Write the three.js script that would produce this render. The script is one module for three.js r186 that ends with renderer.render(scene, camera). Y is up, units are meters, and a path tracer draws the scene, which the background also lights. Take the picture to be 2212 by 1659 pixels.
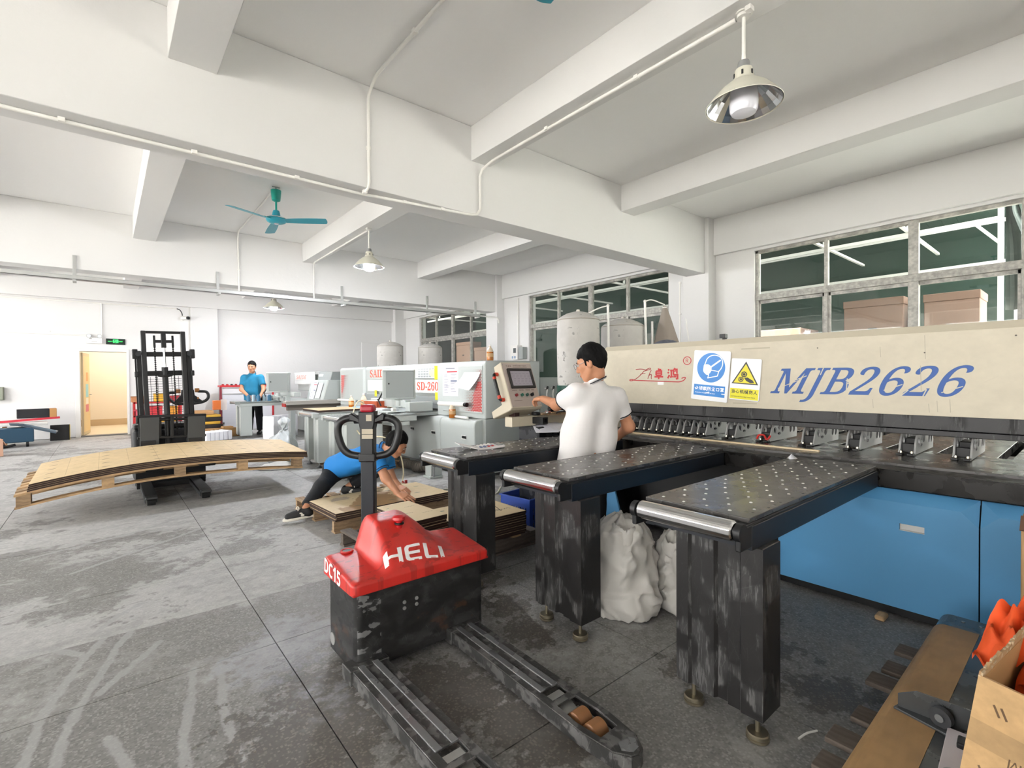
import * as THREE from 'three';
import { mergeGeometries, toCreasedNormals } from 'three/addons/utils/BufferGeometryUtils.js';
import { RoundedBoxGeometry } from 'three/addons/geometries/RoundedBoxGeometry.js';
import { FontLoader } from 'three/addons/loaders/FontLoader.js';
import { TextGeometry } from 'three/addons/geometries/TextGeometry.js';
import { RectAreaLightUniformsLib } from 'three/addons/lights/RectAreaLightUniformsLib.js';

// ---------------------------------------------------------------- camera, sky, sun, exposure
const scene = new THREE.Scene();
const camera = new THREE.PerspectiveCamera(76.33, 2212 / 1659, 0.05, 200);
{
  const R = Math.PI / 180, yaw = 39.788 * R, pitch = -0.726 * R, roll = -0.395 * R;
  const f = new THREE.Vector3(Math.sin(yaw) * Math.cos(pitch), Math.sin(pitch), -Math.cos(yaw) * Math.cos(pitch));
  const r = new THREE.Vector3(Math.cos(yaw), 0, Math.sin(yaw)), u = r.clone().cross(f);
  camera.position.set(0, 1.38, 0);
  camera.up.copy(u.multiplyScalar(Math.cos(roll)).addScaledVector(r, -Math.sin(roll)));
  camera.lookAt(camera.position.clone().add(f));
}
const renderer = new THREE.WebGLRenderer({ antialias: true });
renderer.toneMapping = THREE.LinearToneMapping;
renderer.toneMappingExposure = 1.95;
renderer.shadowMap.enabled = true;
RectAreaLightUniformsLib.init();
scene.background = new THREE.Color(1.0, 0.99, 0.975).multiplyScalar(5.5);      // hazy daylight
const sun = new THREE.DirectionalLight(0xfffaf2, 42);                          // high sun over the yards, behind the building as seen from the windows
sun.position.set(-9, 30, -10.5); sun.shadow.radius = 2; sun.castShadow = true;
Object.assign(sun.shadow.camera, { left: -40, right: 40, top: 40, bottom: -40, near: 1, far: 90 }); scene.add(sun, sun.target);
const LAMP_CD = 9;                                                           // candela of one lit high-bay bulb

// ---------------------------------------------------------------- helpers
let seed = 7;
const rnd = () => { seed = (seed + 0x6d2b79f5) | 0; let t = Math.imul(seed ^ (seed >>> 15), 1 | seed); t = (t + Math.imul(t ^ (t >>> 7), 61 | t)) ^ t; return ((t ^ (t >>> 14)) >>> 0) / 4294967296; };
const rr = (a, b) => a + (b - a) * rnd();
const V = (x, y, z) => new THREE.Vector3(x, y, z);
const taken = new Map();
const numbered = (n) => { const k = taken.get(n) || 0; taken.set(n, k + 1); return k ? n + '_' + String(k).padStart(3, '0') : n; };
const clamp = (x, a = 0, b = 1) => Math.min(b, Math.max(a, x));
const sstep = (a, b, x) => { const t = clamp((x - a) / (b - a)); return t * t * (3 - 2 * t); };
const mix = (a, b, t) => a + (b - a) * t;

function boxUV(g, grain) {                                     // uv in metres by the face's main direction; grain = axis along u
  const p = g.attributes.position, n = g.attributes.normal, uv = new Float32Array(p.count * 2);
  for (let i = 0; i < p.count; i++) {
    const x = p.getX(i), y = p.getY(i), z = p.getZ(i), ax = Math.abs(n.getX(i)), ay = Math.abs(n.getY(i)), az = Math.abs(n.getZ(i));
    let u, v;
    if (ax >= ay && ax >= az) { u = z; v = y; if (grain === 'y') [u, v] = [y, z]; }
    else if (ay >= az) { u = x; v = z; if (grain === 'z') [u, v] = [z, x]; }
    else { u = x; v = y; if (grain === 'y') [u, v] = [y, x]; }
    uv[i * 2] = u; uv[i * 2 + 1] = v;
  }
  g.setAttribute('uv', new THREE.BufferAttribute(uv, 2));
  return g;
}
function prep(g, keepUV, grain) {
  if (g.index) g = g.toNonIndexed();
  for (const k of Object.keys(g.attributes)) if (!['position', 'normal', 'uv'].includes(k)) g.deleteAttribute(k);
  if (!g.attributes.normal) g.computeVertexNormals();
  g.morphAttributes = {};
  if (!keepUV || !g.attributes.uv) boxUV(g, grain);
  return g;
}
// one mesh from one or more geometries; opts: keepUV, grain, label, kind
function M(name, geos, mat, parent, o = {}) {
  geos = (Array.isArray(geos) ? geos : [geos]).map((g) => prep(g, o.keepUV, o.grain));
  const m = new THREE.Mesh(geos.length > 1 ? mergeGeometries(geos) : geos[0], mat);
  m.castShadow = m.receiveShadow = true;
  m.name = parent ? name : numbered(name);
  if (o.label) m.userData.label = o.label;
  if (o.kind) m.userData.kind = o.kind;
  (parent || scene).add(m);
  return m;
}
function T(name, label, category, pos = [0, 0, 0], ry = 0, group) {              // a thing: group at its base
  const g = new THREE.Group();
  g.name = numbered(name); g.position.set(...pos); g.rotation.y = ry;
  g.userData = { label, category }; if (group) g.userData.group = group;
  scene.add(g); return g;
}
function tag(o, label, category, group) { o.userData.label = label; o.userData.category = category; if (group) o.userData.group = group; return o; }
function struct(name, geos, mat, parent, o) { const m = M(name, geos, mat, parent, o); if (!parent) m.userData.kind = 'structure'; return m; }
function copyOf(t, name, pos, ry, label, group) {
  const c = t.clone(); c.name = numbered(name); c.position.set(...pos); c.rotation.y = ry; c.userData = { ...t.userData, label };
  if (group) c.userData.group = group;
  scene.add(c); return c;
}
// geometry builders (centre positions)
const at = (g, x, y, z) => g.translate(x, y, z);
function bx(w, h, d, x = 0, y = 0, z = 0, r = 0) {
  const m = Math.min(w, h, d);
  if (r > 0 && r * 2.02 >= m) r = m / 2.05;
  return (r > 0 ? new RoundedBoxGeometry(w, h, d, 1, r) : new THREE.BoxGeometry(w, h, d)).translate(x, y, z);
}
const b2 = (x0, x1, y0, y1, z0, z1, r = 0) => bx(Math.abs(x1 - x0), Math.abs(y1 - y0), Math.abs(z1 - z0), (x0 + x1) / 2, (y0 + y1) / 2, (z0 + z1) / 2, r);
function cyl(r0, r1, h, x = 0, y = 0, z = 0, axis = 'y', seg = 24, open = false) {
  const g = new THREE.CylinderGeometry(r1, r0, h, seg, 1, open);
  if (axis === 'x') g.rotateZ(-Math.PI / 2); if (axis === 'z') g.rotateX(Math.PI / 2);
  return g.translate(x, y, z);
}
const lathe = (pts, x = 0, y = 0, z = 0, seg = 32) => toCreasedNormals(new THREE.LatheGeometry(pts.map((p) => new THREE.Vector2(...p)), seg).translate(x, y, z), 0.62);
function rod(a, b, r, seg = 10, r2 = r) {                        // cylinder from a to b
  const A = V(...a), B = V(...b), d = B.clone().sub(A), g = new THREE.CylinderGeometry(r2, r, d.length(), seg);
  g.applyQuaternion(new THREE.Quaternion().setFromUnitVectors(V(0, 1, 0), d.clone().normalize()));
  return g.translate((A.x + B.x) / 2, (A.y + B.y) / 2, (A.z + B.z) / 2);
}
function bar(a, b, w, h, up = [0, 1, 0], r = 0) {                // rectangular bar from a to b
  const A = V(...a), B = V(...b), d = B.clone().sub(A), L = d.length(); d.normalize();
  const s = V(...up).cross(d).normalize(), u = d.clone().cross(s);
  const g = bx(w, h, L, 0, 0, 0, r);
  g.applyMatrix4(new THREE.Matrix4().makeBasis(s, u, d));
  return g.translate((A.x + B.x) / 2, (A.y + B.y) / 2, (A.z + B.z) / 2);
}
const tube = (pts, r, seg = 40, rs = 10, closed = false, tension = 0.5) => new THREE.TubeGeometry(new THREE.CatmullRomCurve3(pts.map((p) => V(...p)), closed, 'catmullrom', tension), seg, r, rs, closed);
function poly(pts) { const s = new THREE.Shape(); pts.forEach((p, i) => (i ? s.lineTo(...p) : s.moveTo(...p))); s.closePath(); return s; }
function rrect(w, h, r, cx = 0, cy = 0) {
  const s = new THREE.Shape(), x = cx - w / 2, y = cy - h / 2;
  s.moveTo(x + r, y); s.lineTo(x + w - r, y); s.absarc(x + w - r, y + r, r, -Math.PI / 2, 0); s.lineTo(x + w, y + h - r); s.absarc(x + w - r, y + h - r, r, 0, Math.PI / 2);
  s.lineTo(x + r, y + h); s.absarc(x + r, y + h - r, r, Math.PI / 2, Math.PI); s.lineTo(x, y + r); s.absarc(x + r, y + r, r, Math.PI, 1.5 * Math.PI); return s;
}
function hole(s, cx, cy, rx, ry = rx, rot = 0) { const h = new THREE.Path(); h.absellipse(cx, cy, rx, ry, 0, Math.PI * 2, true, rot); s.holes.push(h); return s; }
function rhole(s, cx, cy, w, h) { const p = new THREE.Path(); p.moveTo(cx - w / 2, cy - h / 2); p.lineTo(cx - w / 2, cy + h / 2); p.lineTo(cx + w / 2, cy + h / 2); p.lineTo(cx + w / 2, cy - h / 2); p.closePath(); s.holes.push(p); return s; }
function ext(shape, depth, bevel = 0, seg = 12) {                 // extruded along +z from 0
  return new THREE.ExtrudeGeometry(shape, { depth: depth - 2 * bevel, bevelEnabled: bevel > 0, bevelThickness: bevel, bevelSize: bevel, bevelOffset: -bevel, bevelSegments: 1, curveSegments: seg }).translate(0, 0, bevel);
}
// extrude whose shape lies in the (z, y) plane and whose depth runs along +x / in (x, z) and runs along +y
const extX = (shape, depth, bevel, seg) => ext(shape, depth, bevel, seg).applyMatrix4(new THREE.Matrix4().makeBasis(V(0, 0, -1), V(0, 1, 0), V(1, 0, 0)));   // shape x = -z
const extY = (shape, depth, bevel, seg) => ext(shape, depth, bevel, seg).applyMatrix4(new THREE.Matrix4().makeBasis(V(1, 0, 0), V(0, 0, -1), V(0, 1, 0)));   // shape y = -z
// noise-displaced closed blob / sheet helpers
const H3 = (x, y, z) => { let h = Math.imul(x, 374761393) ^ Math.imul(y, 668265263) ^ Math.imul(z, 2147483647 - 58); h = Math.imul(h ^ (h >>> 13), 1274126177); return ((h ^ (h >>> 16)) >>> 0) / 4294967296; };
function n3(x, y, z) {
  const X = Math.floor(x), Y = Math.floor(y), Z = Math.floor(z), f = (t) => t * t * (3 - 2 * t), a = f(x - X), b = f(y - Y), c = f(z - Z);
  const l = (dz) => mix(mix(H3(X, Y, Z + dz), H3(X + 1, Y, Z + dz), a), mix(H3(X, Y + 1, Z + dz), H3(X + 1, Y + 1, Z + dz), a), b);
  return mix(l(0), l(1), c) * 2 - 1;
}
const fbm3 = (x, y, z, o = 4) => { let s = 0, a = 0.5; for (let i = 0; i < o; i++) { s += a * n3(x, y, z); x = x * 2.03 + 7.1; y = y * 2.03 + 3.7; z = z * 2.03 + 1.3; a *= 0.5; } return s; };

const font = await new FontLoader().loadAsync('fonts/droid/droid_sans_bold.typeface.json');
const letters = (text, size, depth = 0.001) => new TextGeometry(text, { font, size, depth, curveSegments: 4, bevelEnabled: false });

// ---------------------------------------------------------------- textures
function tileNoise(n, cells, sd) {                               // tileable value noise, n x n in -1..1
  const out = new Float32Array(n * n);
  for (let y = 0; y < n; y++) for (let x = 0; x < n; x++) {
    const fx = x / n * cells, fy = y / n * cells, X = Math.floor(fx), Y = Math.floor(fy), s = (t) => t * t * (3 - 2 * t), a = s(fx - X), b = s(fy - Y), m = (k) => ((k % cells) + cells) % cells;
    out[y * n + x] = (mix(mix(H3(m(X), m(Y), sd), H3(m(X + 1), m(Y), sd), a), mix(H3(m(X), m(Y + 1), sd), H3(m(X + 1), m(Y + 1), sd), a), b)) * 2 - 1;
  }
  return out;
}
function tileFbm(n, cells, oct, sd) {
  const out = new Float32Array(n * n); let a = 0.5;
  for (let o = 0; o < oct; o++, cells *= 2, a *= 0.5) { const t = tileNoise(n, cells, sd + o * 31); for (let i = 0; i < out.length; i++) out[i] += a * t[i]; }
  return out;
}
const s8 = (lin) => { const c = clamp(lin); return 255 * (c <= 0.0031308 ? c * 12.92 : 1.055 * Math.pow(c, 1 / 2.4) - 0.055); };
function dataTex(n, fn, srgb = true, rep = 1, m = n) {           // fn(x, y, i) -> [r, g, b] 0..255
  const d = new Uint8Array(n * m * 4);
  for (let y = 0; y < m; y++) for (let x = 0; x < n; x++) { const i = y * n + x, c = fn(x, y, i); d[i * 4] = clamp(c[0], 0, 255); d[i * 4 + 1] = clamp(c[1], 0, 255); d[i * 4 + 2] = clamp(c[2], 0, 255); d[i * 4 + 3] = 255; }
  const t = new THREE.DataTexture(d, n, m); t.wrapS = t.wrapT = THREE.RepeatWrapping; t.magFilter = THREE.LinearFilter; t.minFilter = THREE.LinearMipmapLinearFilter; t.generateMipmaps = true;
  if (srgb) t.colorSpace = THREE.SRGBColorSpace;
  t.repeat.set(rep, rep); t.needsUpdate = true; return t;
}
function canvasTex(w, h, draw, clampIt = true) {
  const c = document.createElement('canvas'); c.width = w; c.height = h; const x = c.getContext('2d'); draw(x, w, h);
  const t = new THREE.CanvasTexture(c); t.colorSpace = THREE.SRGBColorSpace; if (!clampIt) t.wrapS = t.wrapT = THREE.RepeatWrapping; t.anisotropy = 8; return t;
}
const std = (c, rough = 0.6, metal = 0, o = {}) => new THREE.MeshStandardMaterial({ color: c, roughness: rough, metalness: metal, ...o });
const N512 = tileFbm(512, 8, 6, 11), N512b = tileFbm(512, 16, 5, 77), STREAK = tileNoise(512, 64, 5);
const tBump = dataTex(512, (x, y, i) => { const v = 128 + 110 * N512b[i]; return [v, v, v]; }, false, 1.3);
const tFine = dataTex(256, (x, y) => { const v = 255 * H3(x, y, 9); return [v, v, v]; }, false, 4);
const smp = (a, u, v) => { u *= 512; v *= 512; const X = Math.floor(u), Y = Math.floor(v), fx = u - X, fy = v - Y, m = (k) => ((k % 512) + 512) % 512, x0 = m(X), x1 = m(X + 1), y0 = m(Y) * 512, y1 = m(Y + 1) * 512; return mix(mix(a[y0 + x0], a[y0 + x1], fx), mix(a[y1 + x0], a[y1 + x1], fx), fy); };
// scratched dark paint
const scratches = (() => {
  const n = 512, a = new Float32Array(n * n);
  for (let k = 0; k < 170; k++) {
    let x = rr(0, n), y = rr(0, n), ang = rr(-0.5, 0.5) + (rnd() < 0.65 ? Math.PI / 2 : rr(0, 3)), L = rr(12, 120), s = rr(0.1, 0.55), bend = rr(-0.008, 0.008), w = rnd() < 0.25 ? 2 : 1;
    for (let t = 0; t < L; t++) { x += Math.cos(ang); y += Math.sin(ang); ang += bend; for (let q = 0; q < w; q++) { const i = ((Math.floor(y) % n + n) % n) * n + ((Math.floor(x + q) % n + n) % n); a[i] = Math.max(a[i], s * (0.4 + 0.6 * rnd())); } }
  }
  return a;
})();
const tScuff = dataTex(512, (x, y, i) => { const st = smp(N512b, x / 110, y / 900) + 0.7 * smp(N512b, x / 37, y / 420), d = sstep(0.0, 0.34, N512[i] + 0.25 * st) , v = 0.017 + 0.014 * d + 0.055 * d * sstep(0.0, 0.5, st) + 0.10 * scratches[i] * (0.35 + d); return [s8(v), s8(v * 0.985), s8(v * 0.97)]; }, true, 1.6);
const tScuffR = dataTex(512, (x, y, i) => { const v = 105 + 90 * sstep(-0.1, 0.35, N512[i]) + 60 * scratches[i]; return [v, v, v]; }, false, 1.6);
const tSteel = dataTex(512, (x, y, i) => { const v = 0.085 + 0.022 * N512[i] + 0.014 * N512b[i] + 0.02 * scratches[i]; return [s8(v), s8(v * 0.95), s8(v * 0.91)]; }, true, 1.1);
const tSteelR = dataTex(512, (x, y, i) => { const v = 74 + 30 * N512[i] + 22 * N512b[i]; return [v, v, v]; }, false, 1.1);
const grainAt = (x, y, i, n) => { const w = N512[i] * 14; return Math.sin((y + w) * 2 * Math.PI / n * 14 + N512b[i] * 2.2) * 0.5 + STREAK[(y * 4 % 512) * 512 + (x >> 3)] * 0.5; };
const woodTex = (r, g, b, k, rep) => dataTex(512, (x, y, i) => { const t = 1 + k * grainAt(x, y, i, 512) + 0.22 * N512[i]; return [s8(r * t), s8(g * t), s8(b * t)]; }, true, rep);
const tPine = woodTex(0.46, 0.30, 0.155, 0.2, 1.7), tOldWood = woodTex(0.30, 0.20, 0.115, 0.26, 1.9), tGreyWood = woodTex(0.10, 0.08, 0.065, 0.25, 2.2);
const tPly = dataTex(512, (x, y, i) => { const t = 1 + 0.07 * N512b[i] + 0.05 * STREAK[((y * 2) % 512) * 512 + (x >> 2)]; return [s8(0.60 * t), s8(0.455 * t), s8(0.27 * t)]; }, true, 1);
const tCard = dataTex(512, (x, y, i) => { const t = 1 + 0.08 * N512[i] + 0.05 * N512b[i] + 0.03 * Math.sin(x / 512 * 2 * Math.PI * 90); return [s8(0.40 * t), s8(0.245 * t), s8(0.118 * t)]; }, true, 1.4);
const tFabric = dataTex(256, (x, y) => { const v = 128 + 60 * Math.sin(x / 256 * 2 * Math.PI * 64) * Math.sin(y / 256 * 2 * Math.PI * 64) + 30 * (H3(x, y, 4) - 0.5); return [v, v, v]; }, false, 9);
const mats = {
  plaster: std(0xe0dfdd, 0.9, 0, { bumpMap: tBump, bumpScale: 0.0016 }),
  ceil: std(0xf2f1ef, 0.92, 0, { bumpMap: tBump, bumpScale: 0.0012 }),
  whitePaint: std(0xe6e4df, 0.5), pvc: std(0xeeece6, 0.4),
  black: new THREE.MeshStandardMaterial({ map: tScuff, roughnessMap: tScuffR, metalness: 0.15, roughness: 0.9 }),
  blackPlain: std(0x101113, 0.45), navy: std(0x10161f, 0.4), rubber: std(0x0c0c0d, 0.7), darkGrey: std(0x2b2d30, 0.5), midGrey: std(0x6a6c6c, 0.5),
  tableTop: new THREE.MeshStandardMaterial({ map: tSteel, roughnessMap: tSteelR, roughness: 1, metalness: 0.35 }),
  chrome: std(0xcfcfd0, 0.16, 1, { roughnessMap: tSteelR, roughness: 0.55 }), steel: std(0x9b9c9c, 0.35, 0.9), zinc: std(0xb9bab8, 0.45, 0.8), brass: std(0x8a8270, 0.38, 0.85), alu: std(0xa6a498, 0.45, 0.45),
  blue: std(0x5b9fd0, 0.45, 0, { bumpMap: tBump, bumpScale: 0.0006 }), cream: std(0xc6bda8, 0.55, 0, { bumpMap: tBump, bumpScale: 0.0005 }),
  sgrey: std(0xb7bdba, 0.42), sgreyD: std(0x8f9492, 0.5), sgreyM: std(0x9ba09d, 0.5), red: std(0xc5302a, 0.36), redDark: std(0xa01f1c, 0.4),
  pine: std(0xffffff, 0.75, 0, { map: tPine }), oldWood: std(0xffffff, 0.8, 0, { map: tOldWood }), greyWood: std(0xffffff, 0.85, 0, { map: tGreyWood }),
  ply: std(0xffffff, 0.62, 0, { map: tPly }), plyEdge: std(0x35231b, 0.8), card: std(0xffffff, 0.85, 0, { map: tCard }),
  paper: std(0xe9e9ee, 0.85), yellow: std(0xd8d21d, 0.6), sack: std(0xd4d0c6, 0.72), foam: std(0xeeeef2, 0.8),
  greyBag: std(0xb4b0a8, 0.9, 0, { bumpMap: tFabric, bumpScale: 0.0008 }), teal: std(0x1f9a8a, 0.35), glass: new THREE.MeshPhysicalMaterial({ color: 0xffffff, transmission: 1, thickness: 0, roughness: 0.03, ior: 1.5 }),
  skin: std(0xc89274, 0.55), hair: new THREE.MeshPhysicalMaterial({ color: 0x070606, roughness: 0.75, specularIntensity: 0.4 }), green: std(0x14463a, 0.5), orange: std(0xe4571c, 0.7), amber: std(0xb06a18, 0.3),
};
// ---------------------------------------------------------------- the setting
// drag marks wiped through the dirt of the floor, world (x, z)
const drags = [
  [[0.13, -3.50], [0.02, -3.22], [0, -3.11], [-0.06, -2.91], [-0.10, -2.76], [-0.15, -2.52], [-0.16, -2.3]], [[0, -3.47], [-0.11, -3.18], [-0.16, -3.0], [-0.22, -2.76], [-0.23, -2.63], [-0.25, -2.4]],
  [[0.20, -3.16], [0.11, -3.03], [-0.04, -2.81]], [[0.30, -2.74], [0.27, -2.51], [0.21, -2.23], [0.20, -2.0]], [[0.41, -2.70], [0.37, -2.41], [0.36, -2.25], [0.36, -2.06], [0.38, -1.8]],
  [[-0.01, -2.44], [0.03, -2.28], [0.05, -2.15]], [[-0.10, -3.25], [-0.23, -3.44], [-0.36, -3.50]], [[0.16, -3.78], [0.04, -3.68], [-0.06, -3.49]], [[0.9, -6.2], [0.2, -5.6], [-0.5, -5.3]], [[1.3, -5.9], [0.5, -5.2], [-0.2, -4.7]],
];
const oil = [[1.2, -1.75, 0.2], [1.25, -1.45, 0.16], [1.02, -1.62, 0.12], [1.3, -1.3, 0.12], [1.14, -1.95, 0.16], [1.85, -2.3, 0.13], [1.74, -1.97, 0.13], [1.5, -1.55, 0.1], [2.12, -1.2, 0.12], [2.3, -1.95, 0.12], [2.6, -1.05, 0.15], [2.9, -1.3, 0.14], [0.72, -2.2, 0.22], [0.55, -1.9, 0.3], [1.95, -2.75, 0.2], [2.4, -0.75, 0.15]];
function segDist(px, pz, l) { let d = 9; for (let i = 0; i + 1 < l.length; i++) { const [ax, az] = l[i], [bx_, bz] = l[i + 1], ux = bx_ - ax, uz = bz - az, t = clamp(((px - ax) * ux + (pz - az) * uz) / (ux * ux + uz * uz)); d = Math.min(d, Math.hypot(px - ax - ux * t, pz - az - uz * t)); } return d; }
const dragBox = drags.map((l) => [Math.min(...l.map((p) => p[0])) - 0.1, Math.max(...l.map((p) => p[0])) + 0.1, Math.min(...l.map((p) => p[1])) - 0.1, Math.max(...l.map((p) => p[1])) + 0.1]);
function floorAt(x, z, cell) {                                    // -> [r, g, b, rough]
  const big = smp(N512, x / 7.3 + 0.13, z / 7.3), mid = smp(N512, x / 2.1, z / 2.1 + 0.4), fine = smp(N512b, x / 0.55, z / 0.55), tiny = smp(N512b, x / 0.11, z / 0.11);
  const dustN = big * 0.7 + mid * 0.75 + fine * 0.6 - 0.14;               // trodden dirt in patches
  const aisle = z > -3.4 && x > -1.2 ? 0.44 : z > -5.6 ? 0.06 : -0.12;   // the working area by the machine is the dirtier one
  let dirt = sstep(-0.12, 0.26, dustN + aisle + 0.05 * tiny);
  let wipe = 0, oily = 0;
  for (let k = 0; k < drags.length; k++) { const b = dragBox[k]; if (x < b[0] || x > b[1] || z < b[2] || z > b[3]) continue; wipe = Math.max(wipe, 1 - sstep(0.012, 0.024, segDist(x, z, drags[k]) + 0.012 * fine + 0.006 * tiny)); }
  for (const [ox, oz, r] of oil) { const d = Math.hypot(x - ox, (z - oz) * 0.8); if (d < r * 1.8) oily = Math.max(oily, 1 - sstep(r * 0.75, r * 1.05, d + r * (1.1 * fine + 0.5 * mid + 0.3 * tiny))); }
  dirt *= 1 - 0.75 * wipe;
  const scuff = sstep(0.18, 0.3, smp(N512b, x / 3.1 + z / 9, z / 1.2)) * 0.35;
  let v = 0.41 * (1 + 0.16 * big + 0.16 * mid + 0.18 * fine + 0.14 * tiny) * (1 - 0.3 * scuff);
  let c = [v, v * 0.99, v * 0.965];
  const X = Math.floor(x / cell), Z = Math.floor(z / cell), chip = H3(X, Z, 5), kind = H3(X, Z, 8);
  const grime = sstep(-0.16, 0.14, big * 0.8 + mid * 0.7 + 0.35 * fine + 1.25 * aisle - 0.1) * (1 - 0.7 * wipe);
  for (let i = 0; i < 3; i++) c[i] = mix(c[i], 0.235 * (1 + 0.14 * fine + 0.16 * tiny) * [1, 0.975, 0.935][i], 0.75 * grime);
  const dk = 0.135 * (1 + 0.25 * fine + 0.2 * tiny);
  for (let i = 0; i < 3; i++) c[i] = mix(c[i], dk * [1, 0.965, 0.91][i], dirt * 0.62);
  const sp = chip > 0.8 ? (kind > 0.5 ? 0.075 : 0.045) : chip < 0.2 ? -0.035 : 0;
  for (let i = 0; i < 3; i++) c[i] += sp * (0.4 + 0.6 * dirt) * [1, 0.98, 0.9][i];
  if (wipe > 0) for (let i = 0; i < 3; i++) c[i] = mix(c[i], 0.30, 0.5 * wipe);
  if (oily > 0) for (let i = 0; i < 3; i++) c[i] = mix(c[i], [0.05, 0.041, 0.032][i] * (1 + 2 * Math.max(0, sp) * 10), 0.72 * oily);
  const powder = sstep(0.3, 0.1, Math.hypot((x - 0.72) / 1.0, (z + 2.68) / 1.5) + 0.28 * mid + 0.22 * fine) * (0.55 + 0.45 * H3(X, Z, 3));   // spilt pale powder beside the truck
  for (let i = 0; i < 3; i++) c[i] = mix(c[i], [0.33, 0.34, 0.38][i], 0.6 * powder);
  return [c[0], c[1], c[2], 0.74 - 0.16 * dirt - 0.1 * oily + 0.1 * tiny + (chip > 0.95 ? -0.25 : 0)];
}
function floorMat(x0, x1, z0, z1, n, cell) {
  const col = new Uint8Array(n * n * 4), rgh = new Uint8Array(n * n * 4);
  for (let j = 0; j < n; j++) for (let i = 0; i < n; i++) {
    const c = floorAt(x0 + (i + 0.5) / n * (x1 - x0), z0 + (j + 0.5) / n * (z1 - z0), cell), o = (j * n + i) * 4;
    col[o] = s8(Math.max(0.006, c[0])); col[o + 1] = s8(Math.max(0.006, c[1])); col[o + 2] = s8(Math.max(0.005, c[2])); col[o + 3] = 255;
    rgh[o] = rgh[o + 1] = rgh[o + 2] = clamp(c[3], 0.2, 1) * 255; rgh[o + 3] = 255;
  }
  const mk = (d, srgb) => { const t = new THREE.DataTexture(d, n, n); t.magFilter = THREE.LinearFilter; t.minFilter = THREE.LinearMipmapLinearFilter; t.generateMipmaps = true; if (srgb) t.colorSpace = THREE.SRGBColorSpace; t.needsUpdate = true; return t; };
  const m = new THREE.MeshStandardMaterial({ map: mk(col, true), roughnessMap: mk(rgh, false), roughness: 1 });
  m.userData.box = [x0, x1, z0, z1]; return m;
}
const XW = 8.15, ZB = -15.9, ZF = 7.1, XL = -9, YC = 4.08;
{
  const near = floorMat(-0.77, 3.55, -5.45, -0.05, 2048, 0.0075), far = floorMat(-9.2, 8.4, -16, 7.2, 2048, 0.014);
  const floor = new THREE.Group(); floor.name = 'floor'; floor.userData.kind = 'structure'; scene.add(floor);
  M('screed', b2(XL - 0.2, XW + 0.2, -0.3, -0.008, ZB - 0.2, ZF + 0.2), std(0x23221f, 0.95), floor);
  const xs = [XL]; for (let x = 0.67 - 1.44 * 6; x < XW; x += 1.44) if (x > XL + 0.05) xs.push(x); xs.push(XW);
  const zs = [ZB]; for (let z = -2.75 - 1.35 * 9; z < ZF; z += 1.35) if (z > ZB + 0.05) zs.push(z); zs.push(ZF);
  for (let i = 0; i + 1 < xs.length; i++) for (let j = 0; j + 1 < zs.length; j++) {
    const g = b2(xs[i] + 0.0025, xs[i + 1] - 0.0025, -0.04, 0, zs[j] + 0.0025, zs[j + 1] - 0.0025).toNonIndexed();
    const isNear = xs[i] > -0.8 && xs[i + 1] < 3.6 && zs[j] > -5.5 && zs[j + 1] < 0, m = isNear ? near : far, [x0, x1, z0, z1] = m.userData.box, p = g.attributes.position, uv = g.attributes.uv;
    for (let k = 0; k < p.count; k++) uv.setXY(k, (p.getX(k) - x0) / (x1 - x0), (p.getZ(k) - z0) / (z1 - z0));
    M('slab', g, m, floor, { keepUV: true });
  }
}
struct('ceiling', b2(XL - 0.24, XW + 0.24, YC, YC + 0.2, ZB - 0.24, ZF + 0.24), mats.ceil);
// beams: two cross beams in view and one behind the camera, each bay with its secondary beams
const crossBeams = [[-4.67, -4.32, 3.14], [-10.5, -10.15, 3.11], [1.2, 1.55, 3.12]];
for (const [z0, z1, y] of crossBeams) struct('ceiling_beam', b2(XL, XW, y, YC, z0, z1, 0.006), mats.plaster);
for (const [z0, z1] of [[-4.32, 1.2], [-10.15, -4.67], [ZB, -10.5], [1.55, ZF]]) for (const [x0, x1] of [[-7.4, -7.08], [-4.8, -4.48], [-2.2, -1.88], [0.38, 0.69], [3.05, 3.30], [5.62, 5.92]]) struct('ceiling_beam', b2(x0, x1, 3.71, YC, z0, z1, 0.005), mats.plaster);
for (const [z0, z1] of crossBeams) { struct('column', b2(7.9, XW, 0, YC, z0 - 0.06, z1 + 0.07, 0.006), mats.plaster); struct('column', b2(XL, XL + 0.25, 0, YC, z0 - 0.06, z1 + 0.07), mats.plaster); }
struct('column', b2(7.75, XW, 0, YC, ZB, ZB + 0.3, 0.006), mats.plaster);
struct('column', b2(1.81, 2.45, 0, 3.36, ZB, ZB + 0.1, 0.006), mats.plaster);
struct('trim_1', b2(XL, 7.9, 3.36, YC, ZB, ZB + 0.14, 0.005), mats.plaster);
struct('trim_2', b2(6.65, 7.75, 0, 2.6, ZB, ZB + 0.03, 0.004), mats.plaster);
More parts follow.
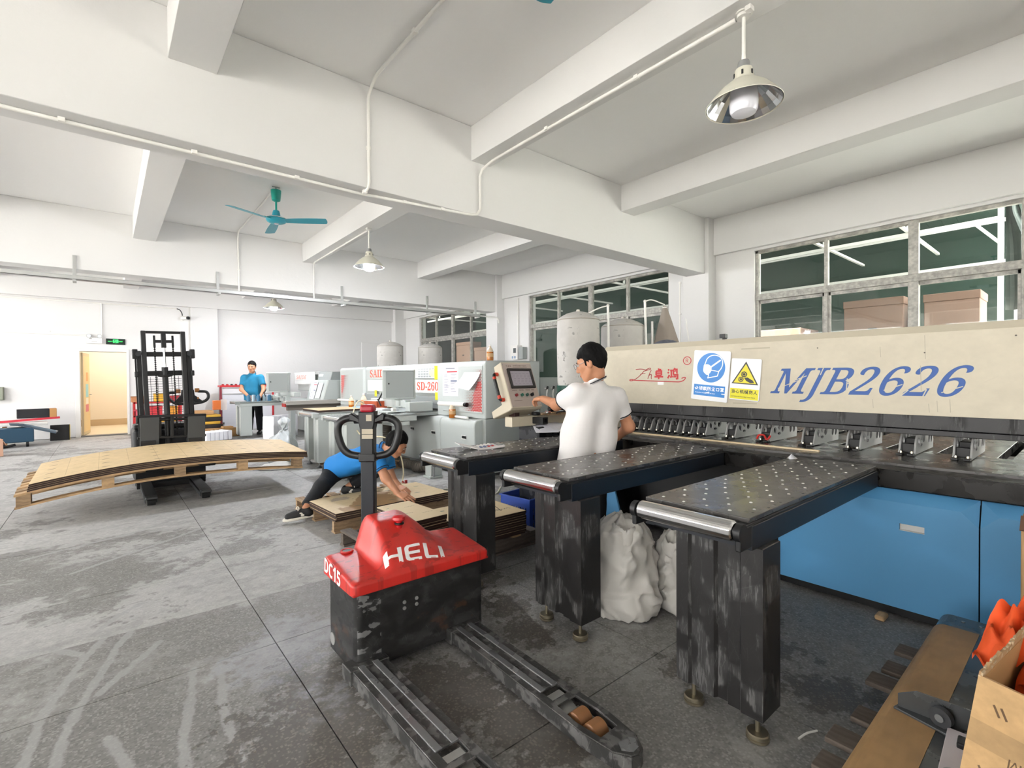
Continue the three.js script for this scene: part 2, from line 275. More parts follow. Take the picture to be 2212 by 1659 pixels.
// window wall with four openings
const WIN = [[-3.6, 0.46], [-9.12, -5.17], [-14.63, -10.75]], GATE = [2.4, 5.6], SILL = 1.05, HEAD = 3.42;
{
  const g = [b2(XW, XW + 0.24, -0.3, SILL, ZB - 0.24, GATE[0]), b2(XW, XW + 0.24, -0.3, SILL, GATE[1], ZF + 0.24), b2(XW, XW + 0.24, HEAD, YC, ZB - 0.24, ZF + 0.24)];   // the last opening is a loading gate down to the floor, outside the frame
  const edges = [...WIN, GATE].slice().sort((a, b) => a[0] - b[0]); let z = ZB - 0.24;
  for (const [a, b] of edges) { g.push(b2(XW, XW + 0.24, SILL, HEAD, z, a)); z = b; }
  g.push(b2(XW, XW + 0.24, SILL, HEAD, z, ZF + 0.24));
  struct('wall_right', g, mats.plaster);
  for (const [z0, z1] of [[-4.25, 1.13], [-10.08, -4.73], [ZB, -10.56], [1.62, ZF]]) struct('trim_3', b2(8.07, XW, 3.46, YC, z0, z1, 0.004), mats.plaster);
}
const windowGlass = new THREE.MeshPhysicalMaterial({ color: 0xf2f6f4, transmission: 1, thickness: 0, roughness: 0.02, ior: 1.5, specularIntensity: 1 });
const tAlu = dataTex(256, (x, y, i) => { const v = 0.40 + 0.16 * smp(N512, x / 256, y / 256) + 0.1 * smp(N512b, x / 256, y / 256); return [s8(v), s8(v * 0.97), s8(v * 0.88)]; }, true, 2.5);
const frameMat = std(0xffffff, 0.55, 0.25, { map: tAlu });
WIN.forEach(([za, zb], wi) => {
  const w = new THREE.Group(); w.name = 'window_' + (wi + 1); w.userData.kind = 'structure'; scene.add(w);
  const n = 4, xF = XW + 0.05, d = 0.07, ty0 = 2.61, ty1 = 2.71;
  M('frame', [b2(xF, xF + d, SILL, SILL + 0.05, za, zb, 0.004), b2(xF, xF + d, HEAD - 0.045, HEAD, za, zb, 0.004), b2(xF, xF + d, SILL, HEAD, za, za + 0.045, 0.004), b2(xF, xF + d, SILL, HEAD, zb - 0.045, zb, 0.004)], frameMat, w);
  M('transom', b2(xF - 0.01, xF + d, ty0, ty1, za, zb, 0.006), frameMat, w);
  for (let k = 0; k < n; k++) {
    const z0 = za + (zb - za) * k / n, z1 = za + (zb - za) * (k + 1) / n;
    if (k) { const wide = k === 2 ? 0.055 : 0.025; M('mullion', b2(xF - 0.005, xF + d, SILL, HEAD, z0 - wide, z0 + wide, 0.005), frameMat, w); }
    M('pane', b2(xF + 0.03, xF + 0.034, ty1, HEAD - 0.04, z0 + 0.03, z1 - 0.03), windowGlass, w);
    const off = k % 2 ? 0.012 : 0.04, s = M('sash', [b2(xF + off, xF + off + 0.022, SILL + 0.05, ty0, z0 + 0.025, z0 + 0.06, 0.003), b2(xF + off, xF + off + 0.022, SILL + 0.05, ty0, z1 - 0.06, z1 - 0.025, 0.003), b2(xF + off, xF + off + 0.022, SILL + 0.05, SILL + 0.11, z0 + 0.03, z1 - 0.03, 0.003), b2(xF + off, xF + off + 0.022, ty0 - 0.05, ty0, z0 + 0.03, z1 - 0.03, 0.003)], frameMat, w);
    M('pane', b2(xF + off + 0.009, xF + off + 0.013, SILL + 0.09, ty0 - 0.04, z0 + 0.05, z1 - 0.05), windowGlass, s);
  }
});
// back wall with the door opening, left wall and the wall behind the camera with their openings
const DX0 = -0.47, DX1 = 0.43, DH = 2.1;
struct('wall_back', [b2(XL - 0.24, DX0, -0.3, YC, ZB - 0.24, ZB), b2(DX1, XW + 0.24, -0.3, YC, ZB - 0.24, ZB), b2(DX0, DX1, DH, YC, ZB - 0.24, ZB), b2(DX0, DX1, -0.3, 0.0, ZB - 0.24, ZB)], mats.plaster);
{
  const g = [b2(XL - 0.24, XL, -0.3, 0.9, ZB - 0.24, ZF + 0.24), b2(XL - 0.24, XL, 3.4, YC, ZB - 0.24, ZF + 0.24)]; let z = ZB - 0.24;
  for (const [a, b] of [[-15.2, -11], [-9.7, -5.1], [-3.9, 0.8], [2.2, 6.4]]) { g.push(b2(XL - 0.24, XL, 0.9, 3.4, z, a)); z = b; }
  g.push(b2(XL - 0.24, XL, 0.9, 3.4, z, ZF + 0.24)); struct('wall_left', g, mats.plaster);
}
struct('wall_front', [b2(XL - 0.24, -6, -0.3, YC, ZF, ZF + 0.24), b2(-2, 5, -0.3, YC, ZF, ZF + 0.24), b2(5, XW + 0.24, -0.3, YC, ZF, ZF + 0.24), b2(-6, -2, 3.1, YC, ZF, ZF + 0.24), b2(-6, -2, -0.3, 1.4, ZF, ZF + 0.24)], mats.plaster);
// ground outside
struct('ground', b2(-40, 45, -0.4, -0.3, -45, 40), std(0xb6b6b4, 0.9));
// ---------------------------------------------------------------- outside the windows: a lean-to with a green awning, boxes under it, a tiled facade beyond
{
  const green = std(0x16352a, 0.7), Z0 = -16.6, Z1 = -0.75;
  const t = T('awning', 'dark green corrugated awning on white steel frame outside the windows', 'awning', [0, 0, 0]);
  const roof = []; const pitch = 0.2;
  for (let z = Z0; z < Z1; z += pitch) { const g = bar([8.45, 4.5, z + pitch / 2], [11.9, 4.05, z + pitch / 2], pitch * 0.98, 0.012, [0, 1, 0]); M('roof_panel', g, green, t); M('roof_rib', bar([8.45, 4.52, z], [11.9, 4.07, z], 0.05, 0.03), green, t); }
  M('back_sheet', [b2(11.85, 11.87, -0.3, 4.1, Z0, Z1)], green, t);
  for (const [x, y] of [[9.6, 3.56], [10.6, 3.75], [11.7, 3.3]]) M('rail', b2(x - 0.025, x + 0.025, y - 0.025, y + 0.025, Z0, Z1 - 0.1), mats.whitePaint, t);
  for (const z of [-15.7, -13.6, -11.5, -9.4, -7.3, -5.2, -3.05, -1.9]) { M('hanger', b2(9.58, 9.62, 3.57, 4.36, z - 0.02, z + 0.02), mats.whitePaint, t); M('cross_rail', bar([8.5, 3.6, z], [11.8, 3.6, z], 0.04, 0.04), mats.whitePaint, t); }
  M('post', b2(9.57, 9.63, -0.3, 4.35, Z1 - 0.16, Z1 - 0.1), mats.whitePaint, t); M('post', b2(11.67, 11.73, -0.3, 4.05, Z1 - 0.16, Z1 - 0.1), mats.whitePaint, t);
  M('brace', bar([9.6, 3.54, -1.15], [9.6, 3.2, -0.88], 0.04, 0.04), mats.whitePaint, t);
  const flap = new THREE.PlaneGeometry(1, 1, 10, 14).toNonIndexed(), p = flap.attributes.position;
  for (let i = 0; i < p.count; i++) { const u = p.getX(i) + 0.5, v = p.getY(i) + 0.5; p.setXYZ(i, 9.9 + 0.08 * Math.sin(u * 9), 2.3 + v * 2.1, -0.86 + u * (0.30 + 0.16 * Math.sin(v * 7) + 0.1 * n3(v * 4, 1, 2))); }
  flap.deleteAttribute('normal'); M('end_curtain', b2(9.0, 11.9, -0.3, 4.3, Z0, Z0 + 0.02), std(0x1d2421, 0.7), t);
  M('end_sheet', flap, std(0x39423e, 0.6, 0, { side: THREE.DoubleSide }), t);
  const boxMat = std(0x86695a, 0.85), holeMat = std(0x231c16, 0.9);
  const cartons = [[9.95, -2.36, 2.62, 0.7, 0.8], [9.95, -1.4, 2.6, 0.7, 0.62], [9.5, -3.6, 2.2, 0.8, 0.7], [10.3, -5.6, 2.3, 0.9, 0.9], [10.3, -6.8, 2.1, 0.9, 0.9], [10.4, -8.3, 2.2, 0.9, 0.9], [10.75, -15.5, 2.75, 0.5, 0.95], [10.75, -14.3, 2.5, 0.5, 0.95]];
  const where = ['under the awning, seen through the middle pane nearest the machine lettering', 'under the awning, nearest the bright open end', 'under the awning, next to the window edge by the column', 'behind the pair of dust bags, under the awning', 'second one behind the white dust bags', 'seen through the window left of the big white dust bag', 'seen through the far window above the grey saw, its taller end', 'seen through the far window, beside the column'];
  cartons.forEach(([x, z, top, dx, dz], i) => {
    const c = T('cardboard_carton', 'brown carton stack ' + where[i], 'carton', [x, -0.3, z], 0, 'cartons stacked outside the windows');
    M('carton_body', b2(-dx / 2, dx / 2, 0, top + 0.18, -dz / 2, dz / 2, 0.01), boxMat, c);
    M('lid', b2(-dx / 2 - 0.01, dx / 2 + 0.01, top + 0.18, top + 0.3, -dz / 2 - 0.01, dz / 2 + 0.01, 0.01), boxMat, c);
    M('hand_hole', b2(-dx / 2 - 0.004, -dx / 2 + 0.01, top - 0.22, top - 0.17, -0.06, 0.06, 0.004), holeMat, c);
  });
  // facade across the yard: small pale wall tiles, far away
  const tTile = dataTex(256, (x, y) => { const jx = x % 16 < 1 || y % 16 < 1, d = H3(x >> 4, y >> 4, 3); const v = jx ? 0.55 : d > 0.86 ? 0.32 : 0.74; return [s8(v), s8(v * 0.985), s8(v * 0.95)]; }, true, 0.7);
  const f = T('tiled_facade', 'pale mosaic tiled facade of the building across the yard', 'building', [19, -0.3, 0]);
  M('wall', b2(0, 0.4, 0, 11, -34, 16), std(0xffffff, 0.6, 0, { map: tTile }), f);
  M('band', b2(-0.03, 0, 3.9, 4.3, -34, 16), std(0xb9c6d0, 0.6), f);
  for (let z = -30; z < 14; z += 5.5) { const w = M('window', b2(-0.02, 0.02, 5.2, 7, z, z + 2), std(0x5d6c73, 0.15), f); M('frame', [b2(-0.05, 0, 5.15, 5.2, z - 0.05, z + 2.05), b2(-0.05, 0, 7, 7.05, z - 0.05, z + 2.05), b2(-0.05, 0, 5.2, 7, z + 0.97, z + 1.03)], mats.alu, w); }
}
// ---------------------------------------------------------------- doorway and the room behind it
{
  const beige = std(0xe6dccb, 0.85), tan = std(0xc0a987, 0.7);
  struct('room_floor', b2(-3.2, 3.4, -0.3, 0.01, -19.8, ZB), std(0xd8ccb4, 0.5));
  struct('room_wall', [b2(-3.2, 3.4, 0, 2.9, -19.8, -19.5), b2(-3.4, -3.2, 0, 2.9, -19.8, ZB - 0.24), b2(3.4, 3.6, 0, 2.9, -19.8, ZB - 0.24)], beige);
  struct('room_ceiling', b2(-3.4, 3.6, 2.9, 3.1, -19.8, ZB - 0.24), mats.ceil);
  struct('baseboard_back', b2(-3.2, 3.4, 0.01, 0.2, -19.5, -19.48, 0.004), tan);
  const d = new THREE.Group(); d.name = 'door_1'; d.userData.kind = 'structure'; scene.add(d);
  M('door_frame', [b2(DX0 - 0.09, DX0, 0, DH + 0.07, ZB - 0.1, ZB + 0.03, 0.006), b2(DX1, DX1 + 0.05, 0, DH + 0.07, ZB - 0.1, ZB + 0.03, 0.006), b2(DX0 - 0.09, DX1 + 0.05, DH, DH + 0.07, ZB - 0.1, ZB + 0.031, 0.006)], mats.whitePaint, d);
  M('threshold', b2(DX0, DX1, 0, 0.025, ZB - 0.24, ZB + 0.02, 0.005), mats.midGrey, d);
  const poster = canvasTex(256, 512, (x, w, h) => { x.fillStyle = '#e8cf9a'; x.fillRect(0, 0, w, h); x.fillStyle = '#9fd4d8'; x.fillRect(90, 190, 110, 90); x.fillStyle = '#e9a46c'; x.fillRect(110, 110, 80, 60); x.fillStyle = '#d97f86'; x.fillRect(80, 330, 120, 50); x.fillStyle = '#f2ead8'; x.fillRect(95, 285, 100, 40); });
  const leaf = new THREE.Group(); leaf.name = 'leaf'; leaf.position.set(DX0 + 0.03, 0, ZB - 0.2); leaf.rotation.y = Math.PI / 2 - 0.13; d.add(leaf);
  M('panel', b2(0, 0.86, 0.03, DH - 0.02, -0.02, 0.02, 0.003), std(0xd2bf98, 0.5), leaf);
  M('poster', at(new THREE.PlaneGeometry(0.8, 1.9).rotateX(0), 0.43, 1.05, 0.022), std(0xffffff, 0.6, 0, { map: poster }), leaf, { keepUV: true });
  M('door_handle', [rod([0.78, 1.02, 0.02], [0.78, 1.02, 0.07], 0.01), rod([0.78, 1.02, 0.07], [0.68, 1.02, 0.07], 0.009)], mats.steel, leaf);
  const l = T('ceiling_light', 'round glowing ceiling light in the warm room behind the doorway', 'light', [0.4, 2.9, -17.9]);
  M('base', cyl(0.16, 0.16, 0.03, 0, -0.015, 0), mats.whitePaint, l);
  M('diffuser', lathe([[0, -0.09], [0.1, -0.08], [0.145, -0.05], [0.15, -0.03]]), std(0xfff0dd, 0.4, 0, { emissive: 0xffdcb0, emissiveIntensity: 6 }), l);
  const pl = new THREE.PointLight(0xfff0de, 5.5, 0, 2); pl.position.set(0.4, 2.72, -17.9); pl.shadow.radius = 6; pl.castShadow = true; scene.add(pl);
}
// ---------------------------------------------------------------- lamps
{
  const dark = std(0x17181a, 0.5), neck = std(0x8d8e8e, 0.5), shell = std(0xd9d6c6, 0.45), mirror = std(0xd9dadb, 0.13, 1, { flatShading: true, side: THREE.DoubleSide });
  const onBulb = std(0xffffff, 0.4, 0, { emissive: 0xf4f7ff, emissiveIntensity: 30 }), offBulb = new THREE.MeshPhysicalMaterial({ color: 0xe6e6ec, roughness: 0.28, clearcoat: 0.6, clearcoatRoughness: 0.1 });
  const lamp = (x, z, y, lit, label, group) => {
    const t = T('pendant_lamp', label, 'lamp', [x, y, z], 0, group);
    M('ceiling_box', [cyl(0.055, 0.05, 0.012, 0, -0.006, 0), cyl(0.04, 0.04, 0.02, 0, -0.02, 0), bx(0.05, 0.03, 0.04, -0.03, -0.015, 0.05, 0.004)], mats.whitePaint, t);
    M('rod', [rod([0, -0.02, 0], [0, -0.30, 0], 0.011), cyl(0.015, 0.012, 0.05, 0, -0.29, 0)], mats.pvc, t);
    M('neck', lathe([[0, -0.305], [0.032, -0.31], [0.037, -0.325], [0.040, -0.365], [0, -0.37]]), neck, t);
    const h = M('housing', lathe([[0.041, -0.355], [0.052, -0.362], [0.058, -0.40], [0.064, -0.432], [0.068, -0.436]]), shell, t);
    for (let k = 0; k < 6; k++) { const a = k * Math.PI / 3 + 0.3; M('vent', bx(0.006, 0.03, 0.012, 0.0605, 0, 0, 0.002).rotateY(a).translate(0, -0.402, 0), dark, h); }
    M('shade', lathe([[0.068, -0.434], [0.10, -0.455], [0.15, -0.495], [0.20, -0.55], [0.224, -0.583], [0.230, -0.588], [0.228, -0.592]], 0, 0, 0, 48), shell, t);
    M('reflector', toCreasedNormals(lathe([[0.07, -0.442], [0.10, -0.463], [0.147, -0.502], [0.196, -0.556], [0.222, -0.587]], 0, 0, 0, 26), 0.1), mirror, t);
    const fins = []; for (let k = 0; k < 28; k++) fins.push(bx(0.018, 0.045, 0.004, 0.07, -0.475, 0).rotateY(k * Math.PI / 14));
    M('heat_sink', [cyl(0.062, 0.062, 0.05, 0, -0.465, 0), ...fins], neck, t);
    M('bulb', lathe([[0, -0.655], [0.045, -0.652], [0.072, -0.64], [0.083, -0.62], [0.086, -0.58], [0.084, -0.53], [0.08, -0.497], [0, -0.495]], 0, 0, 0, 36), lit ? onBulb : offBulb, t);
    if (lit) { const p = new THREE.PointLight(0xf6f8ff, LAMP_CD, 0, 2); p.position.set(x, y - 0.618, z); p.shadow.radius = 4; p.castShadow = true; scene.add(p); }
  };
  lamp(3.18, -1.47, 3.71, false, 'unlit pendant lamp with mirrored shade hanging above the tables');
  lamp(3.18, -7.27, 3.71, true, 'glowing pendant lamp hanging beside the turquoise fan in the middle bay');
  lamp(3.18, -12.85, 3.71, true, 'glowing pendant lamp over the worker, below the cable tray');
  lamp(-4.64, -7.3, 3.71, true, 'glowing pendant lamp in the middle bay, far from the windows'); lamp(-4.64, -13, 3.71, true, 'glowing pendant lamp in the far bay, far from the windows');
}
// ---------------------------------------------------------------- ceiling fans
{
  const teal = std(0x1d9c8b, 0.32), tealB = std(0x2a93a6, 0.4), cap = std(0xd6d7d8, 0.2, 0.9);
  const fan = (x, z, a0, label) => {
    const t = T('ceiling_fan', label, 'fan', [x, YC, z]);
    M('mount', [rod([-0.05, -0.005, 0], [0.05, -0.005, 0], 0.008), rod([0, 0, 0], [0, -0.06, 0], 0.01)], mats.zinc, t);
    M('canopy', lathe([[0, -0.05], [0.068, -0.05], [0.066, -0.1], [0.056, -0.19], [0.03, -0.205], [0, -0.206]]), teal, t);
    M('rod', rod([0, -0.2, 0], [0, -0.36, 0], 0.013), teal, t);
    M('motor', lathe([[0, -0.33], [0.04, -0.335], [0.05, -0.37], [0.055, -0.415], [0.1, -0.425], [0.128, -0.445], [0.135, -0.465], [0.12, -0.49], [0.075, -0.51], [0.04, -0.515], [0, -0.516]], 0, 0, 0, 40), tealB, t);
    M('trim_ring', new THREE.TorusGeometry(0.128, 0.007, 8, 40).rotateX(Math.PI / 2).translate(0, -0.445, 0), cap, t);
    M('cap', lathe([[0, -0.522], [0.028, -0.52], [0.034, -0.513], [0, -0.51]]), cap, t);
    for (let k = 0; k < 3; k++) {
      const s = new THREE.Shape(); s.moveTo(0.12, -0.055); s.quadraticCurveTo(0.4, -0.085, 0.67, -0.08); s.quadraticCurveTo(0.715, -0.03, 0.70, 0.06); s.quadraticCurveTo(0.4, 0.075, 0.12, 0.05); s.closePath();
      const g = ext(s, 0.004, 0.001).rotateX(Math.PI / 2 - 0.21).rotateY(a0 + k * Math.PI * 2 / 3).translate(0, -0.47, 0);
      const b = M('blade', g, tealB, t); M('blade_arm', bx(0.1, 0.008, 0.03, 0.14, -0.463, 0, 0.003).rotateY(a0 + k * Math.PI * 2 / 3), teal, b);
    }
  };
  fan(1.878, -7.4, Math.atan2(-0.48, 0.63), 'turquoise ceiling fan hanging from the ceiling of the middle bay');
  fan(1.878, -1.44, Math.atan2(0.69, 0.147), 'turquoise ceiling fan above the pallet truck, one blade tip showing');
}
// ---------------------------------------------------------------- conduits, cable tray
{
  const pipe = (label, runs, clips) => {
    const t = T('conduit', label, 'pipe', [0, 0, 0]);
    runs.forEach((pts) => {
      const path = new THREE.CurvePath(); const P = pts.map((p) => V(...p));
      let a = P[0];
      for (let i = 1; i < P.length; i++) { const last = i === P.length - 1, d = P[i].clone().sub(P[i - 1]).normalize(), end = last ? P[i] : P[i].clone().addScaledVector(d, -0.06); path.add(new THREE.LineCurve3(a, end)); if (!last) { const d2 = P[i + 1].clone().sub(P[i]).normalize(), nx = P[i].clone().addScaledVector(d2, 0.06); path.add(new THREE.QuadraticBezierCurve3(end, P[i], nx)); a = nx; } }
      M('pipe_run', new THREE.TubeGeometry(path, 30 * P.length, 0.0145, 8), mats.pvc, t);
    });
    for (const [x, y, z] of clips) M('clip', bx(0.04, 0.036, 0.04, x, y, z, 0.005), mats.pvc, t);
  };
  pipe('white conduit under the nearer cross beam, rising to the unlit lamp', [[[-8.9, 3.125, -4.45], [1.88, 3.125, -4.46], [3.05, 3.125, -4.30], [3.15, 3.16, -4.303], [3.15, 3.62, -4.303], [3.2, 3.694, -4.15], [3.18, 3.694, -1.52]]], [[-0.2, 3.13, -4.45], [0.55, 3.13, -4.45], [1.3, 3.13, -4.455], [2.3, 3.13, -4.41], [2.7, 3.13, -4.35], [3.19, 3.7, -3.3], [3.19, 3.7, -2.3]]);
  pipe('white conduit climbing the nearer cross beam to the near fan', [[[1.89, 3.125, -4.43], [1.89, 3.14, -4.305], [1.89, 3.98, -4.305], [1.878, 4.064, -4.1], [1.878, 4.064, -1.55]]], [[1.89, 3.5, -4.315], [1.89, 3.13, -4.4], [1.878, 4.066, -3.4]]);
  pipe('white conduit from the middle fan down the farther cross beam', [[[1.878, 4.064, -7.5], [1.89, 4.064, -9.95], [1.91, 3.95, -10.135], [1.92, 2.98, -10.135]]], [[1.915, 3.4, -10.14]]);
  pipe('white conduit from the middle glowing lamp down the farther cross beam', [[[3.18, 3.694, -7.32], [3.22, 3.694, -9.98], [3.26, 3.6, -10.135], [3.26, 2.98, -10.135]]], [[3.2, 3.7, -8.2], [3.21, 3.7, -9]]);
  pipe('white conduit along the back wall to the security camera', [[[-8.9, 3.3, ZB + 0.018], [1.5, 3.305, ZB + 0.018]], [[-0.045, 3.3, ZB + 0.018], [-0.045, 2.5, ZB + 0.018]]], [[-1, 3.3, ZB + 0.02], [0.9, 3.3, ZB + 0.02]]);
  pipe('white conduit along the back wall to the emergency light', [[[-8.9, 2.56, ZB + 0.018], [-0.3, 2.49, ZB + 0.018]]], [[-1, 2.555, ZB + 0.02]]);
  pipe('white conduit running down the column beside the dust bags', [[[7.885, 3.05, -4.78], [7.885, 0.9, -4.78]]], [[7.89, 3.05, -4.78], [7.89, 2.5, -4.78]]);
  const t = T('cable_tray', 'long shiny steel cable tray hung along the farther cross beam', 'cable tray', [0, 0, 0]);
  M('trough', [b2(-8.9, 7.3, 2.925, 2.932, -10.11, -10.0), b2(-8.9, 7.3, 2.925, 2.985, -10.11, -10.106), b2(-8.9, 7.3, 2.925, 2.985, -10.004, -10.0)], mats.zinc, t);
  M('lid', b2(-8.9, 7.3, 2.986, 2.992, -10.115, -9.996, 0.002), std(0xd4d5d4, 0.28, 0.85), t);
  for (const x of [-4.2, -2.26, -0.34, 1.58, 3.83, 5.85, 7.25]) { const h = M('hanger', b2(x - 0.022, x + 0.022, 2.89, 3.32, -10.148, -10.12, 0.002), mats.zinc, t); M('arm', b2(x - 0.02, x + 0.02, 2.895, 2.925, -10.14, -9.97, 0.002), mats.zinc, h); }
  M('elbow', tube([[7.2, 2.955, -10.05], [7.75, 2.955, -10.05], [7.83, 2.94, -10.02], [7.86, 2.88, -9.98], [7.87, 2.8, -9.97]], 0.02, 30, 8), mats.pvc, t);
}
// ---------------------------------------------------------------- signs and devices on the walls
// Chinese characters as strokes in a 0..100 box: arrays of polylines
const HAN = {
  zhuo: [[[50, 4], [50, 26]], [[50, 15], [74, 15]], [[26, 28], [26, 64]], [[26, 28], [76, 28], [76, 64]], [[26, 46], [76, 46]], [[26, 64], [76, 64]], [[10, 78], [92, 78]], [[50, 64], [50, 98]]],
  hong: [[[10, 14], [20, 24]], [[6, 38], [17, 47]], [[6, 92], [22, 62]], [[28, 24], [50, 24]], [[39, 24], [39, 78]], [[26, 82], [52, 76]], [[72, 4], [66, 14]], [[58, 16], [58, 62]], [[58, 16], [88, 16], [88, 44], [82, 42]], [[70, 26], [76, 34]], [[58, 62], [94, 62], [94, 94], [86, 96], [82, 90]], [[56, 78], [84, 78]]],
  bi: [[[12, 46], [6, 66]], [[26, 38], [26, 70], [34, 80], [74, 80], [80, 66]], [[44, 12], [54, 26]], [[82, 16], [60, 54], [14, 94]], [[82, 40], [92, 58]]],
  xu: [[[30, 8], [10, 26]], [[34, 28], [8, 52]], [[38, 50], [6, 90]], [[46, 12], [94, 12]], [[68, 12], [62, 26]], [[50, 28], [50, 72]], [[50, 28], [90, 28], [90, 72]], [[70, 36], [68, 62], [44, 94]], [[74, 74], [92, 94]]],
  dai: [[[8, 14], [52, 14]], [[30, 4], [30, 24]], [[4, 26], [94, 26]], [[12, 34], [48, 34], [48, 54], [12, 54], [12, 34]], [[30, 34], [30, 54]], [[12, 44], [48, 44]], [[8, 64], [54, 64]], [[4, 80], [56, 80]], [[22, 58], [22, 80]], [[40, 58], [40, 80]], [[20, 84], [10, 96]], [[42, 84], [52, 96]], [[66, 4], [74, 60], [94, 94], [96, 78]], [[90, 42], [58, 92]], [[82, 6], [92, 16]]],
  fang: [[[10, 8], [10, 96]], [[10, 10], [32, 10], [22, 36], [34, 56], [16, 62]], [[64, 4], [70, 16]], [[40, 24], [96, 24]], [[62, 24], [58, 60], [36, 94]], [[58, 48], [86, 48], [82, 90], [68, 88]]],
  chen: [[[50, 4], [50, 36]], [[28, 12], [10, 38]], [[72, 12], [92, 38]], [[22, 62], [80, 62]], [[50, 44], [50, 92]], [[6, 92], [95, 92]]],
  kou: [[[18, 18], [18, 88]], [[18, 18], [82, 18], [82, 88]], [[18, 82], [82, 82]]],
  zhao: [[[12, 8], [88, 8], [88, 28], [12, 28], [12, 8]], [[37, 8], [37, 28]], [[63, 8], [63, 28]], [[50, 30], [50, 46]], [[50, 38], [74, 38]], [[26, 46], [76, 46], [76, 72], [26, 72], [26, 46]], [[26, 59], [76, 59]], [[6, 82], [94, 82]], [[50, 72], [50, 98]]],
  dang: [[[50, 4], [50, 36]], [[20, 12], [32, 30]], [[80, 12], [68, 30]], [[14, 40], [84, 40], [84, 94]], [[20, 66], [84, 66]], [[12, 92], [84, 92]]],
  xin: [[[14, 48], [8, 72]], [[30, 36], [30, 76], [42, 88], [74, 88], [80, 70]], [[46, 12], [58, 32]], [[80, 36], [92, 60]]],
  ji: [[[4, 28], [46, 28]], [[26, 4], [26, 96]], [[25, 32], [6, 66]], [[28, 42], [42, 56]], [[56, 14], [56, 56], [44, 94]], [[56, 14], [80, 14], [80, 84], [94, 88], [96, 72]]],
  xie: [[[2, 28], [36, 28]], [[20, 4], [20, 96]], [[19, 32], [4, 64]], [[22, 40], [34, 54]], [[38, 24], [96, 24]], [[36, 54], [70, 54]], [[46, 38], [44, 78], [34, 92]], [[60, 38], [60, 90]], [[72, 4], [78, 66], [94, 94], [97, 76]], [[92, 44], [68, 90]], [[84, 6], [92, 16]]],
  shang: [[[30, 4], [6, 46]], [[20, 28], [20, 96]], [[52, 4], [36, 40]], [[48, 22], [94, 22]], [[38, 50], [88, 50], [82, 92], [66, 90]], [[64, 30], [58, 66], [34, 94]]],
  ren: [[[50, 8], [44, 48], [8, 94]], [[47, 42], [66, 72], [94, 94]]],
  an: [[[50, 2], [54, 12]], [[12, 18], [8, 36]], [[12, 20], [88, 20], [84, 34]], [[46, 34], [26, 66], [78, 94]], [[68, 44], [56, 74], [16, 96]], [[8, 54], [94, 54]]],
  quan: [[[50, 4], [8, 50]], [[50, 4], [94, 50]], [[26, 50], [76, 50]], [[26, 70], [74, 70]], [[50, 50], [50, 92]], [[10, 92], [92, 92]]],
  chu: [[[50, 4], [50, 92]], [[20, 16], [20, 46], [80, 46]], [[80, 16], [80, 46]], [[12, 56], [12, 92], [88, 92]], [[88, 56], [88, 92]]],
};
function han(x, name, px, py, size, lw, color) {
  x.strokeStyle = color; x.lineWidth = lw; x.lineCap = 'butt'; x.lineJoin = 'miter';
  for (const l of HAN[name]) { x.beginPath(); l.forEach((p, i) => { const a = px + p[0] * size / 100, b = py + p[1] * size / 100; i ? x.lineTo(a, b) : x.moveTo(a, b); }); x.stroke(); }
}
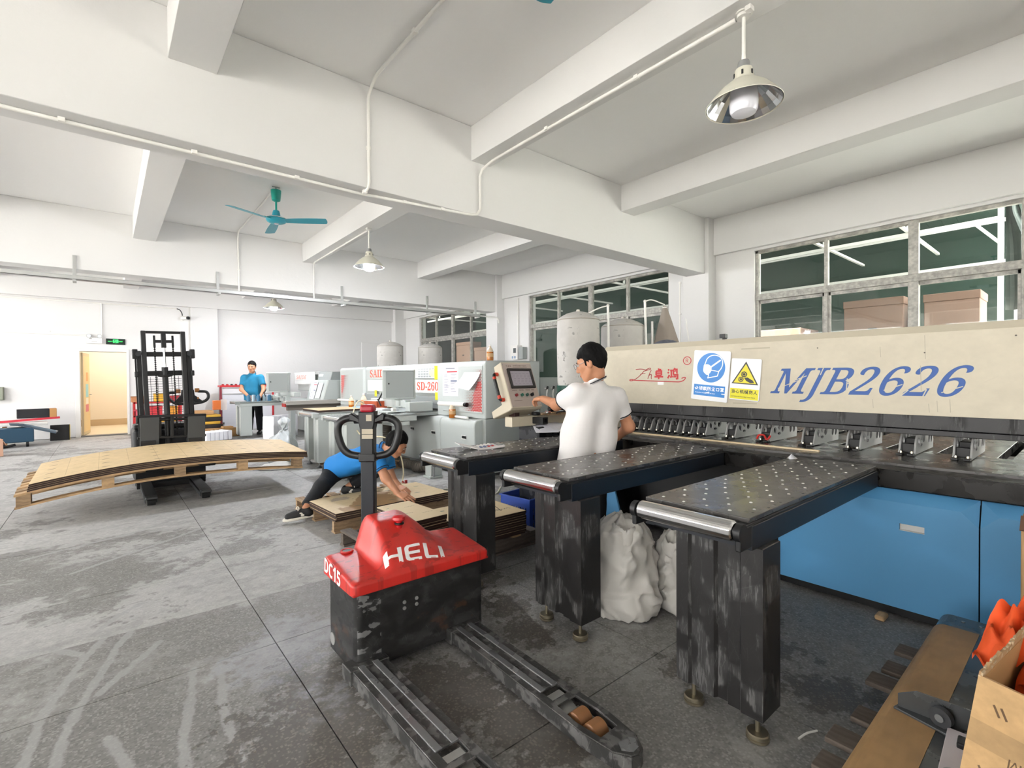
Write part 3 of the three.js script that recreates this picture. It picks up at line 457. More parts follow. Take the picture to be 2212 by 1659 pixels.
{
  const s = T('exit_sign', 'green lit exit sign mounted above the doorway', 'sign', [0.22, 2.36, ZB]);
  const tex = canvasTex(512, 192, (x, w, h) => {
    x.fillStyle = '#04180e'; x.fillRect(0, 0, w, h); const g = '#3dff6c'; x.fillStyle = g;
    x.fillRect(180, 16, 150, 120); x.fillStyle = '#0a4d22'; x.fillRect(216, 34, 62, 102); x.fillStyle = g;
    x.beginPath(); x.arc(255, 44, 13, 0, 7); x.fill(); x.lineWidth = 15; x.strokeStyle = g; x.beginPath(); x.moveTo(252, 58); x.lineTo(246, 98); x.lineTo(270, 122); x.lineTo(262, 152); x.moveTo(246, 96); x.lineTo(228, 124); x.lineTo(206, 128); x.moveTo(250, 64); x.lineTo(280, 84); x.moveTo(250, 64); x.lineTo(224, 86); x.stroke();
    ['an', 'quan', 'chu', 'kou'].forEach((k, i) => han(x, k, 40 + i * 33, 76, 30, 6, g));
    x.font = 'bold 52px sans-serif'; x.fillText('EXIT', 338, 108);
  });
  M('housing', bx(0.38, 0.145, 0.03, 0, 0, 0.016, 0.004), mats.darkGrey, s);
  M('sign_face', at(new THREE.PlaneGeometry(0.365, 0.132), 0, 0, 0.0325), std(0x000000, 0.3, 0, { emissive: 0xffffff, emissiveMap: tex, emissiveIntensity: 1.3 }), s, { keepUV: true });
  const e = T('emergency_light', 'white twin-headed emergency light beside the exit sign', 'light', [-0.19, 2.37, ZB]);
  M('housing', bx(0.3, 0.14, 0.06, 0, 0, 0.031, 0.008), mats.whitePaint, e);
  for (const x of [-0.1, 0.1]) { const h = M('lamp_head', [cyl(0.045, 0.05, 0.05, x, 0.11, 0.05, 'z'), rod([x, 0.06, 0.03], [x, 0.1, 0.04], 0.012)], mats.zinc, e); M('lens', cyl(0.04, 0.04, 0.006, x, 0.11, 0.078, 'z'), std(0xdfe3e6, 0.1), h); }
  M('indicator', [bx(0.05, 0.012, 0.004, -0.07, 0.04, 0.062), bx(0.1, 0.006, 0.003, 0.0, -0.03, 0.062)], mats.midGrey, e);
  const c = T('security_camera', 'white bullet security camera with black cable on the back wall', 'camera', [1.64, 3.05, ZB]);
  M('bracket', [cyl(0.05, 0.05, 0.02, 0, -0.05, 0.012, 'z'), rod([0, -0.05, 0.02], [0.02, -0.03, 0.1], 0.018)], mats.whitePaint, c);
  M('camera_body', [rod([-0.03, 0.0, 0.08], [0.09, 0.0, 0.2], 0.042, 18), bx(0.12, 0.01, 0.12, 0.03, 0.048, 0.14, 0.004)], mats.whitePaint, c);
  M('lens_cap', rod([0.085, 0, 0.195], [0.115, -0.002, 0.225], 0.044, 18), mats.blackPlain, c);
  M('cable', tube([[-0.13, 0.25, 0.03], [-0.06, 0.21, 0.05], [-0.02, 0.12, 0.06], [-0.01, 0.03, 0.06]], 0.012, 20, 7), mats.blackPlain, c);
  const m = T('meter_box', 'grey electric meter box with glass window on the wall by the far column', 'meter', [XW - 0.14, 1.8, -9.5]);
  M('housing', bx(0.16, 0.36, 0.28, 0.05, 0.22, 0, 0.006), mats.whitePaint, m); M('side_box', bx(0.14, 0.3, 0.16, 0.06, 0.2, 0.24, 0.006), mats.sgreyM, m); M('pane', bx(0.006, 0.12, 0.1, -0.032, 0.27, 0.03), std(0x565a5c, 0.15), m);
  M('breaker', [bx(0.01, 0.06, 0.05, -0.034, 0.1, -0.05, 0.002), bx(0.01, 0.06, 0.05, -0.034, 0.1, 0.04, 0.002)], std(0x7f95b5, 0.4), m);
  M('riser', rod([0.1, 0.4, 0.02], [0.1, 1.6, 0.02], 0.014), mats.pvc, m);
}
// ---------------------------------------------------------------- the black panel saw with the cream beam
const SAWX = 3.945;
{
  const t = T('panel_saw', 'long panel saw with cream lettered beam, black table and blue side panels', 'machine', [0, 0, 0]);
  const Z0 = -3.28, Z1 = 2.7, XF = SAWX + 0.012;
  const prof = poly([[XF, 1.125], [XF, 1.645], [XF + 0.05, 1.692], [XF + 0.85, 1.70], [XF + 0.85, 1.125]]);
  M('beam_cover', ext(prof, Z1 - Z0, 0.006).translate(0, 0, Z0), mats.cream, t);
  // print on the cover: logo and model lettering (flat paint)
  const W = 2048, Hh = 376, u0 = -3.26, u1 = -0.24, v0 = 1.13, v1 = 1.64, px = (z) => (z - u0) / (u1 - u0) * W, py = (y) => (v1 - y) / (v1 - v0) * Hh;
  const print = canvasTex(W, Hh, (x, w, h) => {
    const im = x.createImageData(w, h);
    for (let j = 0; j < h; j++) for (let i = 0; i < w; i++) { const n = 1 + 0.035 * smp(N512, i / 700, j / 700) + 0.02 * smp(N512b, i / 300, j / 300), o = (j * w + i) * 4; im.data[o] = 198 * n; im.data[o + 1] = 189 * n; im.data[o + 2] = 168 * n; im.data[o + 3] = 255; }
    x.putImageData(im, 0, 0);
    // model lettering: slanted serif stencil
    x.save(); x.translate(px(-1.635), py(1.25)); const wid = px(-0.46) - px(-1.635), hei = py(1.25) - py(1.43);
    x.transform(1, 0, -0.42, 1, 0, 0); x.font = '100px serif'; const m = x.measureText('MJB2626').width; x.scale((wid - hei * 0.36) / m, hei / 70); x.fillStyle = '#2b559c'; x.fillText('MJB2626', 0, 0); x.lineWidth = 1.6; x.strokeStyle = '#2a4f8e'; x.strokeText('MJB2626', 0, 0);
    x.restore();
    x.strokeStyle = '#c6bda8'; x.lineWidth = 4.5; const cut = (z, y, dz, dy) => { x.beginPath(); x.moveTo(px(z - dz), py(y - dy)); x.lineTo(px(z + dz), py(y + dy)); x.stroke(); };
    cut(-1.50, 1.315, 0.07, 0.03); cut(-1.42, 1.36, 0.05, 0.02); cut(-1.27, 1.415, 0.012, 0.03); cut(-1.06, 1.335, 0.06, 0.012); cut(-1.12, 1.30, 0.005, 0.06); cut(-0.86, 1.30, 0.05, 0.02); cut(-0.80, 1.265, 0.02, 0.02); cut(-0.68, 1.335, 0.05, 0.03); cut(-0.70, 1.265, 0.01, 0.025); cut(-0.57, 1.29, 0.05, 0.02); cut(-0.50, 1.265, 0.03, 0.03); cut(-0.42, 1.34, 0.05, 0.03);
    // logo: script letters, two characters, swash, registered mark
    const red = '#b01f24', S = (y) => py(y), P = (pts, lw, c = red) => { x.strokeStyle = c; x.lineWidth = lw; x.lineCap = 'round'; x.lineJoin = 'round'; x.beginPath(); x.moveTo(px(pts[0][0]), S(pts[0][1])); for (let i = 1; i + 1 < pts.length; i += 2) x.quadraticCurveTo(px(pts[i][0]), S(pts[i][1]), px(pts[i + 1][0]), S(pts[i + 1][1])); x.stroke(); };
    P([[-2.87, 1.452], [-2.80, 1.462], [-2.76, 1.445], [-2.70, 1.475], [-2.705, 1.452], [-2.74, 1.443], [-2.78, 1.435], [-2.83, 1.38], [-2.89, 1.352]], 5, '#8e1d1a'); P([[-2.82, 1.405], [-2.80, 1.412], [-2.765, 1.412]], 4, '#8e1d1a');
    P([[-2.735, 1.365], [-2.72, 1.41], [-2.70, 1.44]], 5, '#8e1d1a'); P([[-2.725, 1.39], [-2.70, 1.415], [-2.695, 1.395], [-2.70, 1.38], [-2.697, 1.362]], 5, '#8e1d1a');
    P([[-2.89, 1.352], [-2.94, 1.335], [-2.945, 1.35], [-2.92, 1.362], [-2.89, 1.348], [-2.62, 1.338], [-2.42, 1.333], [-2.36, 1.335], [-2.345, 1.368], [-2.35, 1.382], [-2.38, 1.365]], 6);
    const cs = py(1.36) - py(1.465); han(x, 'zhuo', px(-2.675), py(1.462), cs, 11, '#c02428'); han(x, 'hong', px(-2.53), py(1.462), cs, 11, '#c02428');
    x.lineWidth = 5; x.strokeStyle = red; x.beginPath(); x.arc(px(-2.328), py(1.521), 25, 0, 7); x.stroke(); x.font = '38px sans-serif'; x.fillStyle = red; x.fillText('R', px(-2.328) - 13, py(1.521) + 14);
    x.fillStyle = '#efefef'; x.fillRect(px(-2.63), py(1.333), 44, 20);
    x.lineWidth = 2.2; x.strokeStyle = '#a79f8c'; for (const [z, a, b] of [[-0.93, 1.57, 1.50], [-0.70, 1.63, 1.48], [-0.72, 1.44, 1.28], [-0.97, 1.22, 1.16], [-0.58, 1.23, 1.15], [-0.64, 1.22, 1.15], [-0.68, 1.20, 1.145]]) { x.beginPath(); x.moveTo(px(z), py(a)); x.lineTo(px(z + 0.004), py(b)); x.stroke(); }
    x.fillStyle = '#ada48e'; x.fillRect(px(-1.85), py(1.605), 150, 8); x.fillRect(px(-1.92), py(1.165), 130, 6);
    x.fillStyle = '#4a443a'; for (const [z, y] of [[-0.7, 1.52], [-0.3, 1.6], [-1.3, 1.58]]) { x.beginPath(); x.arc(px(z), py(y), 3, 0, 7); x.fill(); }
  });
  M('printed_front', at(new THREE.PlaneGeometry(u1 - u0, v1 - v0).rotateY(-Math.PI / 2), XF - 0.0015, (v0 + v1) / 2, (u0 + u1) / 2), std(0xffffff, 0.5, 0, { map: print }), t, { keepUV: true });
  M('pressure_beam', [b2(XF + 0.03, XF + 0.3, 1.035, 1.125, Z0 + 0.05, Z1, 0.004), b2(XF + 0.06, XF + 0.28, 0.995, 1.03, Z0 + 0.05, Z1, 0.004)], mats.black, t);
  M('saw_fence', b2(XF + 0.42, XF + 0.5, 0.9, 1.05, Z0 + 0.05, -2.3), mats.blackPlain, t);
  M('end_post', b2(3.95, 4.12, 0.86, 1.12, -3.24, -3.19, 0.004), mats.cream, t);
  // table
  M('saw_table', b2(3.6, 4.27, 0.79, 0.857, -3.3, Z1, 0.003), mats.tableTop, t);
  for (let z = -3.24; z < Z1; z += 0.29) M('rear_bar', b2(4.275, 6.35, 0.79, 0.852, z, z + 0.225, 0.003), mats.tableTop, t);
  M('rear_frame', [b2(4.4, 4.46, 0.66, 0.79, Z0, Z1), b2(6.1, 6.16, 0.66, 0.79, Z0, Z1), b2(6.05, 6.2, 0.02, 0.79, Z0 + 0.1, Z0 + 0.25), b2(6.05, 6.2, 0.02, 0.79, -0.3, -0.15), b2(6.05, 6.2, 0.02, 0.79, Z1 - 0.2, Z1 - 0.05)], mats.black, t);
  M('front_ledge', b2(3.455, 3.6, 0.78, 0.842, -3.3, Z1, 0.004), mats.black, t);
  M('front_fascia', [b2(3.44, 3.475, 0.737, 0.838, -3.3, Z1, 0.003), b2(3.436, 3.446, 0.834, 0.842, -3.3, Z1, 0.002)], std(0x1e1c1a, 0.5, 0.3, { roughnessMap: tScuffR }), t);
  M('base_box', [b2(3.52, 4.3, 0.06, 0.78, -1.36, Z1), b2(3.72, 4.3, 0.06, 0.78, -3.2, -1.36), b2(3.47, 4.3, 0.01, 0.075, -1.37, Z1)], mats.blackPlain, t);
  // blue panels
  const panel = (z0, z1, slotZ) => {
    const g = [];
    const hwid = (z1 - z0) / 2, face = poly([[-hwid, -0.3], [hwid, -0.3], [hwid, 0.227], [hwid - 0.07, 0.299], [-hwid + 0.07, 0.299], [-hwid, 0.227]]);
    if (slotZ !== undefined) rhole(face, slotZ - (z0 + z1) / 2, 0.163, 0.11, 0.038);
    const fx = new THREE.ExtrudeGeometry(face, { depth: 0.012, bevelEnabled: false }).rotateY(-Math.PI / 2).translate(3.442, 0.363, (z0 + z1) / 2);
    g.push(fx);
    // chamfered top: a sloping strip with mitred ends
    const q = [V(3.43, 0.662, z0 + 0.07), V(3.43, 0.662, z1 - 0.07), V(3.485, 0.724, z1 - 0.0), V(3.485, 0.724, z0 + 0.0)], tri = [0, 1, 2, 0, 2, 3], pos = []; for (const i of tri) pos.push(q[i].x, q[i].y, q[i].z);
    for (const [e, s] of [[z0, 1], [z1, -1]]) pos.push(...(s > 0 ? [3.43, 0.59, e, 3.43, 0.662, e + 0.07, 3.485, 0.724, e] : [3.43, 0.59, e, 3.485, 0.724, e, 3.43, 0.662, e - 0.07]));
    const top = new THREE.BufferGeometry(); top.setAttribute('position', new THREE.Float32BufferAttribute(pos, 3)); top.computeVertexNormals(); g.push(top);
    g.push(b2(3.485, 3.5, 0.7, 0.724, z0, z1));
    const p = M('side_panel', g, mats.blue, t);
    if (slotZ !== undefined) M('slot_recess', [b2(3.452, 3.458, 0.49, 0.59, slotZ - 0.09, slotZ + 0.09), bar([3.445, 0.508, slotZ - 0.055], [3.445, 0.508, slotZ + 0.055], 0.03, 0.003)], std(0xdcdcd8, 0.4), p);
    return p;
  };
  panel(-1.36, -0.389, -0.66); panel(-0.383, 0.588, -0.02); panel(0.594, 1.56, 1.27); panel(1.566, 2.65);
  M('side_panel', extX(poly([[3.3, 0.06], [3.3, 0.72], [2.82, 0.72], [2.62, 0.06]]), 0.02, 0.003).translate(3.43, 0, 0), mats.blue, t);
  M('end_panel', b2(3.45, 4.25, 0.06, 0.75, -3.32, -3.3, 0.003), mats.blue, t);
  // gripping clamps along the fence, two pierced jaws each
  const jaw = new THREE.Shape(); jaw.moveTo(-0.10, 0.004); jaw.lineTo(-0.085, 0.06); jaw.quadraticCurveTo(-0.075, 0.125, -0.035, 0.142); jaw.lineTo(0.10, 0.15); jaw.quadraticCurveTo(0.2, 0.142, 0.21, 0.06); jaw.lineTo(0.205, 0.004); jaw.closePath();
  hole(jaw, -0.042, 0.085, 0.017, 0.028, 0.25); hole(jaw, -0.002, 0.112, 0.015, 0.026, 0); hole(jaw, 0.042, 0.095, 0.018, 0.033, -0.2); hole(jaw, -0.002, 0.055, 0.018, 0.012, 0); hole(jaw, 0.13, 0.085, 0.016, 0.036, -0.1); hole(jaw, 0.17, 0.08, 0.014, 0.034, -0.1);
  const jg = ext(jaw, 0.012, 0.0015, 10).translate(0.1, 0, 0).scale(1.75, 1, 1).translate(-0.1, 0, 0), jawMat = std(0xa9a9a7, 0.45, 0.3), pad = std(0x191817, 0.5), bolt = std(0xc9c2ae, 0.25, 0.9);
  [-2.93, -2.79, -2.65, -2.51, -2.37, -2.23, -1.97, -1.69, -1.38, -1.09, -0.79, -0.52, -0.2, 0.1, 0.4, 0.7].forEach((z, i) => {
    const c = new THREE.Group(); c.name = 'clamp'; c.position.set(4.13, 0.858, z - 0.015); t.add(c);
    for (const dz of [-0.045, 0.035]) M('jaw', jg.clone().translate(0, 0, dz), jawMat, c);
    M('clamp_body', [b2(0.02, 0.2, 0.03, 0.10, -0.028, 0.03, 0.006), b2(-0.06, -0.02, 0.01, 0.07, -0.033, 0.035, 0.004)], pad, c);
    M('toe', [b2(-0.15, -0.085, 0.0, 0.012, -0.045, -0.012, 0.003), b2(-0.15, -0.085, 0, 0.012, 0.012, 0.045, 0.003)], pad, c);
    M('bolt', [cyl(0.009, 0.008, 0.012, -0.098, 0.018, -0.028, 'y', 8), cyl(0.009, 0.008, 0.012, -0.098, 0.018, 0.028, 'y', 8)], bolt, c);
    if (i === 7) M('tie', [tube([[-0.11, 0.02, -0.05], [-0.12, 0.05, -0.03], [-0.1, 0.05, 0], [-0.12, 0.02, 0.03], [-0.1, 0.05, 0.05]], 0.008, 24, 7)], mats.red, c, { label: 'red tie' });
  });
  tag(M('wood_strip', [b2(3.75, 3.778, 0.858, 0.868, -3.1, -1.225)], std(0xd6c3a0, 0.6)), 'thin pale wood strip lying along the saw table', 'strip');
  tag(M('paper_scrap', new THREE.ConeGeometry(0.035, 0.03, 3).rotateY(0.6).translate(3.33, 0.872, -1.24), mats.paper), 'small white paper scrap at the back of the nearest extension table', 'paper');
  tag(M('sensor_box', [bx(0.05, 0.035, 0.05, 4.0, 1.718, -2.02, 0.004), bx(0.03, 0.02, 0.03, 4.02, 1.70, -2.02, 0.003)], mats.blackPlain), 'small black sensor box on top of the cream beam', 'sensor');
}
// ---------------------------------------------------------------- safety signs stuck on the beam
{
  const mk = (name, label, y, z, w, h, tilt, draw) => {
    const t = T(name, label, 'sign', [SAWX + 0.006, y, z]); t.rotation.set(0, -Math.PI / 2, 0); t.rotateZ(tilt);
    M('board', ext(rrect(w, h, 0.012), 0.004, 0.001), std(0xeceef0, 0.35), t);
    M('printed_face', at(new THREE.PlaneGeometry(w - 0.006, h - 0.006), 0, 0, 0.0048), std(0xffffff, 0.35, 0, { map: canvasTex(512, Math.round(512 * h / w), draw) }), t, { keepUV: true });
  };
  mk('mask_sign', 'white and blue sign with a masked head in a blue circle', 1.385, -2.109, 0.325, 0.425, -0.085, (x, w, h) => {
    x.fillStyle = '#eef0f2'; x.fillRect(0, 0, w, h); const b = '#1d7fd0'; x.fillStyle = b; x.beginPath(); x.arc(w / 2, 225, 200, 0, 7); x.fill();
    x.strokeStyle = '#f4f6f8'; x.lineWidth = 13; x.lineCap = 'round'; x.lineJoin = 'round'; x.beginPath();
    x.moveTo(178, 148); x.bezierCurveTo(190, 60, 300, 30, 370, 72); x.bezierCurveTo(440, 120, 420, 220, 372, 262); x.lineTo(356, 330); x.lineTo(222, 366); x.lineTo(232, 318); x.bezierCurveTo(205, 322, 186, 316, 182, 300); x.stroke();
    x.beginPath(); x.moveTo(178, 148); x.lineTo(160, 196); x.stroke(); x.beginPath(); x.moveTo(260, 212); x.lineTo(378, 120); x.lineWidth = 22; x.stroke(); x.lineWidth = 10; x.beginPath(); x.moveTo(262, 258); x.lineTo(370, 268); x.stroke();
    x.fillStyle = '#f4f6f8'; x.beginPath(); x.moveTo(150, 200); x.bezierCurveTo(180, 168, 240, 178, 262, 216); x.bezierCurveTo(276, 250, 262, 296, 226, 316); x.bezierCurveTo(180, 320, 152, 300, 146, 262); x.closePath(); x.fill();
    x.fillStyle = b; x.fillRect(30, 462, 446, 150); ['bi', 'xu', 'dai', 'fang', 'chen', 'kou', 'zhao'].forEach((k, i) => han(x, k, 42 + i * 61, 484, 56, 8, '#f2f5f8'));
    x.font = 'bold 19px sans-serif'; x.fillStyle = '#f2f5f8'; x.fillText('Protective masks must be worn', 54, 580); x.fillStyle = '#eef0f2'; x.save(); x.translate(60, 580); x.rotate(-0.3); x.fillRect(130, 30, 70, 14); x.restore(); x.fillRect(430, 560, 50, 14);
  });
  mk('machine_warning_sign', 'white and yellow sign with gears and a hand in a triangle', 1.353, -1.817, 0.24, 0.335, -0.075, (x, w, h) => {
    x.fillStyle = '#f1f1ee'; x.fillRect(0, 0, w, h); x.fillStyle = '#20201c'; x.beginPath(); x.moveTo(256, 42); x.lineTo(490, 440); x.lineTo(22, 440); x.closePath(); x.fill(); x.fillStyle = '#e6d726'; x.beginPath(); x.moveTo(256, 84); x.lineTo(456, 422); x.lineTo(56, 422); x.closePath(); x.fill();
    x.fillStyle = '#20201c'; const gear = (cx, cy, r) => { x.beginPath(); for (let i = 0; i <= 48; i++) { const a = i / 48 * 2 * Math.PI, q = i % 4 < 2 ? r : r * 0.82; x.lineTo(cx + q * Math.cos(a), cy + q * Math.sin(a)); } x.fill(); x.strokeStyle = '#e6d726'; x.lineWidth = 8; x.beginPath(); x.arc(cx, cy, r * 0.5, 0, 7); x.stroke(); };
    gear(236, 268, 56); gear(186, 358, 50); x.beginPath(); x.moveTo(240, 330); x.lineTo(300, 318); x.lineTo(392, 366); x.lineTo(420, 408); x.lineTo(350, 412); x.lineTo(280, 380); x.closePath(); x.fill();
    x.fillStyle = '#e2d91f'; x.fillRect(6, 520, 500, 186); ['dang', 'xin', 'ji', 'xie', 'shang', 'ren'].forEach((k, i) => han(x, k, 26 + i * 78, 538, 70, 10, '#2a2a1c')); x.font = 'bold 24px sans-serif'; x.fillStyle = '#2a2a1c'; x.fillText('CAUTION: Machine May Cause Injury', 26, 672, 450);
  });
}
// ---------------------------------------------------------------- three extension tables on corrugated legs
{
  const t = T('extension_table', '', 'table', [1.79, 0, -1.043], 0, 'black extension tables of the panel saw');
  const hw = 0.223, L = 1.63;
  M('tabletop', b2(0.02, L, 0.838, 0.857, -hw, hw, 0.003), mats.tableTop, t);
  M('top_edge', [b2(0.0, L, 0.826, 0.838, -hw - 0.004, hw + 0.004, 0.003)], mats.blackPlain, t);
  M('side_rail', b2(0.03, L, 0.735, 0.828, hw - 0.035, hw + 0.008, 0.004), mats.navy, t); M('side_rail', b2(0.03, L, 0.735, 0.828, -hw - 0.008, -hw + 0.035, 0.004), mats.navy, t);
  M('end_rail', b2(0.03, 0.06, 0.74, 0.828, -hw, hw), mats.navy, t);
  const r = M('roller', lathe([[0, -0.205], [0.03, -0.204], [0.0375, -0.198], [0.038, -0.19], [0.038, 0.19], [0.0375, 0.198], [0.03, 0.204], [0, 0.205]], 0, 0, 0, 40).rotateX(Math.PI / 2).translate(-0.035, 0.815, -0.005), mats.chrome, t);
  M('axle', rod([-0.035, 0.815, -0.225], [-0.035, 0.815, 0.22], 0.014), mats.steel, r);
  const brk = extX(poly([[0.0, -0.01], [0.045, 0.0], [0.05, 0.06], [-0.0, 0.105], [-0.02, 0.09], [-0.04, 0.02]]), 0.02, 0.003).rotateY(-Math.PI / 2);
  for (const z of [hw - 0.01, -hw - 0.012]) M('roller_bracket', [bx(0.11, 0.085, 0.022, 0.0, 0.79, z + 0.005, 0.006), cyl(0.034, 0.034, 0.024, -0.035, 0.813, z + 0.005, 'z', 16)], mats.blackPlain, t);
  // corrugated leg: plan outline extruded upwards
  const o = []; const f = [[0.095, -0.12], [0.095, -0.095], [0.085, -0.09], [0.085, -0.06], [0.098, -0.05], [0.098, -0.012], [0.082, -0.005], [0.082, 0.055], [0.098, 0.065], [0.098, 0.105], [0.085, 0.112], [0.085, 0.16], [0.075, 0.168], [0.075, 0.25], [0.23, 0.25], [0.23, -0.12]];
  f.forEach(([x, z]) => o.push([x, -z]));
  M('leg_panel', extY(poly(o.reverse()), 0.655, 0.003).translate(0, 0.082, 0), mats.black, t);
  for (const [x, z] of [[0.1, 0.22], [0.115, -0.05]]) M('levelling_foot', [rod([x, 0.0, z], [x, 0.1, z], 0.009, 10), lathe([[0, 0], [0.039, 0.001], [0.042, 0.005], [0.042, 0.012], [0.038, 0.014], [0.042, 0.018], [0.041, 0.027], [0.037, 0.031], [0.012, 0.0315], [0, 0.032]], x, 0, z, 24)], mats.brass, t);
  const beads = []; for (let i = 0; i < 17; i++) for (let k = 0; k < 4; k++) { const x = 0.07 + i * 0.092 + rr(-0.006, 0.006), z = -0.17 + k * 0.1 + (i % 2) * 0.045 + rr(-0.006, 0.006); if (Math.abs(z) < 0.2) beads.push(new THREE.SphereGeometry(rr(0.0062, 0.0076), 8, 4, 0, 6.3, 0, 1.5).scale(1, 0.55, 1).translate(x, 0.857, z)); }
  M('air_bead', beads, std(0xe4e4e0, 0.3, 0.4), t, { kind: 'stuff' });
  const holes = []; for (let i = 0; i < 26; i++) for (const s of [-1, 1]) if (rnd() < 0.75) holes.push(new THREE.CircleGeometry(0.006, 8).rotateX(-Math.PI / 2).translate(0.05 + i * 0.06, 0.8575, s * (0.202 + rr(-0.004, 0.004))));
  M('screw_hole', holes, mats.blackPlain, t, { kind: 'stuff' });
  t.userData.label = 'black extension table with chrome roller, the nearest of the three to the blue panels';
  copyOf(t, 'extension_table', [1.805, 0.004, -1.96], 0, 'middle black extension table with chrome roller, a white sack under it');
  copyOf(t, 'extension_table', [1.765, 0.012, -2.83], 0, 'black extension table with a calculator lying on it');
}
// ---------------------------------------------------------------- control console on its arm, the stand below, things on them
{
  const t = T('control_console', 'cream control console with grey screen and push buttons', 'console', [2.86, 1.318, -3.30]);
  const tilt = 22 * Math.PI / 180, g = new THREE.Group(); g.name = 'housing_group';
  const rot = (m) => { m.rotation.x = -tilt; return m; };
  const w = 0.36, h = 0.425;
  const side = poly([[-0.215, 0.0], [-0.2125, -0.105], [0.1, -0.125], [0.14, -0.125], [0.15, -0.29], [0.215, -0.29], [0.225, -0.03], [0.213, 0.0]].map(([y, z]) => [-z, -y]));   // shape x = -z, y
  const housing = rot(M('housing', extX(side, w, 0.006).translate(-w / 2, 0, 0), mats.cream, t));
  const face = canvasTex(512, 604, (x, W, H) => {
    x.fillStyle = '#b9aba3'; x.fillRect(0, 0, W, H); x.strokeStyle = '#7d716b'; x.fillStyle = '#5b4c46'; x.font = 'bold 22px serif'; x.fillText('Zh', 66, 44); han(x, 'zhuo', 100, 26, 22, 3, '#6b4a44'); han(x, 'hong', 128, 26, 22, 3, '#6b4a44'); x.font = '18px sans-serif';
    for (let i = 0; i < 11; i++) { x.fillRect(190 + i * 22, 26, 16, 4); x.fillRect(190 + i * 22, 34, 16, 3); x.fillRect(196 + i * 22, 26, 4, 20); } x.fillRect(180, 54, 250, 3);
    for (const [a, n] of [[70, 4], [190, 4], [300, 4], [400, 3]]) for (let i = 0; i < n; i++) { x.fillRect(a + i * 19, 372, 14, 3); x.fillRect(a + i * 19, 379, 14, 3); x.fillRect(a + 5 + i * 19, 372, 4, 16); }
    for (let i = 0; i < 8; i++) x.fillRect(60 + i * 17, 520, 12, 5);
  });
  M('faceplate', at(new THREE.PlaneGeometry(w - 0.015, h - 0.015), 0, 0, 0.0015), std(0xffffff, 0.3, 0.35, { map: face }), housing, { keepUV: true });
  const bez = M('screen_bezel', [ext(rhole(rrect(0.285, 0.19, 0.008), 0, 0, 0.236, 0.142), 0.014, 0.002).translate(0.012, 0.058, 0.001)], std(0x25201f, 0.4), housing);
  M('screen', at(new THREE.PlaneGeometry(0.238, 0.144), 0.012, 0.058, 0.005), std(0x8f8a90, 0.2, 0, { emissive: 0xb9b2b6, emissiveIntensity: 0.12, map: canvasTex(256, 160, (x, W, H) => { x.fillStyle = '#d8d0d2'; x.fillRect(0, 0, W, H); x.fillStyle = '#b5adb2'; for (let j = 0; j < 7; j++) for (let i = 0; i < 5; i++) x.fillRect(14 + i * 48 + (j * 13) % 20, 24 + j * 18, 30, 5); x.fillStyle = '#efe9ea'; x.fillRect(0, 0, W, 12); }) }), bez, { keepUV: true });
  const ring = std(0xb7b4ae, 0.3, 0.8); [[-0.10, 0x7e1c22], [-0.035, 0x2d6b57], [0.025, 0x2a4f45]].forEach(([x, c]) => { const b = M('push_button', cyl(0.014, 0.013, 0.018, x, -0.10, 0.012, 'z', 18), std(c, 0.35), housing); M('button_ring', new THREE.TorusGeometry(0.0165, 0.004, 8, 20).translate(x, -0.10, 0.003), ring, b); });
  M('knob', [cyl(0.016, 0.014, 0.02, 0.085, -0.10, 0.012, 'z', 18), bx(0.008, 0.03, 0.014, 0.085, -0.10, 0.024, 0.003)], mats.blackPlain, housing);
  M('screw', [[-0.16, 0.195], [0.16, 0.195], [0, 0.2], [-0.16, -0.195], [0.16, -0.195], [-0.165, -0.02], [0.165, -0.02]].map(([x, y]) => cyl(0.005, 0.005, 0.004, x, y, 0.003, 'z', 8)), ring, housing);
  for (const s of [-1, 1]) { const x = s * (w / 2 + 0.045), a = s * (w / 2 - 0.005); const hd = M('grip', tube([[a, 0.13, -0.075], [x - s * 0.01, 0.13, -0.075], [x, 0.105, -0.075], [x, 0, -0.075], [x, -0.085, -0.075], [x - s * 0.01, -0.11, -0.075], [a, -0.11, -0.075]], 0.0145, 50, 10, false, 0.25), mats.blackPlain, housing); M('grip_cap', [rod([a, 0.13, -0.0751], [x - s * 0.012, 0.13, -0.0751], 0.0175), rod([a, -0.11, -0.0751], [x - s * 0.012, -0.11, -0.0751], 0.0175), cyl(0.017, 0.017, 0.022, x, 0.095, -0.075), cyl(0.017, 0.017, 0.03, x, -0.085, -0.075)], std(0xc23a22, 0.4), hd); }
  M('post', [b2(-0.06, 0.0, -0.29, -0.15, -0.11, -0.03, 0.004)], std(0x3a2320, 0.5), t);
  M('support_arm', b2(-0.115, 1.05, -0.375, -0.285, -0.1, -0.0, 0.006), mats.cream, t);
  M('stand', b2(0.1, 0.62, -1.318, -0.378, -0.16, 0.12, 0.006), std(0x2a2c30, 0.4, 0.3, { roughnessMap: tScuffR }), t);
  // clutter on the arm
  tag(M('tool_board', [b2(3.05, 3.9, 1.034, 1.046, -3.41, -3.27, 0.002), b2(3.1, 3.5, 1.034, 1.05, -3.27, -3.2, 0.002)], mats.oldWood, null, { grain: 'x' }), 'rough wooden board lying on the cream support arm', 'board');
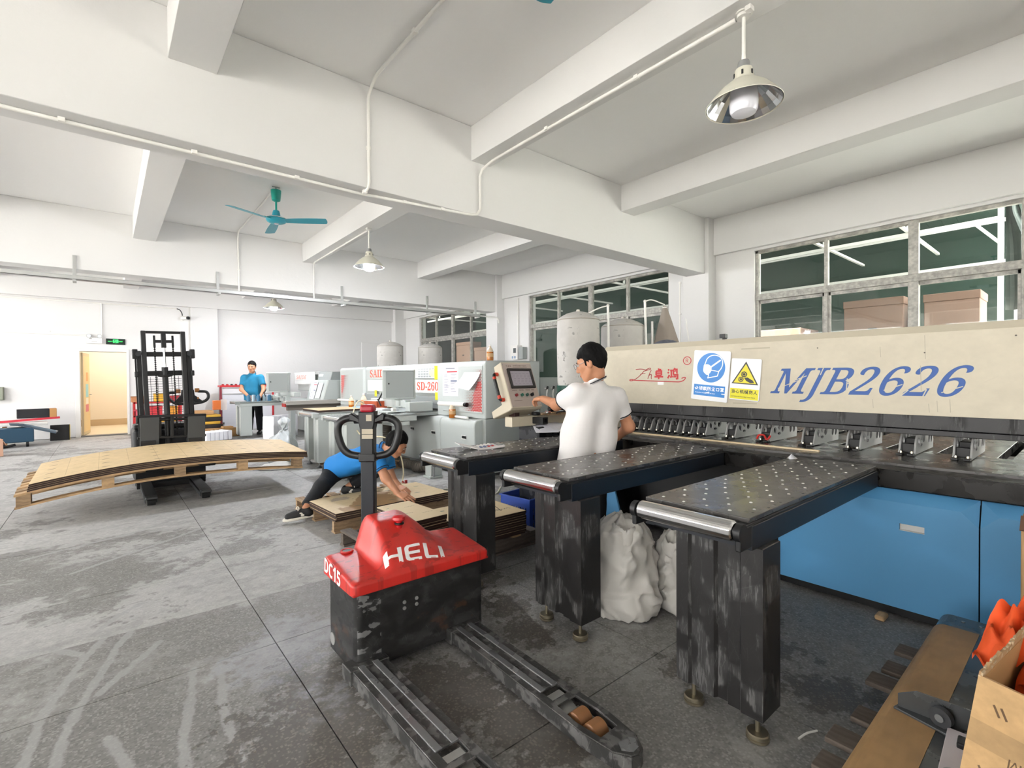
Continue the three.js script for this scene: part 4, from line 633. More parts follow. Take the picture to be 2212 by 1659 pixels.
  const dr = T('power_drill', 'black power tool lying on the board beside the console', 'drill', [3.28, 1.048, -3.33], 0.5); M('motor_body', lathe([[0, -0.1], [0.03, -0.1], [0.038, -0.08], [0.04, 0.04], [0.03, 0.09], [0.014, 0.12], [0, 0.12]], 0, 0, 0, 18).rotateZ(Math.PI / 2).translate(0, 0.042, 0), mats.blackPlain, dr); M('handle', rod([0.06, 0.04, 0], [0.1, 0.03, 0.12], 0.022), mats.blackPlain, dr); M('cable', tube([[0.11, 0.03, 0.13], [0.0, 0.012, 0.14], [-0.1, 0.015, 0.09], [-0.22, 0.01, 0.1]], 0.006, 30, 6), mats.rubber, dr);
  const pl = T('pliers', 'small pliers with red grips on the wooden board', 'pliers', [3.12, 1.056, -3.24], 0.7); M('jaws', [bx(0.05, 0.014, 0.02, -0.02, 0.007, 0, 0.003)], mats.steel, pl); for (const s of [-1, 1]) M('grip', tube([[0, 0.007, 0], [0.04, 0.007, s * 0.018], [0.11, 0.007, s * 0.02]], 0.006, 14, 6), std(0xc96a6a, 0.5), pl);
  tag(M('tape_roll', [new THREE.TorusGeometry(0.032, 0.011, 8, 24).rotateX(Math.PI / 2).scale(1, 1.4, 1).translate(3.03, 1.05, -3.3)], mats.blackPlain), 'black tape roll on the cream support arm', 'tape');
  for (let i = 0; i < 5; i++) tag(M('wood_stick', bar([3.02 + i * 0.11, 1.04 + 0.011 * (i % 2) + 0.008, -3.215 + 0.01 * i], [3.34 + i * 0.12, 1.05 + 0.011 * (i % 2), -3.26 + 0.015 * i], 0.014, 0.01), [mats.oldWood, mats.pine][i % 2], null, { grain: 'x' }), 'thin wooden stick on the support arm behind the papers', 'stick', 'sticks on the support arm');
  // papers and block on the stand
  for (let i = 0; i < 4; i++) { const p = new THREE.PlaneGeometry(0.21, 0.297, 6, 8).rotateX(-Math.PI / 2), a = p.attributes.position; for (let k = 0; k < a.count; k++) { const x = a.getX(k), z = a.getZ(k); a.setY(k, 0.004 * i + 0.02 * Math.max(0, -x - 0.02) * (i + 1) * 0.9 - (z > 0.03 ? 0.42 * (z - 0.03) : 0)); } p.computeVertexNormals(); p.rotateY(-0.5 + i * 0.16).translate(3.06 + i * 0.035, 0.945, -3.235); tag(M('paper_sheet', p, std(0xe6e6ee, 0.8, 0, { side: THREE.DoubleSide })), 'white printed sheet hanging over the edge of the black stand', 'paper', 'loose papers on the stand'); }
  const bl = T('steel_block', 'black square steel tube end weighing down the papers', 'block', [3.03, 0.962, -3.25], 0.1); M('tube_body', ext(rhole(rrect(0.075, 0.06, 0.006), 0, 0, 0.052, 0.038), 0.13, 0.002).translate(0, 0.03, -0.06), mats.blackPlain, bl); M('core', bx(0.053, 0.039, 0.1, 0, 0.03, -0.01), mats.navy, bl);
  // calculator on the table
  const c = T('calculator', 'white desktop calculator with dark display on the black table', 'calculator', [2.16, 0.86, -2.86], -0.35);
  M('body', bar([-0.1, 0.008, 0], [0.1, 0.026, 0], 0.15, 0.018, [0, 1, 0], 0.006), std(0xcfcac8, 0.5), c); M('display', bar([0.05, 0.032, 0], [0.09, 0.0355, 0], 0.12, 0.004), std(0x596068, 0.2), c);
  for (let i = 0; i < 4; i++) for (let j = 0; j < 5; j++) M('key', bx(0.018, 0.007, 0.018, -0.075 + i * 0.028, 0.0225 + i * 0.0026, -0.052 + j * 0.026, 0.003), std(j === 4 && i > 1 ? 0xc0403a : j > 2 ? 0x5d6a92 : 0xe9e7e4, 0.5), c);
  M('cover_flap', bar([-0.1, 0.012, 0.0], [-0.24, 0.05, 0.0], 0.15, 0.006, [0, 1, 0], 0.002), std(0xdedbd8, 0.5), c);
}
// ---------------------------------------------------------------- red and black electric pallet truck
{
  const t = T('pallet_truck', 'red and black electric pallet truck with two long forks and tiller', 'pallet truck', [0, 0, 0]);
  const x0 = 0.835, x1 = 1.6, z0 = -2.52, z1 = -2.125;
  const H = (x, z) => { const u = (z1 - z) / (z1 - z0), r = 0.165 * sstep(0.985, 1.06, x) * (1 - sstep(1.2, 1.45, x)), c = clamp(u / 0.62), e = c > 0.86 ? 0.86 + (c - 0.86) * (1 - (c - 0.86) / 0.28) : c; return 0.455 + 0.05 * u + r * e / 0.93 - 0.03 * sstep(0.85, 1, u) - 0.02 * (x - 1.2) * sstep(1.4, 1.6, x); };
  const nx = 74, nz = 40, pos = [], uv = [], idx = [];
  const ring = (k, n, a, b) => { const q = [0, 0.0, 0.004, 0.012, 0.024]; if (k < 5) return a + q[k]; if (k > n - 5) return b - q[n - k]; return mix(a + 0.024, b - 0.024, (k - 4) / (n - 8)); };
  const drop = [1, 0.016, 0.007, 0.002, 0];
  for (let j = 0; j <= nz; j++) for (let i = 0; i <= nx; i++) {
    const x = ring(i, nx, x0, x1), z = ring(j, nz, z0, z1), e = Math.min(i, nx - i, j, nz - j), d = e < 5 ? drop[e] : 0;
    let y = H(x, z); y = d === 1 ? 0.402 : y - d;
    const cx = Math.min(Math.abs(x - x0), Math.abs(x1 - x)), cz = Math.min(Math.abs(z - z0), Math.abs(z1 - z)); const rc = 0.03; let X = x, Z = z;
    if (cx < rc && cz < rc) { const dx = rc - cx, dz = rc - cz, L = Math.hypot(dx, dz), m = Math.max(dx, dz); if (L > 0) { const k = m / L; X = x < 1.2 ? x0 + rc - dx * k : x1 - rc + dx * k; Z = z < -2.3 ? z0 + rc - dz * k : z1 - rc + dz * k; } }
    pos.push(X, y, Z); uv.push((x - x0) / (x1 - x0), (z1 - z) / (z1 - z0));
    if (i < nx && j < nz) { const a = j * (nx + 1) + i, b = a + 1, c = a + nx + 1; idx.push(a, c, b, b, c, c + 1); }
  }
  const g = new THREE.BufferGeometry(); g.setAttribute('position', new THREE.Float32BufferAttribute(pos, 3)); g.setAttribute('uv', new THREE.Float32BufferAttribute(uv, 2)); g.setIndex(idx); g.computeVertexNormals();
  const tex = canvasTex(2048, 1058, (x, W, Hh) => {
    const im = x.createImageData(W, Hh); for (let j = 0; j < Hh; j++) for (let i = 0; i < W; i++) { const n = 1 + 0.07 * smp(N512, i / 900, j / 900) - 0.16 * sstep(0.2, 0.34, smp(N512b, i / 1500, j / 800)) - 0.3 * Math.max(0, scratches[(j % 512) * 512 + (i % 512)] - 0.42), o = (j * W + i) * 4; im.data[o] = 196 * n; im.data[o + 1] = 40 * n; im.data[o + 2] = 32 * n; im.data[o + 3] = 255; } x.putImageData(im, 0, 0);
    const q = (s, tt) => { const bx_ = mix(1.014, 1.345, s), bz = mix(-2.172, -2.142, s), tx = mix(1.027, 1.375, s), tz = mix(-2.226, -2.224, s), X = mix(bx_, tx, tt), Z = mix(bz, tz, tt); return [(X - x0) / (x1 - x0) * W, Hh - (z1 - Z) / (z1 - z0) * Hh]; };
    const fillP = (pts) => { x.beginPath(); pts.forEach((p, i) => { const c = q(...p); i ? x.lineTo(...c) : x.moveTo(...c); }); x.closePath(); x.fill(); };
    x.fillStyle = '#eceaea';
    fillP([[0, 0], [0.065, 0], [0.065, 0.38], [0.215, 0.38], [0.215, 0], [0.28, 0], [0.28, 1], [0.215, 1], [0.215, 0.58], [0.065, 0.58], [0.065, 1], [0, 1]]);
    fillP([[0.37, 0], [0.575, 0], [0.575, 0.17], [0.40, 0.17], [0.385, 0.25], [0.385, 0.40], [0.56, 0.40], [0.56, 0.58], [0.385, 0.58], [0.385, 0.74], [0.40, 0.83], [0.575, 0.83], [0.575, 1], [0.37, 1], [0.335, 0.93], [0.322, 0.8], [0.322, 0.2], [0.335, 0.07]]);
    fillP([[0.66, 0], [0.84, 0], [0.84, 0.17], [0.70, 0.17], [0.692, 0.22], [0.692, 1], [0.628, 1], [0.628, 0.16], [0.64, 0.04]]); fillP([[0.885, 0], [0.95, 0], [0.95, 1], [0.885, 1]]);
    x.fillStyle = '#c0332b'; for (const [a, b, c, d] of [[0.06, 0.02, 0.09, 0.1], [0.45, 0.0, 0.52, 0.05], [0.72, 0.02, 0.80, 0.05], [0.9, 0.01, 0.93, 0.05], [0.22, 0.0, 0.25, 0.06]]) fillP([[a, b], [c, b], [c, d], [a, d]]);
  });
  const paint = new THREE.MeshPhysicalMaterial({ map: tex, roughness: 0.42, clearcoat: 0.25, clearcoatRoughness: 0.3 }), redEdge = std(0xb3241f, 0.35);
  const cover = M('cover', g, paint, t, { keepUV: true, label: 'red moulded cover with white lettering' });
  M('cover_lip', [b2(x0 + 0.004, x1 - 0.004, 0.396, 0.41, z0 + 0.004, z1 - 0.004, 0.005)], redEdge, cover);
  const btn = M('stop_button', lathe([[0, 0.05], [0.02, 0.048], [0.031, 0.04], [0.034, 0.028], [0.03, 0.022], [0.018, 0.02], [0.016, -0.02], [0, -0.02]], 1.16, H(1.16, -2.318) + 0.006, -2.318, 24), std(0xc01c22, 0.3), cover); M('button_ring', new THREE.TorusGeometry(0.019, 0.006, 8, 20).rotateX(Math.PI / 2).translate(1.16, H(1.16, -2.318) + 0.012, -2.312), mats.blackPlain, btn);
  const ky = H(0.94, -2.46) + 0.002; M('key_switch', [new THREE.TorusGeometry(0.027, 0.006, 8, 24).rotateX(Math.PI / 2).translate(0.94, ky, -2.46)], redEdge, cover); M('key_hole', cyl(0.024, 0.024, 0.006, 0.94, ky - 0.001, -2.46), mats.blackPlain, cover);
  M('model_lettering', letters('DC15', 0.07).scale(0.95, 1, 1).rotateY(-Math.PI / 2).rotateX(0.07).translate(x0 - 0.001, 0.418, -2.49), std(0xe9e6e2, 0.5), cover);
  // body
  const rust = dataTex(512, (x, y, i) => { const d = sstep(0.05, 0.32, N512[i]) * 0.5 + Math.max(0, N512b[i]) * 0.35, v = 0.016 + 0.035 * d + 0.12 * scratches[i] * sstep(-0.25, 0.2, N512[i]), r = sstep(0.22, 0.05, Math.hypot((x - 330) / 300, (y - 180) / 260) + 0.5 * N512b[i]) * 0.6, w = x < 90 ? sstep(0.14, 0.24, N512b[i]) * 0.5 : 0; return [s8(mix(mix(v, 0.075, r), 0.3, w)), s8(mix(mix(v, 0.035, r), 0.3, w)), s8(mix(mix(v, 0.02, r), 0.3, w))]; }, true, 1);
  const bm = new THREE.MeshStandardMaterial({ map: rust, roughnessMap: tScuffR, roughness: 0.9, metalness: 0.15 });
  const bg = prep(extY(rrect(0.72, 0.355, 0.035, 1.218, 2.325), 0.375, 0.004).translate(0, 0.035, 0)); { const u = bg.attributes.uv; for (let i = 0; i < u.count; i++) u.setXY(i, (u.getX(i) - 0.85) / 0.74, u.getY(i) / 0.42); }
  const body = M('body', bg, bm, t, { keepUV: true });
  M('body_bolt', [[1.10, 0.297], [1.10, 0.268], [1.166, 0.298], [1.166, 0.269]].map(([x, y]) => cyl(0.0095, 0.0085, 0.006, x, y, -2.146, 'z', 14)), mats.zinc, body);
  M('side_disc', cyl(0.03, 0.03, 0.006, 0.857, 0.085, -2.44, 'x', 20), mats.zinc, body);
  // forks with ribs, roller cut-outs and upturned tips
  const forkM = new THREE.MeshStandardMaterial({ map: dataTex(512, (x, y, i) => { const w = sstep(0.0, 0.3, N512b[i] + 0.3 * N512[i]), v = 0.045 + 0.14 * w * 0.6 + 0.24 * scratches[i]; return [s8(v), s8(v * 0.98), s8(v * 0.96)]; }, true, 2), roughnessMap: tScuffR, roughness: 0.95, metalness: 0.3 });
  const wornM = std(0x77787a, 0.55, 0.4, { roughnessMap: tScuffR, bumpMap: tBump, bumpScale: 0.0005 });
  const fork = (cx, drift, wheelsSeen) => {
    const w0 = 0.082, F = [[-w0, 2.16], [-w0, 1.2], [-0.066, 1.07], [-0.03, 1.015], [0, 1.005], [0.03, 1.015], [0.066, 1.07], [w0, 1.2], [w0, 2.16]];   // shape y = -z
    const sh = poly(F); rhole(sh, 0, 1.43, 0.088, 0.07);
    const cut = new THREE.Path(); [[-0.05, 1.36], [0.05, 1.36], [0.058, 1.25], [0.045, 1.14], [-0.045, 1.14], [-0.058, 1.25]].forEach((p, i) => (i ? cut.lineTo(...p) : cut.moveTo(...p))); cut.closePath(); sh.holes.push(cut);
    const top = extY(sh, 0.01, 0.002).translate(0, 0.075, 0);
    const flange = [];
    for (let i = 0; i + 1 < F.length; i++) flange.push(bar([F[i][0] * 0.97, 0.055, -F[i][1]], [F[i + 1][0] * 0.97, 0.055, -F[i + 1][1]], 0.008, 0.052, [0, 1, 0]));
    const move = (gg) => { const a = gg.attributes.position; for (let k = 0; k < a.count; k++) a.setX(k, a.getX(k) + cx + drift * (a.getZ(k) + 2.15)); return gg; };
    const f = M('fork', [top, ...flange].map(move), forkM, t);
    for (const rx of [-0.038, 0.03]) M('fork_rib', move(bx(0.03, 0.007, 0.66, rx, 0.0865, -1.79, 0.003)), wornM, f);
    M('link_plate', [move(bx(0.08, 0.006, 0.05, 0, 0.068, -1.42, 0.002)), move(bar([0, 0.07, -1.4], [0, 0.045, -1.34], 0.08, 0.006))], mats.zinc, f);
    for (const wz of [-1.285, -1.205]) M('load_roller', move(lathe([[0, -0.036], [0.034, -0.036], [0.04, -0.032], [0.041, 0], [0.04, 0.032], [0.034, 0.036], [0, 0.036]], 0, 0, 0, 28).rotateZ(Math.PI / 2).translate(0, 0.045, wz)), std(0x8a5f3c, 0.45), f);
    M('worn_tip', move(extY(poly([[-0.02, 1.08], [0.03, 1.075], [0.045, 1.055], [0.02, 1.022], [-0.01, 1.02], [-0.04, 1.05]]), 0.002).translate(0, 0.0855, 0)), wornM, f);
    M('fork_heel', [move(b2(-w0 - 0.012, w0 + 0.012, 0.02, 0.088, -2.2, -2.1, 0.006))], forkM, f);
  };
  fork(0.905, 0.01); fork(1.43, -0.03);
  M('skirt', [b2(0.86, 1.575, 0.02, 0.06, -2.49, -2.17, 0.008)], mats.blackPlain, t);
  for (const x of [0.94, 1.5]) M('caster', cyl(0.05, 0.05, 0.03, x, 0.05, -2.45, 'x', 20), mats.rubber, t);
  M('drive_wheel', cyl(0.1, 0.1, 0.07, 1.12, 0.1, -2.6, 'x', 28), mats.rubber, t);
  // tiller
  const tl = new THREE.Group(); tl.name = 'tiller'; tl.position.set(1.122, 0, -2.6); tl.rotation.y = -0.69; t.add(tl);
  const plastic = std(0x17181a, 0.38);
  M('column', ext(rrect(0.074, 0.06, 0.008, 0, 0), 0.78, 0.002).rotateX(-Math.PI / 2).translate(0, 0.16, 0), mats.navy, tl);
  M('collar', [bx(0.095, 0.05, 0.075, 0, 0.945, 0, 0.01)], plastic, tl);
  const ringPts = (s) => [[s * 0.02, 1.15, 0.0], [s * 0.075, 1.162, 0], [s * 0.125, 1.158, 0.0], [s * 0.162, 1.13, 0], [s * 0.168, 1.075, 0.0], [s * 0.145, 1.0, 0], [s * 0.11, 0.965, 0.0], [s * 0.06, 0.952, 0], [s * 0.02, 0.95, 0]];
  for (const s of [-1, 1]) M('handle_loop', tube(ringPts(s), 0.0205, 64, 14), plastic, tl);
  M('head', [ext(poly([[-0.036, 0.93], [0.036, 0.93], [0.037, 1.1], [0.045, 1.14], [0.045, 1.2], [-0.045, 1.2], [-0.045, 1.14], [-0.037, 1.1]]), 0.07, 0.006).translate(0, 0, -0.035)], plastic, tl);
  for (const s of [-1, 1]) M('thumb_lever', [ext(poly([[s * 0.04, 1.16], [s * 0.085, 1.192], [s * 0.1, 1.182], [s * 0.095, 1.15], [s * 0.075, 1.145], [s * 0.04, 1.135]]), 0.05, 0.006).translate(0, 0, -0.02), cyl(0.025, 0.025, 0.05, s * 0.05, 1.155, 0, 'x', 16)], plastic, tl);
  M('belly_button', bx(0.078, 0.045, 0.075, 0, 1.215, 0, 0.016), std(0xa01c2c, 0.35), tl, { label: 'red safety button on the tiller head' });
  M('label_plate', [bx(0.03, 0.035, 0.003, 0.014, 1.165, 0.037), bx(0.06, 0.028, 0.003, 0.005, 1.09, 0.036), bx(0.06, 0.022, 0.003, 0.005, 1.062, 0.036)], std(0xb5aa96, 0.5), tl);
}
// ---------------------------------------------------------------- pallets and boards
const stampTex = canvasTex(1024, 512, (x, W, H) => {
  const im = x.createImageData(W, H); for (let j = 0; j < H; j++) for (let i = 0; i < W; i++) { const n = 1 + 0.05 * smp(N512b, i / 300, j / 300) + 0.03 * smp(N512, i / 200, j / 900), o = (j * W + i) * 4; im.data[o] = 203 * n; im.data[o + 1] = 178 * n; im.data[o + 2] = 136 * n; im.data[o + 3] = 255; } x.putImageData(im, 0, 0);
  x.strokeStyle = 'rgba(96,74,48,0.35)'; x.lineWidth = 1.5; for (let i = 1; i < 10; i++) { x.beginPath(); x.moveTo(i * 102, 0); x.lineTo(i * 102, H); x.stroke(); }
  x.fillStyle = 'rgba(58,46,34,0.72)'; for (let i = 0; i < 6; i++) for (let j = 0; j < 5; j++) { x.save(); x.translate(50 + i * 178, 52 + j * 102); x.beginPath(); x.ellipse(0, 0, 14, 5, 0, 0, 7); x.fill(); x.restore(); }
  x.fillStyle = 'rgba(120,96,62,0.3)'; for (let i = 0; i < 6; i++) for (let j = 0; j < 5; j++) x.fillRect(120 + i * 178, 60 + j * 98, 40, 6);
});
{
  // the long pallet sagging over the stacker's forks
  const xc = 0.70, tilt = (z) => (z + 7.0) * -0.032, sag = (x) => (x < xc ? -0.074 : -0.042) * (x - xc) ** 2;
  const bend = (g) => { const p = g.attributes.position; for (let i = 0; i < p.count; i++) p.setY(i, p.getY(i) + sag(p.getX(i)) + tilt(p.getZ(i))); g.computeVertexNormals(); return g; };
  const lb = (x0, x1, y0, y1, z0, z1, n = 26) => { const g = new THREE.BoxGeometry(x1 - x0, y1 - y0, z1 - z0, n, 1, 1).translate((x0 + x1) / 2, (y0 + y1) / 2, (z0 + z1) / 2).toNonIndexed(); return bend(g); };
  const Y = 0.482, Z0 = -7.62, Z1 = -6.40, X0 = -0.66, X1 = 1.90;
  const t = T('wooden_pallet', 'long wooden pallet sagging over the forks of the black stacker', 'pallet', [0, 0, 0]);
  for (let i = 0; i < 8; i++) { const z = Z0 + 0.045 + i * (Z1 - Z0 - 0.09) / 7; M('plank', lb(X0 - rr(0, 0.02), X1 + rr(0, 0.02), Y - 0.02, Y, z - 0.045, z + 0.045), i % 3 ? mats.pine : mats.oldWood, t, { grain: 'x' }); }
  for (let k = 0; k < 5; k++) { const x = X0 + 0.06 + k * (X1 - X0 - 0.12) / 4; M('cross_plank', lb(x - 0.05, x + 0.05, Y - 0.04, Y - 0.02, Z0, Z1, 2), mats.oldWood, t, { grain: 'z' }); for (const z of [Z0 + 0.06, (Z0 + Z1) / 2, Z1 - 0.06]) M('block', lb(x - 0.05, x + 0.05, Y - 0.12, Y - 0.04, z - 0.06, z + 0.06, 2), k % 2 ? mats.pine : mats.oldWood, t); }
  for (const z of [Z0 + 0.06, (Z0 + Z1) / 2, Z1 - 0.06]) M('runner', lb(X0, X1, Y - 0.14, Y - 0.12, z - 0.045, z + 0.045), mats.pine, t, { grain: 'x' });
  for (let s = 0; s < 4; s++) {
    const y = Y + s * 0.0175, x0 = -0.575 + s * 0.004, x1 = 1.955 - s * 0.003;
    const b = T('fiberboard_sheet', ['lowest sheet of the board stack sagging on the stacker pallet', 'second sheet up in the board stack sagging on the stacker pallet', 'sheet just under the stamped top sheet on the stacker pallet', 'large tan sheet with dark stamped marks, topmost on the stacker pallet'][s], 'board', [0, 0, 0], 0, 'sheets on the stacker pallet');
    M('core', lb(x0, x1, y, y + 0.0155, Z0 + 0.01, Z1 + 0.0 + s * 0.002), mats.plyEdge, b);
    const f = lb(x0, x1, y + 0.0155, y + 0.017, Z0 + 0.01, Z1 + s * 0.002), p = f.attributes.position, uv = f.attributes.uv; for (let i = 0; i < p.count; i++) uv.setXY(i, (p.getX(i) - x0) / (x1 - x0), (p.getZ(i) - Z0) / (Z1 - Z0));
    M('face', f, s === 3 ? std(0xffffff, 0.6, 0, { map: stampTex }) : mats.ply, b, { keepUV: true });
  }
}
function pallet(label, pos, ry, w, d, o = {}) {                    // flat pallet, w along x, d along z, 0.13 high; planks along z on runners along x
  const t = T('wooden_pallet', label, 'pallet', pos, ry); const n = o.n || 7, m = o.mat || mats.oldWood;
  for (const z of [-d / 2 + 0.05, 0, d / 2 - 0.05]) { M('runner', b2(-w / 2, w / 2, 0, 0.018, z - 0.045, z + 0.045, 0.003), m, t, { grain: 'x' }); M('bearer', b2(-w / 2, w / 2, 0.018, 0.105, z - 0.022, z + 0.022, 0.003), m, t, { grain: 'x' }); }
  for (let i = 0; i < n; i++) { const x = -w / 2 + 0.05 + i * (w - 0.1) / (n - 1); M('plank', b2(x - 0.045, x + 0.045, 0.105, 0.124, -d / 2 - rr(-0.01, 0.015), d / 2 + rr(-0.01, 0.015), 0.003), i % 4 === 1 ? mats.pine : m, t, { grain: 'z' }); }
  return t;
}
{
  // boards the kneeling worker is laying
  pallet('low wooden pallet under the kneeling worker and his boards', [2.15, 0, -4.9], 0.02, 1.22, 1.12, { n: 8 });
  const marks = canvasTex(1024, 512, (x, W, H) => {
    const im = x.createImageData(W, H);
    for (let j = 0; j < H; j++) for (let i = 0; i < W; i++) {
      const n = 1 + 0.04 * smp(N512b, i / 300, j / 300), u = i / W, v = j / H, e = 0.12 * smp(N512, i / 500, j / 500) + 0.05 * smp(N512b, i / 260, j / 260);
      const damp = sstep(0.0, 0.012, Math.min(0.62 - u + e, v + e * 0.8 - 0.12 - 0.62 * sstep(0.5, 0.1, u), u - 0.06)) , dust = sstep(0.0, 0.02, 0.13 - Math.hypot((u - 0.2) * 1.4, v - 0.25) + e);
      const c = [208, 187, 146].map((k, q) => mix(k, [150, 118, 78][q], Math.max(damp * 0.85, 0)) ), o = (j * W + i) * 4; for (let q = 0; q < 3; q++) im.data[o + q] = mix(c[q], [150, 132, 116][q], dust * 0.7) * n; im.data[o + 3] = 255;
    }
    x.putImageData(im, 0, 0); x.fillStyle = 'rgba(50,84,80,0.65)'; for (const [a, b] of [[0.22, 0.8], [0.5, 0.82], [0.78, 0.7], [0.9, 0.3], [0.62, 0.25]]) { x.font = 'bold italic 22px sans-serif'; x.beginPath(); x.ellipse(a * W, b * H, 26, 9, 0, 0, 7); x.lineWidth = 4; x.strokeStyle = 'rgba(50,84,80,0.6)'; x.stroke(); x.fillRect(a * W - 16, b * H - 3, 32, 6); }
    x.strokeStyle = 'rgba(90,70,46,0.4)'; x.lineWidth = 2; x.beginPath(); x.moveTo(W * 0.1, H * 0.9); x.lineTo(W * 0.35, H * 0.6); x.moveTo(W * 0.7, H * 0.3); x.lineTo(W * 0.92, H * 0.55); x.stroke();
  });
  for (let s = 0; s < 4; s++) {
    const b = T('fiberboard_sheet', ['lowest sheet in the stack below the kneeling worker', 'second sheet up in the stack below the kneeling worker', 'third sheet up in the stack below the kneeling worker', 'stained tan sheet under the hands of the kneeling worker'][s], 'board', [2.13 + rr(-0.008, 0.008), 0.126 + s * 0.0178, -4.635 + rr(-0.006, 0.006)], 0.045 + rr(-0.006, 0.006), 'sheets below the kneeling worker');
    M('core', bx(1.21, 0.0155, 0.66, 0, 0.00775, 0), mats.plyEdge, b);
    const f = bx(1.21, 0.0018, 0.66, 0, 0.0164, 0).toNonIndexed(), p = f.attributes.position, uv = f.attributes.uv; for (let i = 0; i < p.count; i++) uv.setXY(i, p.getX(i) / 1.21 + 0.5, 0.5 - p.getZ(i) / 0.66);
    M('face', f, s === 3 ? std(0xffffff, 0.6, 0, { map: marks }) : mats.ply, b, { keepUV: true });
  }
  // cut panels on the pallet by the table leg
  pallet('dark pallet carrying the two piles of cut panels by the table leg', [2.12, 0, -3.51], 0.03, 1.24, 1.1, { mat: mats.greyWood });
  const hand = (w, h, big) => canvasTex(512, Math.round(512 * h / w), (x, W, H) => {
    x.fillStyle = '#d3bd93'; x.fillRect(0, 0, W, H); x.strokeStyle = '#4c3d2e'; x.lineWidth = 4; x.lineCap = 'round'; const scrib = (a, b, s) => { x.beginPath(); for (let i = 0; i < 7; i++) { x.moveTo(a + i * s, b + rr(-6, 6)); x.quadraticCurveTo(a + i * s + s * 0.4, b - s, a + i * s + s * 0.7, b + rr(-4, s * 0.5)); } x.stroke(); };
    scrib(W * 0.55, H * 0.3, 22); scrib(W * 0.2, H * 0.6, 20); scrib(W * 0.6, H * 0.72, 24); if (big) { x.lineWidth = 6; x.beginPath(); x.moveTo(W * 0.2, H * 0.7); x.lineTo(W * 0.28, H * 0.45); x.lineTo(W * 0.34, H * 0.7); x.moveTo(W * 0.28, H * 0.45); x.lineTo(W * 0.3, H * 0.85); x.moveTo(W * 0.7, H * 0.5); x.lineTo(W * 0.76, H * 0.75); x.lineTo(W * 0.82, H * 0.5); x.stroke(); }
    x.fillStyle = 'rgba(50,84,80,0.6)'; x.fillRect(W * 0.12, H * 0.18, 40, 16); x.strokeStyle = 'rgba(80,60,40,.5)'; x.lineWidth = 2; x.strokeRect(4, 4, W - 8, H - 8);
  });
  const pile = (name, labelTop, cx, cz, w, d, y0, n, ry, tex, what, hgt = 0.018) => {
    for (let s = 0; s < n; s++) {
      const top = s === n - 1, jx = top ? 0 : rr(-0.006, 0.006), jz = top ? 0 : rr(-0.006, 0.006);
      const b = T(name, top ? labelTop : what, 'panel', [cx + jx, y0 + s * hgt, cz + jz], ry + (top ? 0 : rr(-0.01, 0.01)), what.replace(/^cut panel in /, 'panels in '));
      M('core', bx(w, hgt - 0.0022, d, 0, hgt / 2 - 0.0011, 0), mats.plyEdge, b);
      const f = bx(w, 0.0018, d, 0, hgt - 0.0014, 0).toNonIndexed(), p = f.attributes.position, uv = f.attributes.uv; for (let i = 0; i < p.count; i++) uv.setXY(i, p.getX(i) / w + 0.5, 0.5 - p.getZ(i) / d);
      M('face', f, top ? std(0xffffff, 0.65, 0, { map: tex }) : mats.ply, b, { keepUV: true });
    }
  };
  pile('cut_panel', 'top panel with handwriting on the taller narrow pile behind the truck', 1.70, -3.21, 0.28, 0.52, 0.126, 16, 0.06, hand(0.3, 0.56, false), 'cut panel in the taller narrow pile behind the truck', 0.0182);
  pile('cut_panel', 'top panel with a drawn arrow on the lower wide pile', 2.285, -3.225, 0.64, 0.52, 0.126, 10, -0.02, hand(0.7, 0.52, true), 'cut panel in the lower wide pile by the table leg', 0.0182);
}
